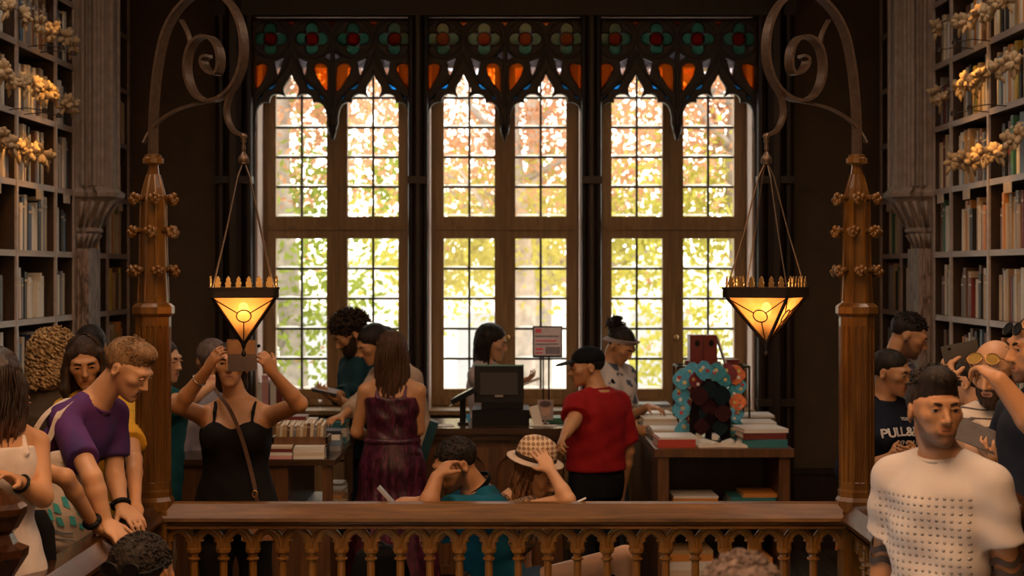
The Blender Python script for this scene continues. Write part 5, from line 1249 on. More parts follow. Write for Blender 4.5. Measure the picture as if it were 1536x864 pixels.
        F.loft(s.o, s.Mb, [(z, cx, cy, max(rx, sec[0][3]*waist), max(ry, sec[0][4]*waist)) if z < .40*s.q else (z, cx, cy, rx, ry) for z, cx, cy, rx, ry in sec], 0.03, pw=2.3)
        for sd in 'LR':
            sg = 1 if sd == 'L' else -1; F.cone(s.T((sg*.03, .02, .505)), s.sh[sd], .034*s.q+off*.8, (.046 if s.sex == 'm' else .039)*s.q+off, 0.03)
        s.bust(F, off)
        nr = (.047 if s.sex == 'f' else .056)*s.k*neck*s.g**.3; up = s.Mb @ np.array((0, -.10, 1.0))
        F.cone(s.nb-up*.012*neck+s.Mb @ np.array((0, -.012*neck, 0)), s.nb+up*.14, nr, nr*1.1, 0.006, 's')
        if vneck: F.ell(s.T((0, -.10, .50-vneck*.4)), np.array((.055, .09, vneck))*s.q, s.Mb, 0.006, 's')
        sd_ = seed+s.hc[0]*7; Mb = s.Mb; o = s.o
        def disp(x, y, z):
            u = (x-o[0])*Mb[0, 0]+(y-o[1])*Mb[1, 0]+(z-o[2])*Mb[2, 0]; w = (x-o[0])*Mb[0, 2]+(y-o[1])*Mb[1, 2]+(z-o[2])*Mb[2, 2]
            return wr*(np.sin(23*w+30*u*np.sin(5*w+sd_)+sd_)*.6+np.sin(41*u-17*w+2*np.sin(9*w+sd_))*.4+.5*np.sin(60*w+25*u+sd_))*np.clip((.47-w)/.15, .25, 1)
        o_ = s.put(name, F.mesh(name, vox or max(.0095, s.vox), disp), mat)
        collar = collar or mat
        if collar is not None:
            M = MB(); cc = s.nb-up*.004*neck+s.Mb @ np.array((0, -.010*neck, 0)); ex = s.Mb @ np.array((1., 0, 0)); ey = s.Mb @ np.array((0, 1., .22))
            M.tube([Vector(cc+ex*nr*1.07*math.cos(t)+ey*nr*1.07*math.sin(t)) for t in [2*math.pi*i/24 for i in range(25)]], .0065*s.k, 6); s.mb(M, 'collar', collar, True, o_)
        return o_
    def strappy(s, mat, name='top', hem=-0.08, top=0.385, off=0.008, sx=.085, wide=.010, straps=True, vox=None, wr=.002):
        F = Field(); F.loft(s.o, s.Mb, s.sections(off, hem, top), 0.012, pw=2.3); s.bust(F, off)
        if straps:
            for sg in (1, -1):
                q = s.q; r = wide*q
                F.chain([s.T((sg*sx, -.108*s.g**.5, top-.02)), s.T((sg*sx*1.08, -.075, .455)), s.T((sg*sx*1.1, -.01, .497)), s.T((sg*sx*1.08, .06, .46)), s.T((sg*sx, .105*s.g**.5, top-.02))], [r]*5, 0.006)
        return s.put(name, F.mesh(name, vox or s.vox*.9, (lambda x, y, z: wr*np.sin(55*z+20*x)*np.sin(30*x+11*y)) if wr else None), mat)
    def trousers(s, mat, name='trousers', off=0.005, top=0.03, loose=0.012, vox=0.014, short=1.0):
        F = Field(); F.loft(s.o, s.Mb, s.sections(off, -0.12, top), 0.03, pw=2.3); q = s.q*s.g**.5
        for sd in 'LR':
            F.cone(s.hip[sd], s.kn[sd] if short >= 1 else s.hip[sd]+(s.kn[sd]-s.hip[sd])*.42, .078*q+off, (.056 if short >= 1 else .072)*q+off+loose, 0.04)
            if short >= 1: F.cone(s.kn[sd], s.an[sd], .058*q+off+loose, .044*q+off+loose, 0.02)
        o = s.put(name, F.mesh(name, vox, lambda x, y, z: .003*np.sin(28*z+9*x)*np.sin(16*x+14*y)), mat)
        if short >= 1: s.shoes()
        return o
    def shoes(s, mat=None):
        for sd in 'LR':
            F = Field(); q = s.q; a, t = s.an[sd], s.toe[sd]; h_ = a-(t-a)*.35
            F.cone(np.array((h_[0], h_[1], h_[2]-.035)), np.array((t[0], t[1], t[2])), .040*q, .036*q, 0.02, flat=((0, 0, 1), 0.85)); F.cone(a-np.array((0, 0, .01)), a-np.array((0, 0, .05)), .042*q, .042*q, .02)
            s.put('shoe', F.mesh('shoe', .012), mat or BLACK)
    def skirt(s, mat, name='skirt', top=.20, length=.75, flare=.10, folds=.012, nf=14, vox=.011, belt=None):
        F = Field(); q = s.q; sec = s.sections(.022, -.12, top); z1 = -.12*q-0.001; zb = -(length)*q
        base = sec[0]; low = [(zb, 0, 0, base[3]+flare, base[4]+flare), ((zb+z1)/2, 0, 0, base[3]+flare*.55, base[4]+flare*.55)]
        F.loft(s.o, s.Mb if False else Rm(s.body_h), low+[tuple(r) for r in sec], .01)
        o = s.o
        def disp(x, y, z):
            w = z-o[2]; a = np.arctan2(y-o[1], x-o[0]); am = np.clip((.12-w)/.4, 0, 1)
            return folds*am*np.sin(nf*a+2*np.sin(3*w)+np.sin(3*a))
        return s.put(name, F.mesh(name, vox, disp), mat)
    # ---- hair
    def hair(s, mat, style='short', L=0.0, vol=1.0, name='hair', noise_a=.004, fringe=0.0, vox=None, side_len=None, mat2=None, top=0.0, frq=90, width=1.0, hl=.055):
        k = s.k; F = Field(); H = s.h; v = vol
        F.ell(H((0, .018, .036)), np.array((.0790*v, .098*v, .0835*v+top*.5))*k, s.Mh, 0.01)
        if top: F.ell(H((0, -.028, .092)), np.array((.060, .062, .030+top))*k, s.Mh, 0.02)
        if style in ('long', 'tied', 'bob'):
            pass
        if style == 'short' or style == 'curlytop':
            F.box(H((0, .02, -.115)), np.array((.14, .14, .085))*k, s.Mh, 0.008, 's')     # nape line
            F.ell(H((0, -.112, -.045)), np.array((.082, .092, .092))*k, s.Mh, 0.006, 's')    # open face
            for sg in (1, -1): F.ell(H((sg*.085, -.004, -.022)), np.array((.024, .030, .040))*k, s.Mh, 0.006, 's')  # round the ears
        else:
            F.ell(H((0, -.118, -.040)), np.array((.066, .098, .112+fringe))*k, s.Mh, 0.006, 's')
        if style == 'long':
            dn = np.array((0, 0, -1.0)); R = Rm(math.degrees(math.atan2(s.Mh[0, 1], -s.Mh[1, 1]))+180 if False else 0)
            My = s.Mhy; z_end = -L
            F2 = [(z_end, 0, .070, .045*width, .030), (z_end*.75-.02, 0, .072, .078*width, .046), (-.10, 0, .062, .088*width, .052), (-.02, 0, .045, .086*width, .060), (.05, 0, .03, .074*width, .07)]
            F.loft(s.hc, My, np.array(F2)*k, 0.03)
            if side_len:
                for sg in (1, -1): F.chain([H((sg*.066, -.035, .05)), s.hc+My @ (np.array((sg*.082, -.030, -.04))*k), s.hc+My @ (np.array((sg*.088, -.045, -.12))*k), s.hc+My @ (np.array((sg*.080, -.06, -side_len))*k)], [.022*k, .021*k, .022*k, .012*k], 0.02)
        if style == 'tied':
            F.ell(H((0, .115, .03)), np.array((.03, .03, .035))*k, s.Mh, 0.01)
            if L: F.chain([H((0, .12, .02)), H((0, .14, -.04)), s.hc+s.Mhy @ (np.array((0, .13, -L))*k)], [.026*k, .03*k, .012*k], 0.02)
        if style == 'bun': F.ell(H((0, .105, .078)), np.array((.052, .046, .048))*k, s.Mh, 0.010)
        a_ = noise_a; fr = frq
        def disp(x, y, z): return a_*(np.sin(fr*x+2.2*np.sin(.5*fr*z))*np.sin(fr*y+1.7*np.sin(.4*fr*z+fr*.3*x))*.6+.5*np.sin(fr*1.9*x+1.3*np.sin(fr*y))*np.sin(fr*1.7*y+fr*.4*z)+.35*np.sin(fr*1.3*z+fr*.6*x)*(1 if style in ('curlytop', 'short') else .2))
        return s.put(name, F.mesh(name, vox or max(.005, s.vox*.8), disp if a_ else None), mat)
    def tufts(s, mat, n=160, L=.026, up=.45, lo=.2, R=(.078, .096, .084), c=(0, .016, .036), r0=.0045, seed=1, fwd=.5, name='tufts'):
        r = random.Random(seed); m = MB(); R = np.array(R); c = np.array(c)
        for i in range(n):
            z = r.uniform(lo, 1); ph = r.uniform(0, 6.283); q_ = math.sqrt(1-z*z); d = np.array((q_*math.cos(ph), q_*math.sin(ph), z)); p0 = c+R*d*.96
            if p0[1] < -.055 and p0[2] < .062: continue
            t = nrmz(np.cross(d, (r.uniform(-1, 1), r.uniform(-1, 1), r.uniform(-1, 1)))); v = nrmz(t*.7+d*up+np.array((0, -fwd, 0))*.6); l = L*r.uniform(.6, 1.25)
            p1 = p0+v*l*.55+d*.004; p2 = p0+v*l-d*.002
            m.tube([Vector(s.h(a)) for a in (p0, p1, p2)], [r0*s.k, r0*.85*s.k, r0*.25*s.k], 5)
        return s.mb(m, name, mat)
    def strands(s, mat, n=70, L=.30, wave=.006, seed=1, w=.088, dep=.062, spread=1.0, name='strands', r0=.0050):
        r = random.Random(seed); m = MB(); k = s.k
        for i in range(n):
            a = r.uniform(-1.05, 1.05)*math.pi*.62*spread; sx, cy = math.sin(a), math.cos(a); ph = r.uniform(0, 6.28); l = L*r.uniform(.8, 1.06)
            pts = [s.h((sx*.02, .02+cy*.02, .122)), s.h((sx*.062, .018+cy*.075, .095)), s.h((sx*.083, .018+cy*.104, .035))]
            for j in range(1, 7):
                z = .02-(l+.02)*j/6; ww = w*(1-.35*max(0, (j-3)/3)**2); pts.append(s.hc+s.Mhy @ (np.array((sx*ww+wave*math.sin(ph+j*1.5), .035+cy*(dep+.02)+wave*math.cos(ph+j*1.3), z))*k))
            m.tube(catmull([Vector(q) for q in pts], 2), [r0*.6*k]*2+[r0*k]*13+[r0*.3*k]*2, 5)
        return s.mb(m, name, mat)
    def curls(s, mat, n=150, R=.105, seed=3):
        r = random.Random(seed); m = MB()
        for i in range(n):
            z = r.uniform(-1.3, 1); ph = r.uniform(0, 6.28); rr = math.sqrt(max(0, 1-min(1, z*z))) if z > -0.2 else 1.0
            c = np.array((R*rr*math.cos(ph)*.95, .02+R*rr*math.sin(ph), .02+R*z*.95 if z > -1 else -.10))
            if c[1] < -.045 and c[2] < .06: continue
            c = s.hc+s.Mhy @ (c*s.k); L = r.uniform(.03, .055); w = r.uniform(.008, .014); t0 = r.uniform(0, 6.28)
            m.tube([Vector(c+np.array((w*math.cos(t0+t*1.6), w*math.sin(t0+t*1.6), -L*t/6+L*.5))) for t in range(9)], [.003]+[.0065]*7+[.003], 5)
        s.mb(m, 'curls', mat)
    def beard(s, mat, full=True):
        k = s.k; F = Field()
        F.loft(s.hc, s.Mh, np.array([(-.124, 0, -.060, .026, .028), (-.10, 0, -.050, .050, .050), (-.07, 0, -.042, .060, .056), (-.035, 0, -.030, .0655, .062), (-.005, 0, -.016, .070, .068)])*k, .01)
        F.box(s.h((0, .09, -.06)), np.array((.12, .085, .12))*k, s.Mh, .01, 's')
        F.ell(s.h((0, -.115, -.012)), np.array((.052, .075, .040))*k, s.Mh, .008, 's'); F.ell(s.h((0, -.10, -.060)), np.array((.021, .03, .010))*k, s.Mh, .004, 's')
        F.cone(s.h((-.024, -.088, -.046)), s.h((.024, -.088, -.046)), .006*k, .006*k, .004)
        s.put('beard', F.mesh('beard', .006, lambda x, y, z: .0025*np.sin(170*x+80*z)*np.sin(160*y+120*z)), mat)
    def glasses(s, frame, lens, pos=(0, -.098, .004), tilt=0, name='sunglasses', top=True):
        k = s.k; r = empty(name, Vector(s.h(pos)), None); r.parent = s.root; r.location = Vector(s.h(pos))-Vector(s.root.location); WLOC[r.name] = Vector(s.h(pos))
        M = s.Mh @ np.array(Matrix.Rotation(math.radians(tilt), 3, 'X')); c = s.h(pos)
        for sg in (1, -1):
            out = [(sg*.034+.027*math.cos(t), 0, .021*math.sin(t)-.003*math.cos(t)*sg) for t in [2*math.pi*i/20 for i in range(20)]]
            w = [Vector(c+M @ (np.array(p)*k)) for p in out]; w2 = [Vector(c+M @ ((np.array(p)+np.array((0, .003, 0)))*k)) for p in out]
            MB().loft([w, w2]).build('lens', lens, r); MB().tube(w+w[:1], .0025*k, 5).build('rim', frame, r)
            MB().tube([Vector(c+M @ (np.array(p)*k)) for p in ((sg*.061, 0, .004), (sg*.076, .02, .004), (sg*.082, .09, -.004), (sg*.080, .115, -.02))], .0025*k, 5).build('temple', frame, r)
        MB().tube([Vector(c+M @ (np.array(p)*k)) for p in ((-.008, 0, .006), (0, -.003, .009), (.008, 0, .006))], .0025*k, 5).build('bridge', frame, r)
    def band(s, sd, t, mat, name='bracelet', w=.006, r=None, extra=.004):
        E, W = s.el[sd], s.wr[sd]; c = E+(W-E)*t; d = nrmz(W-E); a = nrmz(np.cross(d, (0.2, .3, .9))); b = np.cross(d, a); m_ = s.sex == 'm'
        R_ = ((.041+(.029-.041)*t) if m_ else (.034+(.024-.034)*t))*s.q*s.g**.5+extra
        m = MB().tube([Vector(c+a*R_*math.cos(q)+b*R_*math.sin(q)) for q in [2*math.pi*i/20 for i in range(21)]], w, 6); return s.mb(m, name, mat)
# ---- 1 man in the dotted white t-shirt, nearest on the right
def tshirt_mat():
    m, nt, b = _new('dotted_white_jersey'); sep = N(nt, 'ShaderNodeSeparateXYZ'); nt.links.new(coords(nt, (1, 1, 1), (0, 0, math.radians(42))), sep.inputs[0])
    fr = 2*math.pi/0.0215
    sx = math_(nt, 'SINE', math_(nt, 'MULTIPLY', sep.outputs[0], fr)); sz = math_(nt, 'SINE', math_(nt, 'MULTIPLY', sep.outputs[2], fr))
    pr = math_(nt, 'MULTIPLY', math_(nt, 'MAXIMUM', sx, 0.0), math_(nt, 'MAXIMUM', sz, 0.0)); h = math_(nt, 'MAXIMUM', math_(nt, 'SUBTRACT', pr, 0.2), 0.0)
    lim = math_(nt, 'LESS_THAN', sep.outputs[2], 1.39); lim2 = math_(nt, 'LESS_THAN', math_(nt, 'ABSOLUTE', math_(nt, 'ADD', sep.outputs[0], 0.02)), 0.165)
    h = math_(nt, 'MULTIPLY', math_(nt, 'MULTIPLY', h, lim), lim2)
    f = noise(nt, coords(nt), 6); nt.links.new(ramp(nt, f, [(0.3, (0.54, 0.49, 0.48)), (0.7, (0.63, 0.58, 0.56))]), b.inputs['Base Color'])
    b.inputs['Roughness'].default_value = 0.85; bump(nt, b, h, 1.0, 0.012); return m
W_TEE = tshirt_mat()
p = Person('man in a dotted white t-shirt looking past the camera, nearest on the right', (1402, 616, 5.15), .216, -.12, face=8, pitch=-3, body=-40, sex='m', girth=.92, shift=(.03, .02, 0), skin=SK_D, vox=.006, stub=True)
p.body(); p.eyes(H_BLK, .3); p.hair(H_BLK, 'short', noise_a=.002, top=.018, vox=.005, frq=300, vol=.985); p.tufts(H_BLK, 300, .030, .75, .5, r0=.0055, R=(.070, .090, .094), fwd=.4)
p.top(W_TEE, 't_shirt', .62, -.10, .016, .012, 1.15, .0068, .007, .88, collar=cloth('collar_white', (0.64, 0.57, 0.53)))
p.trousers(cloth('dark_denim', (0.02, 0.025, 0.04)))
INK = flat('tattoo_ink', (0.05, 0.035, 0.03), 0.6)
for sd in 'LR':
    for t in (.78, .9): 
        E, S_ = p.el[sd], p.sh[sd]; c = S_+(E-S_)*t; d = nrmz(E-S_); a = nrmz(np.cross(d, (.2, .3, .9))); b = np.cross(d, a); R_ = .0475*p.q
        MB().ribbon([Vector(c+(a*math.cos(q)+b*math.sin(q))*R_+d*.01*math.sin(3*q)) for q in [math.pi*2*i/24 for i in range(25)]], Vector(d), .010, .002).build('tattoo', INK, p.root)
TMAN = p
def held(name, mbuild, mats, label, cat, smooth=False):
    o = mbuild.build(name, mats, None, smooth); return tag(o, label, cat)
def slab(c, sx, sy, sz, M): return MB().box(Vector(c), (sx, sy, sz), 0, 0, Matrix(M.tolist()) if not isinstance(M, Matrix) else M)
def look(n, up=(0, 0, 1)):
    """matrix whose -y axis points along n (x right, z up)"""
    y = -nrmz(n); x = nrmz(np.cross(y, up)); z = np.cross(x, y); return np.stack([x, y, z], 1)
TOCAM = (0, -1, 0)
# ---- 2 bearded man in striped t-shirt reading a grey leaflet
STRIPE = patterned('striped_jersey', lambda nt, x, y, z: math_(nt, 'SINE', math_(nt, 'MULTIPLY', math_(nt, 'ADD', z, math_(nt, 'MULTIPLY', noise(nt, coords(nt), 6), .02)), 2*math.pi/.030)), (0.70, 0.62, 0.55), (0.66, 0.58, 0.52))
STRIPE.node_tree.nodes['Color Ramp'].color_ramp.elements[1].position = .9; STRIPE.node_tree.nodes['Color Ramp'].color_ramp.elements[0].position = .72
STRIPE.node_tree.nodes['Color Ramp'].color_ramp.elements[1].color = (0.10, 0.08, 0.08, 1)
p = Person('bald bearded man in a striped t-shirt with gold sunglasses on his head', (1492, 557, 6.45), .224, 0, face=-38, pitch=16, body=-28, girth=1.02, skin=SK_L, vox=.0075, shift=(.01, .03, 0),
    arms={'R': {'wrist': (1515, 690, 6.0), 'dir': (1480, 682, 5.95), 'palm': (0, .3, 1), 'curl': .5, 'hint': (-.6, .3, -1)}, 'L': {'wrist': (1560, 700, 6.0), 'dir': (1525, 690, 5.92), 'palm': (0, .3, 1), 'curl': .5}})
p.body(); p.eyes(H_DKB); p.beard(H_DKB); p.top(STRIPE, 't_shirt', .65, -.1, .012, .016, 1.15, .005); p.trousers(cloth('grey_trousers', (.06, .055, .05)))
GOLDLENS = flat('gold_mirror_lens', (0.42, 0.25, 0.05), 0.25, 0.5, .1); p.glasses(BRASS, GOLDLENS, (0, -.085, .078), -38)
lf = slab(P(1487, 662, 5.98), .30, .003, .12, np.array(Matrix.Rotation(math.radians(22), 3, 'Y') @ Matrix.Rotation(math.radians(-50), 3, 'X')))
held('leaflet', lf, flat('grey_card', (0.13, 0.11, 0.105), .6), 'large dark grey leaflet held by the bearded man', 'leaflet')
held('cup', MB().lathe([(.026, 0), (.032, .02), (.034, .026)], 14, P(1486, 706, 5.94)), PAPER, 'white napkin-like card under the bearded man\'s hand', 'card')
# ---- 3 man at the right edge with sunglasses pushed up, pointing
p = Person('man at the right edge in a navy shirt reaching out one arm', (1557, 522, 5.85), .23, 0, face=-80, pitch=4, body=-70, skin=SK_M, vox=.0075, stub=True,
    arms={'L': {'wrist': (1498, 570, 5.62), 'elbow': (1562, 652, 5.6), 'dir': (1464, 543, 5.75), 'palm': (-.3, .2, -1), 'curl': .55, 'idx': .1, 'thumb': .6}, 'R': {'wrist': (1540, 720, 6.0)}})
p.body(); p.eyes(H_DKB); p.hair(H_DKB, 'short', noise_a=.001, vol=.965); NAVY = cloth('navy_jersey', (.018, .022, .035)); p.top(NAVY, 't_shirt', .6); p.trousers(NAVY); p.glasses(BLACK, BLACK, (0, -.086, .070), -30)
# ---- person behind, phone held up
SLATE = cloth('slate_jersey', (.05, .06, .085))
p = Person('dark-haired person in slate blue shirt half hidden behind the bearded man', (1461, 572, 7.2), .22, 0, face=-140, pitch=0, body=-120, skin=SK_L, vox=.0075,
    arms={'L': {'wrist': (1415, 574, 6.55), 'elbow': (1398, 650, 6.65), 'dir': (1424, 535, 6.55), 'palm': (.85, .35, .1), 'curl': .62, 'thumb': .2}})
p.body(); p.hair(H_BLK, 'short', noise_a=.003); p.top(SLATE, 't_shirt', .6); p.trousers(NAVY)
ph = held('phone', slab(P(1441, 528, 6.53), .068, .011, .135, np.array(Matrix.Rotation(math.radians(-8), 3, 'Z') @ Matrix.Rotation(math.radians(78), 3, 'Y'))), flat('phone_case', (.06, .055, .05), .3, .3), 'dark phone held up by the raised hand above the white t-shirt man', 'phone')
MB().lathe([(.006, 0), (.006, .003)], 10, (0, 0, 0)).build('camera_lens', BLACK, ph, True, True).matrix_local = Matrix.Translation((-.045, -.007, .06)) @ Matrix.Rotation(math.radians(90), 4, 'X')
# ---- 4 girl in navy lettered sweatshirt
p = Person('girl in a navy sweatshirt with white lettering beside the right lamp post', (1337, 559, 8.4), .216, 0, face=52, pitch=10, body=22, sex='f', skin=SK_M, vox=.0075,
    arms={'R': {'wrist': (1335, 686, 8.15), 'dir': (1360, 680, 8.1), 'palm': (0, 1, .2)}, 'L': {'wrist': (1375, 684, 8.12), 'dir': (1352, 680, 8.05), 'palm': (0, 1, .2)}})
p.body(); p.eyes(H_BLK); p.hair(H_BLK, 'tied', L=.22, noise_a=.002)
SWEAT = cloth('navy_sweatshirt', (.012, .016, .03)); sw = p.top(SWEAT, 'sweatshirt', 1.55, -.10, .018, .010, 1.2, .006)
F = Field(); F.chain([p.T((-.12, -.03, .47)), p.T((-.10, .10, .45)), p.T((.0, .14, .43)), p.T((.10, .10, .45)), p.T((.12, -.03, .47))], [.03, .04, .05, .04, .03], .03); p.put('hood', F.mesh('hood', .01), SWEAT)
p.trousers(NAVY)
LETTER = flat('white_lettering', (0.72, 0.68, 0.64), 0.8)
def lettering(p, parent, rows, mat, curve=0.0):
    for txt, z, size, arcr in rows:
        cu = bpy.data.curves.new('t', 'FONT'); cu.body = txt; cu.size = size; cu.align_x = 'CENTER'; cu.extrude = .0012; cu.offset = size*.022 if size > .03 else 0
        ob = bpy.data.objects.new('t', cu); me = bpy.data.meshes.new_from_object(ob); bpy.data.objects.remove(ob)
        sec = p.sections(.030, -.1, .51); zs = [r[0] for r in sec]; bul = p.sex == 'f'
        for v in me.vertices:
            x, y, t = v.co; x += curve; zz_ = z*p.q+y-arcr*x*x*6; rx = np.interp(zz_, zs, [r[3] for r in sec])+.004; ry = np.interp(zz_, zs, [r[4] for r in sec])+.006; cy = np.interp(zz_, zs, [r[2] for r in sec])
            a = x/ (rx*.93); yy = cy-ry*max(.02, math.cos(min(1.45, abs(a))))**.8-t
            if bul: yy -= .026*math.exp(-((abs(x)-.066*p.q)/.06)**2-((zz_-.335*p.q)/.07)**2)*1.35
            w = p.o+p.Mb @ np.array((rx*math.sin(max(-1.45, min(1.45, a))), yy, zz_)); v.co = Vector(w)
        p.put('lettering', me, mat, parent)
lettering(p, sw, [('PULL&BEAR', .345, .058, .12), ('DENIM CO.', .300, .030, .10), ('TEXAS', .418, .020, .1)], LETTER, .035)
# ---- 5 man farther back on the right
p = Person('man with short dark hair bowing his head beyond the girl in navy', (1363, 503, 9.3), .225, 0, face=76, pitch=24, body=60, lean=8, skin=SK_M, vox=.009, stub=True)
p.body(); p.eyes(); p.hair(H_BLK, 'short', noise_a=.0012, vol=.98); p.tufts(H_BLK, 250, .02, .4, .3); p.top(cloth('lilac_shirt', (.30, .30, .42)), 'shirt', .7); p.trousers(NAVY)
# ---- 7 girl in white tank top at the left edge
JEANS = cloth('blue_jeans', (.05, .13, .20), .8, 20, .3)
p = Person('girl with long auburn-tipped hair in a white tank top at the left edge', (-8, 573, 5.75), .214, 0, face=-150, pitch=5, body=-138, sex='f', skin=SK_M, vox=.007,
    arms={'R': {'wrist': (26, 722, 5.62), 'elbow': (64, 746, 5.72), 'dir': (2, 708, 5.55), 'palm': (-.2, 0, -1)}})
p.body(); p.strappy(cloth('white_ribbed_cotton', (.66, .58, .54)), 'tank_top', -.08, .43, .008, .062, .012)
TIPS, tnt, tb = _new('hair_brown_to_auburn'); tsep = N(tnt, 'ShaderNodeSeparateXYZ'); tnt.links.new(coords(tnt), tsep.inputs[0]); tf = noise(tnt, coords(tnt, (1, 1, .1)), 60, 5, .65, .8)
tz = math_(tnt, 'ADD', math_(tnt, 'MULTIPLY', math_(tnt, 'SUBTRACT', 1.47, tsep.outputs[2]), 5.5), math_(tnt, 'MULTIPLY', math_(tnt, 'SUBTRACT', tf, .5), .8))
tnt.links.new(ramp(tnt, tz, [(.1, (.022, .010, .006)), (.9, (.16, .055, .018))]), tb.inputs['Base Color']); tb.inputs['Roughness'].default_value = .4; bump(tnt, tb, tf, .6, .006)
p.hair(TIPS, 'long', L=.20, vol=1.06, noise_a=.003, width=1.05, side_len=.19); p.strands(TIPS, 90, .215, .006, w=.098, dep=.066); p.trousers(JEANS); p.band('R', .78, BRASS, 'bracelet', .004); p.band('R', .84, BLACK, 'watch_strap', .006)
hb = MB().lathe([(.03, -.22), (.055, -.2), (.06, -.05), (.05, .1), (.02, .16)], 14, P(60, 835, 5.95), 0, 0, 1, .6); held('shoulder_bag', hb, cloth('black_canvas', (.006, .005, .005)), 'black shoulder bag hanging behind the girl in white', 'bag', True)
# ---- 7b half hidden person in mustard top, arm along the rail
MUST = cloth('mustard_jersey', (.55, .27, .04))
p = Person('person in mustard top hidden behind the girl in white, hand on the rail', (10, 598, 6.6), .205, 0, face=60, pitch=15, body=75, lean=8, sex='f', skin=SK_M, vox=.0075,
    arms={'R': {'wrist': (141, 787, 6.47), 'elbow': (98, 716, 6.3), 'dir': (160, 805, 6.5), 'palm': (.2, .1, -1), 'curl': .12, 'spread': .2, 'thumb': .1}})
p.body(); p.eyes(); p.hair(H_DKB, 'tied', L=.2, noise_a=.002); p.top(MUST, 't_shirt', .45); p.trousers(cloth('black_trousers', (.012, .011, .012))); p.band('R', .93, BLACK, 'watch_strap', .012)
# ---- 8 woman with blond curls
p = Person('woman with thick blond curls seen from behind in front of the left shelves', (83, 537, 8.0), .22, 0, face=165, body=160, sex='f', girth=1.1, skin=SK_L, vox=.009)
p.body(); CURL = hairmat('hair_curly_blond', (0.16, 0.085, 0.03), (0.60, 0.40, 0.19), 45)
p.hair(CURL, 'curlytop2', vol=1.15, noise_a=.010, frq=110, vox=.007); p.curls(CURL, 420, .118); p.top(cloth('taupe_jersey', (.10, .075, .055)), 't_shirt', .8, waist=.95); p.trousers(NAVY)
# ---- 9 girl in yellow t-shirt
YEL = cloth('yellow_jersey', (.62, .33, .03))
p = Person('dark-haired girl in a yellow t-shirt leaning on the left rail behind the boy', (127, 543, 7.55), .216, 0, face=14, pitch=16, roll=-4, body=38, lean=14, sex='f', skin=SK_M, vox=.0075, shift=(.06, 0, -.01),
    arms={'L': {'wrist': (203, 756, 6.98), 'elbow': (201, 690, 7.18), 'dir': (203, 785, 6.86), 'palm': (-.1, .2, -1), 'curl': .3}, 'R': {'wrist': (150, 760, 7.1)}})
p.body(); p.eyes(H_BLK); p.hair(H_DKB, 'long', L=.22, noise_a=.002, side_len=.17); p.strands(H_DKB, 50, .22); p.top(YEL, 't_shirt', .72, -.08, .012, .016, 1.2, .006); p.trousers(cloth('dark_green_trousers', (.03, .05, .06)))
# ---- 10 person behind her
p = Person('person of whom only the black hair shows above the girl in yellow', (136, 520, 9.0), .225, 0, face=190, body=190, skin=SK_M, vox=.0135)
p.body(); p.hair(H_BLK, 'short', noise_a=.002); p.top(cloth('charcoal_jersey', (.02, .018, .018)), 't_shirt', .6); p.trousers(NAVY)
# ---- 11 boy in purple t-shirt with tote bag
TIE, tnt, tb = _new('purple_tie_dye'); tf = noise(tnt, coords(tnt), 4, 2, .5, .6)
tnt.links.new(ramp(tnt, tf, [(.40, (.012, .014, .10)), (.60, (.085, .018, .13))]), tb.inputs['Base Color']); tb.inputs['Roughness'].default_value = .85
p = Person('fair-haired boy in a purple t-shirt bending over the left rail', (191, 553, 6.85), .224, 0, face=74, pitch=30, body=66, lean=36, skin=SK_L, vox=.007, girth=.84, shift=(-.03, 0, -.022),
    arms={'R': {'wrist': (158, 783, 6.5), 'elbow': (138, 716, 6.5), 'dir': (182, 806, 6.46), 'palm': (.25, 0, -1), 'curl': .22, 'spread': .25, 'thumb': .1}, 'L': {'wrist': (182, 760, 6.9), 'elbow': (172, 712, 7.0), 'dir': (206, 781, 6.84), 'palm': (.2, .1, -1), 'curl': .3}})
p.body(); p.eyes(H_SND); p.hair(H_SND, 'short', noise_a=.002, top=.010, vox=.005, frq=300, vol=.98); p.tufts(H_SND, 800, .028, .12, .35, fwd=.8, r0=.0028, R=(.074, .092, .088)); p.top(TIE, 't_shirt', .72, -.08, .013, .014, 1.12, .006); p.trousers(JEANS); p.band('L', .93, BLACK, 'watch_strap', .011)
BOY = p
# tote bag on his shoulder
TOTE, tnt, tb = _new('natural_canvas'); tf = noise(tnt, coords(tnt), 30); tnt.links.new(ramp(tnt, tf, [(.3, (.55, .45, .38)), (.7, (.68, .58, .49))]), tb.inputs['Base Color']); tb.inputs['Roughness'].default_value = .9
tote = empty('tote_bag', P(102, 822, 6.62), 'canvas tote bag with turquoise print hanging from the boy\'s shoulder', 'bag')
F = Field(); tm_ = Rm(14, 0, -4); tc = np.array(P(103, 752, 6.64)); F.loft(tc, tm_, [(-.185, .01, 0, .120, .030), (-.16, .01, 0, .135, .045), (-.05, 0, 0, .135, .055), (.08, -.005, .0, .115, .045), (.17, .0, 0, .075, .028), (.195, 0, 0, .05, .018)], .01, pw=3.2)
me = F.mesh('bag_body', .008, lambda x, y, z: .005*np.sin(40*x+14*z)*np.sin(22*z-10*x)); me.transform(Matrix.Translation(-wloc(tote))); me.materials.append(TOTE); o = bpy.data.objects.new('bag_body', me); col.objects.link(o); o.parent = tote; WLOC[o.name] = wloc(tote); tb_ = o
S_ = Vector(BOY.sh['R']); tp_s = Vector(BOY.T((-.105, .01, .46)))+Vector((0, 0, .052)); bt1, bt2 = P(94, 692, 6.60), P(112, 694, 6.60)
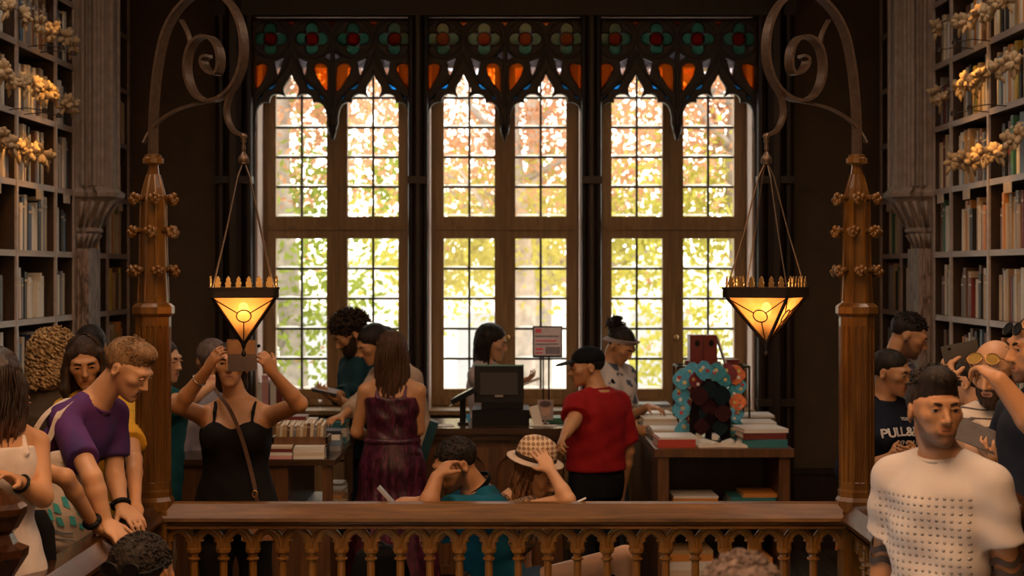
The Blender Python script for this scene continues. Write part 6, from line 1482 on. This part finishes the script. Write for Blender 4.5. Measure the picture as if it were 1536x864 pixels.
for st in ([tp_s+Vector((.02, .06, -.01)), tp_s, S_+Vector((.0, -.062, .03)), S_+Vector((-.03, -.085, -.06)), S_+Vector((-.08, -.10, -.16)), bt1], [tp_s+Vector((.0, .06, -.01)), tp_s+Vector((-.03, 0, 0)), S_+Vector((-.06, -.05, .02)), S_+Vector((-.10, -.07, -.08)), bt1+Vector((-.03, .03, 0))]):
    MB().ribbon(catmull(st, 5), Vector((1, -.1, .1)), .013, .0025).build('strap', TOTE, tote)
TURQ = flat('turquoise_print', (.06, .42, .45), .8); GRYP = flat('grey_print_band', (.18, .2, .24), .8)
def onbag(poly, mat, name):
    v, f = shape(poly, (), .002, 0)
    vs = []
    for x_, y_, z_ in v:
        r_ = (np.array(P(x_*1000, -z_*1000, 6.64))-tc) @ tm_
        sec = [(-.185, .120, .030), (-.16, .135, .045), (-.05, .135, .055), (.08, .115, .045), (.17, .075, .028), (.195, .05, .018)]; zq = [a[0] for a in sec]
        rx, ry = np.interp(r_[2], zq, [a[1] for a in sec]), np.interp(r_[2], zq, [a[2] for a in sec]); uq = min(.97, abs(r_[0])/rx)
        vs.append(tc+tm_ @ np.array((r_[0], -ry*(1-uq**3.2)**(1/3.2)-.007+y_, r_[2])))
    MB().add(vs, f).build(name, mat, tb_)
pxp = lambda pts: [(a/1000, -b/1000) for a, b in pts]
for poly in ([(96, 712), (101, 714), (104, 736), (99, 730)], [(106, 734), (116, 740), (122, 756), (112, 752)], [(112, 757), (124, 762), (126, 776), (117, 768)], [(92, 742), (100, 742), (106, 760), (96, 756)], [(80, 750), (88, 754), (93, 768), (82, 764)], [(84, 772), (92, 772), (98, 786), (88, 784)], [(104, 770), (112, 772), (116, 786), (106, 784)], [(72, 758), (78, 762), (82, 778), (74, 774)], [(118, 782), (126, 784), (126, 792), (120, 790)]): onbag(pxp(poly), TURQ, 'turquoise_motif')
onbag(pxp([(70, 779), (80, 789), (94, 795), (110, 796), (110, 799), (94, 798.5), (79, 793), (69, 783)]), GRYP, 'printed_arc'); onbag(pxp([(74, 802), (114, 808), (114, 810), (74, 804)]), GRYP, 'printed_line')
# ---- 12 person in teal shirt behind the left lamp post
p = Person('person in a teal t-shirt and khaki trousers half hidden by the left lamp post', (244, 541, 8.95), .222, 0, face=70, pitch=5, body=80, skin=SK_L, vox=.009, lean=4, shift=(.02, 0, 0), arms={'R': {'wrist': (316, 578, 8.85), 'elbow': (280, 600, 8.72)}, 'L': {'wrist': (250, 660, 9.0)}})
p.body(); p.eyes(); p.hair(H_DKB, 'tied', L=.25, noise_a=.002); p.top(cloth('teal_jersey', (.012, .085, .095)), 't_shirt', .7, -.12, .014, .02, 1.2); p.trousers(cloth('khaki', (.22, .14, .08)))
# ---- 13 person in spotted dress behind the photographing woman
POLKA = patterned('black_spotted_cotton', dots_fn(2*math.pi/.05), (.012, .011, .013), (.5, .46, .46)); POLKA.node_tree.nodes['Color Ramp'].color_ramp.elements[0].position = .72; POLKA.node_tree.nodes['Color Ramp'].color_ramp.elements[1].position = .8
p = Person('person in a spotted black dress behind the woman taking a photo', (316, 540, 9.6), .225, 0, face=-150, body=-150, sex='f', skin=SK_M, vox=.0135)
p.body(); p.hair(H_GRY, 'bob', vol=1.05, noise_a=.003); p.top(cloth('lilac_grey_cardigan', (.28, .25, .28)), 'cardigan', 1.6, .05, .016); p.skirt(POLKA, 'dress', .12, .8, .07)
# ---- 14 woman in black camisole taking a photo
p = Person('woman in a black camisole raising a phone to take a photo', (346, 549, 8.0), .216, 0, face=4, pitch=-9, body=0, sex='f', girth=1.16, skin=SK_M, vox=.007, shift=(.025, 0, -.015),
    arms={'R': {'wrist': (310, 556, 7.72), 'elbow': (268, 609, 7.82), 'dir': (330, 520, 7.66), 'palm': (.75, .5, .0), 'curl': .28, 'thumb': .5, 'spread': .15}, 'L': {'wrist': (410, 560, 7.72), 'elbow': (449, 606, 7.82), 'dir': (390, 524, 7.66), 'palm': (-.75, .6, .1), 'curl': .62, 'thumb': .3}})
p.body(); p.eyes(); p.hair(H_DKB, 'long', L=.14, noise_a=.002, vol=1.04, width=.9); BLKC = cloth('black_cotton', (.010, .009, .009)); p.strappy(BLKC, 'camisole', -.12, .375, .010, .085, .009); p.trousers(BLKC); p.band('R', .74, flat('silver', (.7, .66, .6), .25, .9), 'bracelet', .003)
cs = empty('phone', P(362, 534, 7.62), 'phone in an open tan and grey flip case held up by the woman in black', 'phone')
MB().box(P(362, 521, 7.62), (.125, .012, .068), 0, 0, Matrix.Rotation(math.radians(1), 3, 'Y')).build('case', flat('tan_leather', (.30, .16, .07), .5), cs)
MB().box(P(363, 521, 7.614), (.115, .004, .058)).build('back', flat('brown_case', (.45, .27, .12), .45), cs)
MB().ball(P(388, 519, 7.61), .008, 8, 6).build('camera_lens', BLACK, cs)
v, f = shape([(-.062, -.03), (-.052, -.038), (.054, -.036), (.066, -.026), (.062, .035), (-.062, .035)], (), .006, .001); MB().add([Vector(q)+P(363, 544, 7.615) for q in v], f).build('flap', flat('grey_suede', (.17, .14, .12), .7), cs)
pu = empty('shoulder_purse', P(386, 757, 7.86), 'brown strap of a small purse across the woman in black', 'bag')
MB().ribbon(catmull([P(322, 583, 7.98), P(328, 592, 7.90), P(345, 615, 7.855), P(362, 655, 7.85), P(375, 700, 7.85), P(383, 735, 7.84), P(386, 757, 7.84)], 5), Vector((.9, 0, .4)), .009, .002).build('strap', flat('brown_leather', (.10, .05, .03), .5), pu)
MB().box(P(386, 785, 7.82), (.14, .05, .15), .1).build('purse', flat('tan_leather_bag', (.22, .10, .045), .5), pu); MB().tube([P(382, 741, 7.83)+Vector((.011*math.cos(t), 0, .016*math.sin(t))) for t in [6.2832*i/14 for i in range(15)]], .003, 5).build('buckle', BRASS, pu)
# ---- 15 bearded man reading by the left window
p = Person('bearded man with curly dark hair reading a booklet by the left window', (526, 501, 10.6), .232, 0, face=-70, pitch=30, body=-58, lean=8, skin=SK_M, vox=.0085,
    arms={'R': {'wrist': (507, 594, 10.25), 'dir': (488, 590, 10.2), 'palm': (0, 0, 1), 'curl': .4, 'hint': (0, .3, -1)}, 'L': {'wrist': (512, 602, 10.2), 'dir': (490, 594, 10.15), 'palm': (0, 0, 1), 'curl': .4, 'hint': (0, .3, -1)}})
p.body(); p.eyes(); p.beard(H_DKB); p.hair(H_DKB, 'curlytop', vol=1.08, noise_a=.006, top=.012, frq=160); p.tufts(H_DKB, 420, .045, .9, -.1, R=(.086, .104, .092), fwd=0, r0=.006); p.top(cloth('dark_teal_jacket', (.015, .05, .06)), 'jacket', 1.8, -.1, .02, .01, 1.2); p.trousers(NAVY)
bk = empty('booklet', P(488, 586, 10.18), 'open pale booklet held by the bearded reader at the window', 'book')
for sg in (-1, 1): MB().box(P(488, 587, 10.18)+Vector((0, sg*.055, 0)), (.15, .11, .008), 0, 0, Matrix.Rotation(math.radians(12), 3, 'Y') @ Matrix.Rotation(math.radians(sg*14), 3, 'X')).build('page', flat('grey_page', (.42, .42, .46), .7), bk)
# ---- 16 woman beside him
p = Person('dark-haired woman in a beige top looking down beside the bearded reader', (560, 516, 10.15), .216, 0, face=-64, pitch=26, body=-42, sex='f', skin=SK_M, vox=.009, shift=(.075, .05, 0), arms={'R': {'wrist': (512, 626, 9.75), 'dir': (490, 630, 9.65), 'palm': (0, 0, -1), 'hint': (0, .4, -1)}})
p.body(); p.eyes(); p.hair(H_BLK, 'tied', noise_a=.0015, vol=1.05); p.top(cloth('beige_knit', (.42, .31, .22)), 'top', 1.7, -.1, .014); p.trousers(cloth('mustard_trousers', (.45, .26, .03)))
# ---- 17 woman in maroon dress
MAR, tnt, tb = _new('maroon_sequin_satin'); tf = noise(tnt, coords(tnt, (1, 1, .35)), 38, 4, .6, 1.2)
tnt.links.new(ramp(tnt, tf, [(.42, (.030, .006, .012)), (.62, (.11, .018, .045))]), tb.inputs['Base Color']); tb.inputs['Roughness'].default_value = .35; bump(tnt, tb, tf, .4, .006)
p = Person('woman with long brown hair in a shiny maroon dress seen from behind', (588, 528, 9.5), .216, 0, face=186, pitch=6, body=180, sex='f', skin=SK_M, vox=.0075,
    arms={'L': {'wrist': (556, 655, 9.78), 'elbow': (535, 648, 9.5)}, 'R': {'wrist': (612, 660, 9.78), 'elbow': (628, 645, 9.5)}})
p.body(legs=True); p.hair(H_BRN, 'long', L=.36, noise_a=.0028, vol=1.04, width=1.0); p.strands(H_BRN, 110, .40, .010, w=.090, dep=.066, spread=.85); p.strappy(MAR, 'bodice', .08, .40, .016, .075, .009, wr=.006); p.skirt(MAR, 'skirt', .16, .62, .075, .010); F = Field(); F.loft(p.o, p.Mb, p.sections(.030, .135, .165), .01); p.put('waistband', F.mesh('waistband', .009), MAR)
hb = slab(P(641, 665, 9.6), .05, .12, .26, np.array(Matrix.Rotation(math.radians(18), 3, 'Y'))); held('shoulder_bag', hb, cloth('teal_leather', (.012, .05, .065), .5), 'teal handbag hanging at the side of the woman in maroon', 'bag')
# ---- 18 assistant behind the counter
p = Person('dark-haired assistant in a pale blouse behind the cash register', (738, 513, 11.4), .222, 0, face=78, pitch=14, body=68, sex='f', skin=SK_L, vox=.009, arms={'R': {'wrist': (782, 572, 11.15), 'dir': (797, 566, 11.1), 'palm': (0, 0, 1), 'hint': (0, .4, -1)}})
p.body(); p.eyes(); p.hair(H_BLK, 'long', L=.21, noise_a=.003, vol=1.06); p.strands(H_BLK, 70, .22, .010); p.top(cloth('pale_blouse', (.50, .43, .42)), 'blouse', 1.5, -.1, .016, .012, 1.2); p.trousers(BLKC)
held('paper_slip', slab(P(797, 572, 11.1), .12, .08, .012, np.array(Matrix.Rotation(math.radians(-20), 3, 'Y'))), PAPER, 'white booklet in the hand of the assistant', 'paper')
# ---- 19 boy in red t-shirt and black cap
p = Person('boy in a red t-shirt and black cap standing at the counter', (880, 551, 9.9), .216, 0, face=-78, pitch=6, body=-140, skin=SK_M, vox=.0085, girth=1.05, shift=(.03, 0, 0), arms={'L': {'wrist': (848, 652, 9.6), 'elbow': (862, 628, 9.72), 'curl': .5}})
p.body(); p.eyes(); p.hair(H_BLK, 'short', noise_a=.002); p.top(cloth('red_jersey', (.30, .012, .014)), 't_shirt', .85, .045, .020, .02, 1.2, .0035, waist=1.0); p.trousers(cloth('black_jeans', (.008, .008, .01)), top=.09)
F = Field(); F.ell(p.h((0, .014, .048)), np.array((.086, .104, .078))*p.k, p.Mh, .01); F.box(p.h((0, 0, -.09)), np.array((.15, .15, .12))*p.k, p.Mh, .004, 's'); CAP = cloth('black_cap_cloth', (.007, .007, .008)); co = p.put('cap', F.mesh('cap', .007), CAP)
F = Field(); F.ell(p.h((0, -.115, .040)), np.array((.070, .075, .008))*p.k, p.Mh @ Rm(0, 8), .006); p.put('visor', F.mesh('visor', .005), CAP, co); MB().ball(Vector(p.h((0, .014, .127))), .008, 8, 6).build('button', CAP, co)
# ---- 20 woman with headband at the right table
PRINT = patterned('white_print_tee', lambda nt, x, y, z: noise(nt, coords(nt), 9, 2), (.60, .55, .52), (.60, .55, .52)); cr_ = PRINT.node_tree.nodes['Color Ramp'].color_ramp; cr_.elements[0].position = .56; cr_.elements[1].position = .6; cr_.elements[1].color = (.06, .08, .12, 1)
p = Person('woman with a hair bun and grey headband leaning over the right table', (931, 517, 10.8), .218, 0, face=56, pitch=36, body=42, lean=6, sex='f', skin=SK_M, vox=.009, arms={'L': {'wrist': (972, 610, 10.65), 'dir': (990, 613, 10.6), 'palm': (0, 0, -1), 'hint': (0, .3, -1)}, 'R': {'wrist': (945, 640, 10.4), 'hint': (-.4, .3, -1)}})
p.body(); p.eyes(); p.hair(H_BLK, 'bun', noise_a=.004, vol=1.0); p.tufts(H_BLK, 140, .035, .8, -.6, R=(.050, .046, .048), c=(0, .105, .078), fwd=0); p.top(PRINT, 't_shirt', .75, -.10, .014, .016, 1.2); p.trousers(cloth('light_jeans', (.13, .17, .22), .8, 20, .3))
k_ = p.k; R_ = [p.h((.081*math.cos(t), .012+.101*math.sin(t), .024-.050*math.sin(t))) for t in [2*math.pi*i/28 for i in range(29)]]; MB().ribbon([Vector(q) for q in R_], Vector(p.Mh @ np.array((0, -.5, 1))), .021, .003).build('headband', cloth('grey_headband', (.36, .31, .30)), p.root)
MB().ribbon(catmull([Vector(p.T((-.10, -.11, .42))), Vector(p.T((.0, -.145, .28))), Vector(p.T((.12, -.13, .10))), Vector(p.T((.19, -.04, -.02)))], 5), Vector((.5, .4, .6)), .010, .002).build('bag_strap', BLACK, p.root)
# ---- 21 man seated, hand to his ear
TEALS = cloth('teal_tee', (.008, .10, .16))
p = Person('man in a teal t-shirt seated behind the rail resting his head on his hand', (683, 697, 7.82), .23, 0, face=-66, pitch=22, body=-62, lean=16, skin=SK_T, vox=.007, stub=STUB, shift=(.02, .02, .01), seat={'L': (.14, -.42, .0), 'R': (-.12, -.42, .0)},
    arms={'L': {'wrist': (655, 716, 7.56), 'elbow': (639, 768, 7.50), 'dir': (672, 694, 7.62), 'palm': (.6, .6, .1), 'curl': .5, 'thumb': .5}, 'R': {'wrist': (630, 754, 7.62), 'dir': (606, 750, 7.55), 'palm': (-.2, 0, -1), 'curl': .5}})
p.body(); p.eyes(); p.hair(H_BLK, 'short', noise_a=.0015, vol=.985, vox=.005, frq=350); p.tufts(H_BLK, 380, .016, .4, -.05, R=(.075, .094, .080), fwd=.2, r0=.004); p.top(TEALS, 't_shirt', .7, -.08, .014, .02, 1.15, .006); p.trousers(cloth('dark_shorts', (.02, .02, .025)))
k_ = p.k; c0 = p.nb; MB().ribbon([Vector(c0+p.Mb @ np.array((.078*math.cos(t), .002+.072*math.sin(t), .012+.030*math.sin(t)))) for t in [2*math.pi*i/24 for i in range(25)]], Vector(p.Mb @ np.array((0, -.3, 1.))), .010, .0025).build('lanyard', BLACK, p.root)
ph = slab(P(584, 748, 7.50), .012, .07, .14, np.array(Matrix.Rotation(math.radians(-42), 3, 'Y'))); phn = held('phone', ph, flat('pale_phone', (.45, .45, .47), .25, .3), 'pale phone resting on the rail in the seated man\'s hand', 'phone')
bp = empty('backpack', P(568, 850, 7.75), 'black backpack standing on the bench behind the balustrade', 'bag')
F = Field(); F.loft(np.array(P(570, 850, 7.85)), np.eye(3), [(-.20, 0, 0, .13, .08), (-.05, 0, 0, .14, .09), (.06, 0, 0, .11, .07), (.10, 0, 0, .05, .04)], .02, pw=3); me = F.mesh('pack', .012); me.transform(Matrix.Translation(-wloc(bp))); me.materials.append(BLKC); o = bpy.data.objects.new('pack', me); col.objects.link(o); o.parent = bp
MB().tube([P(556, 818, 7.8), P(566, 808, 7.8), P(578, 818, 7.8)], .008, 6).build('handle', BLACK, bp)
# ---- 22 girl with straw hat
EMB = patterned('embroidered_cotton', lambda nt, x, y, z: noise(nt, coords(nt), 34, 3, .6, 1.5), (.030, .026, .035), (.34, .20, .09))
p = Person('girl holding a woven straw hat on her head, seated behind the rail', (803, 712, 7.85), .21, 0, face=70, pitch=26, body=60, lean=20, sex='f', skin=SK_L, vox=.007, shift=(-.03, 0, 0), seat={'L': (.12, -.42, .0), 'R': (-.14, -.36, .20), 'Ra': (.02, .06, -.34)},
    arms={'R': {'wrist': (826, 706, 7.58), 'elbow': (852, 750, 7.52), 'dir': (810, 680, 7.62), 'palm': (-.1, .9, -.35), 'curl': .22, 'spread': .35, 'thumb': .2}})
p.kn['R'] = np.array(P(938, 836, 7.72)); p.an['R'] = np.array(P(955, 985, 7.75)); p.toe['R'] = p.an['R']+np.array((.13, -.05, -.03))
p.body(legs=True); p.eyes(); p.hair(H_AUB, 'long', L=.17, noise_a=.004, vol=1.0); p.strands(H_AUB, 60, .19, .012); p.top(EMB, 'blouse', .55, -.05, .012, .012, 1.15, .004); p.trousers(cloth('denim_shorts', (.05, .08, .12)), 'shorts', short=0, top=.04)
F = Field(); 
HAT = patterned('woven_straw', lambda nt, x, y, z: math_(nt, 'MULTIPLY', math_(nt, 'SINE', math_(nt, 'MULTIPLY', math_(nt, 'ADD', x, z), 2*math.pi/.042)), math_(nt, 'SINE', math_(nt, 'MULTIPLY', math_(nt, 'SUBTRACT', x, z), 2*math.pi/.042))), (.66, .47, .29), (.30, .16, .08), .85, .3); HAT.node_tree.nodes['Color Ramp'].color_ramp.elements[0].position = 0.0; HAT.node_tree.nodes['Color Ramp'].color_ramp.elements[1].position = 0.1
ht = empty('straw_hat', Vector(np.array(P(803, 690, 7.85))), 'checked straw hat with pale brim on the seated girl\'s head', 'hat')
hc = np.array(P(803, 690, 7.82)); Mt = Rm(70, 20, 0) @ Rm(0, 0, 0); Mt = Rm(0, 8, 12)
def hatpart(prof, mat, name):
    rings = [[Vector(hc+Mt @ np.array((r*1.0*math.cos(t), r*1.08*math.sin(t), z))) for t in [2*math.pi*i/32 for i in range(32)]] for r, z in prof]
    return MB().loft(rings).build(name, mat, ht, True)
hatpart([(.092, .0), (.094, .03), (.088, .065), (.074, .092), (.045, .106), (.004, .108)], HAT, 'crown'); hatpart([(.090, .004), (.118, -.004), (.132, -.003), (.132, .002), (.118, .003), (.092, .012)], cloth('pale_brim', (.62, .48, .36)), 'brim'); hatpart([(.0945, .006), (.0965, .012), (.0965, .024), (.094, .03)], cloth('hat_band', (.05, .03, .02)), 'band')
held('paper_slip', slab(P(868, 752, 7.46), .07, .04, .003, np.array(Matrix.Rotation(math.radians(-25), 3, 'Y'))), PAPER, 'small white paper lying on the rail beside the girl\'s elbow', 'paper')
# ---- 23, 24 people coming up the stairs, nearest the camera
p = Person('person with black hair and sunglasses on top coming up the stairs lower left', (214, 862, 4.9), .225, -.5, face=160, pitch=0, body=170, skin=SK_T, vox=.009, girth=1.0)
p.body(); p.hair(H_BLK, 'short', noise_a=.0015, vol=1.0, frq=350); p.tufts(H_BLK, 400, .018, .3, -.1, R=(.077, .096, .082), fwd=.1); p.top(BLKC, 't_shirt', .6); p.trousers(NAVY); p.glasses(BLACK, BLACK, (0, .118, .030), 180)
p = Person('blurred head with brown-grey hair at the bottom edge, nearest the camera', (1112, 921, 3.4), .225, -.5, face=175, pitch=0, body=180, skin=SK_M, vox=.0135)
p.body(); p.hair(H_GRY, 'short', noise_a=.0015, vol=1.0); p.tufts(H_GRY, 300, .02, .3, .1); p.top(BLKC, 't_shirt', .6); p.trousers(NAVY)
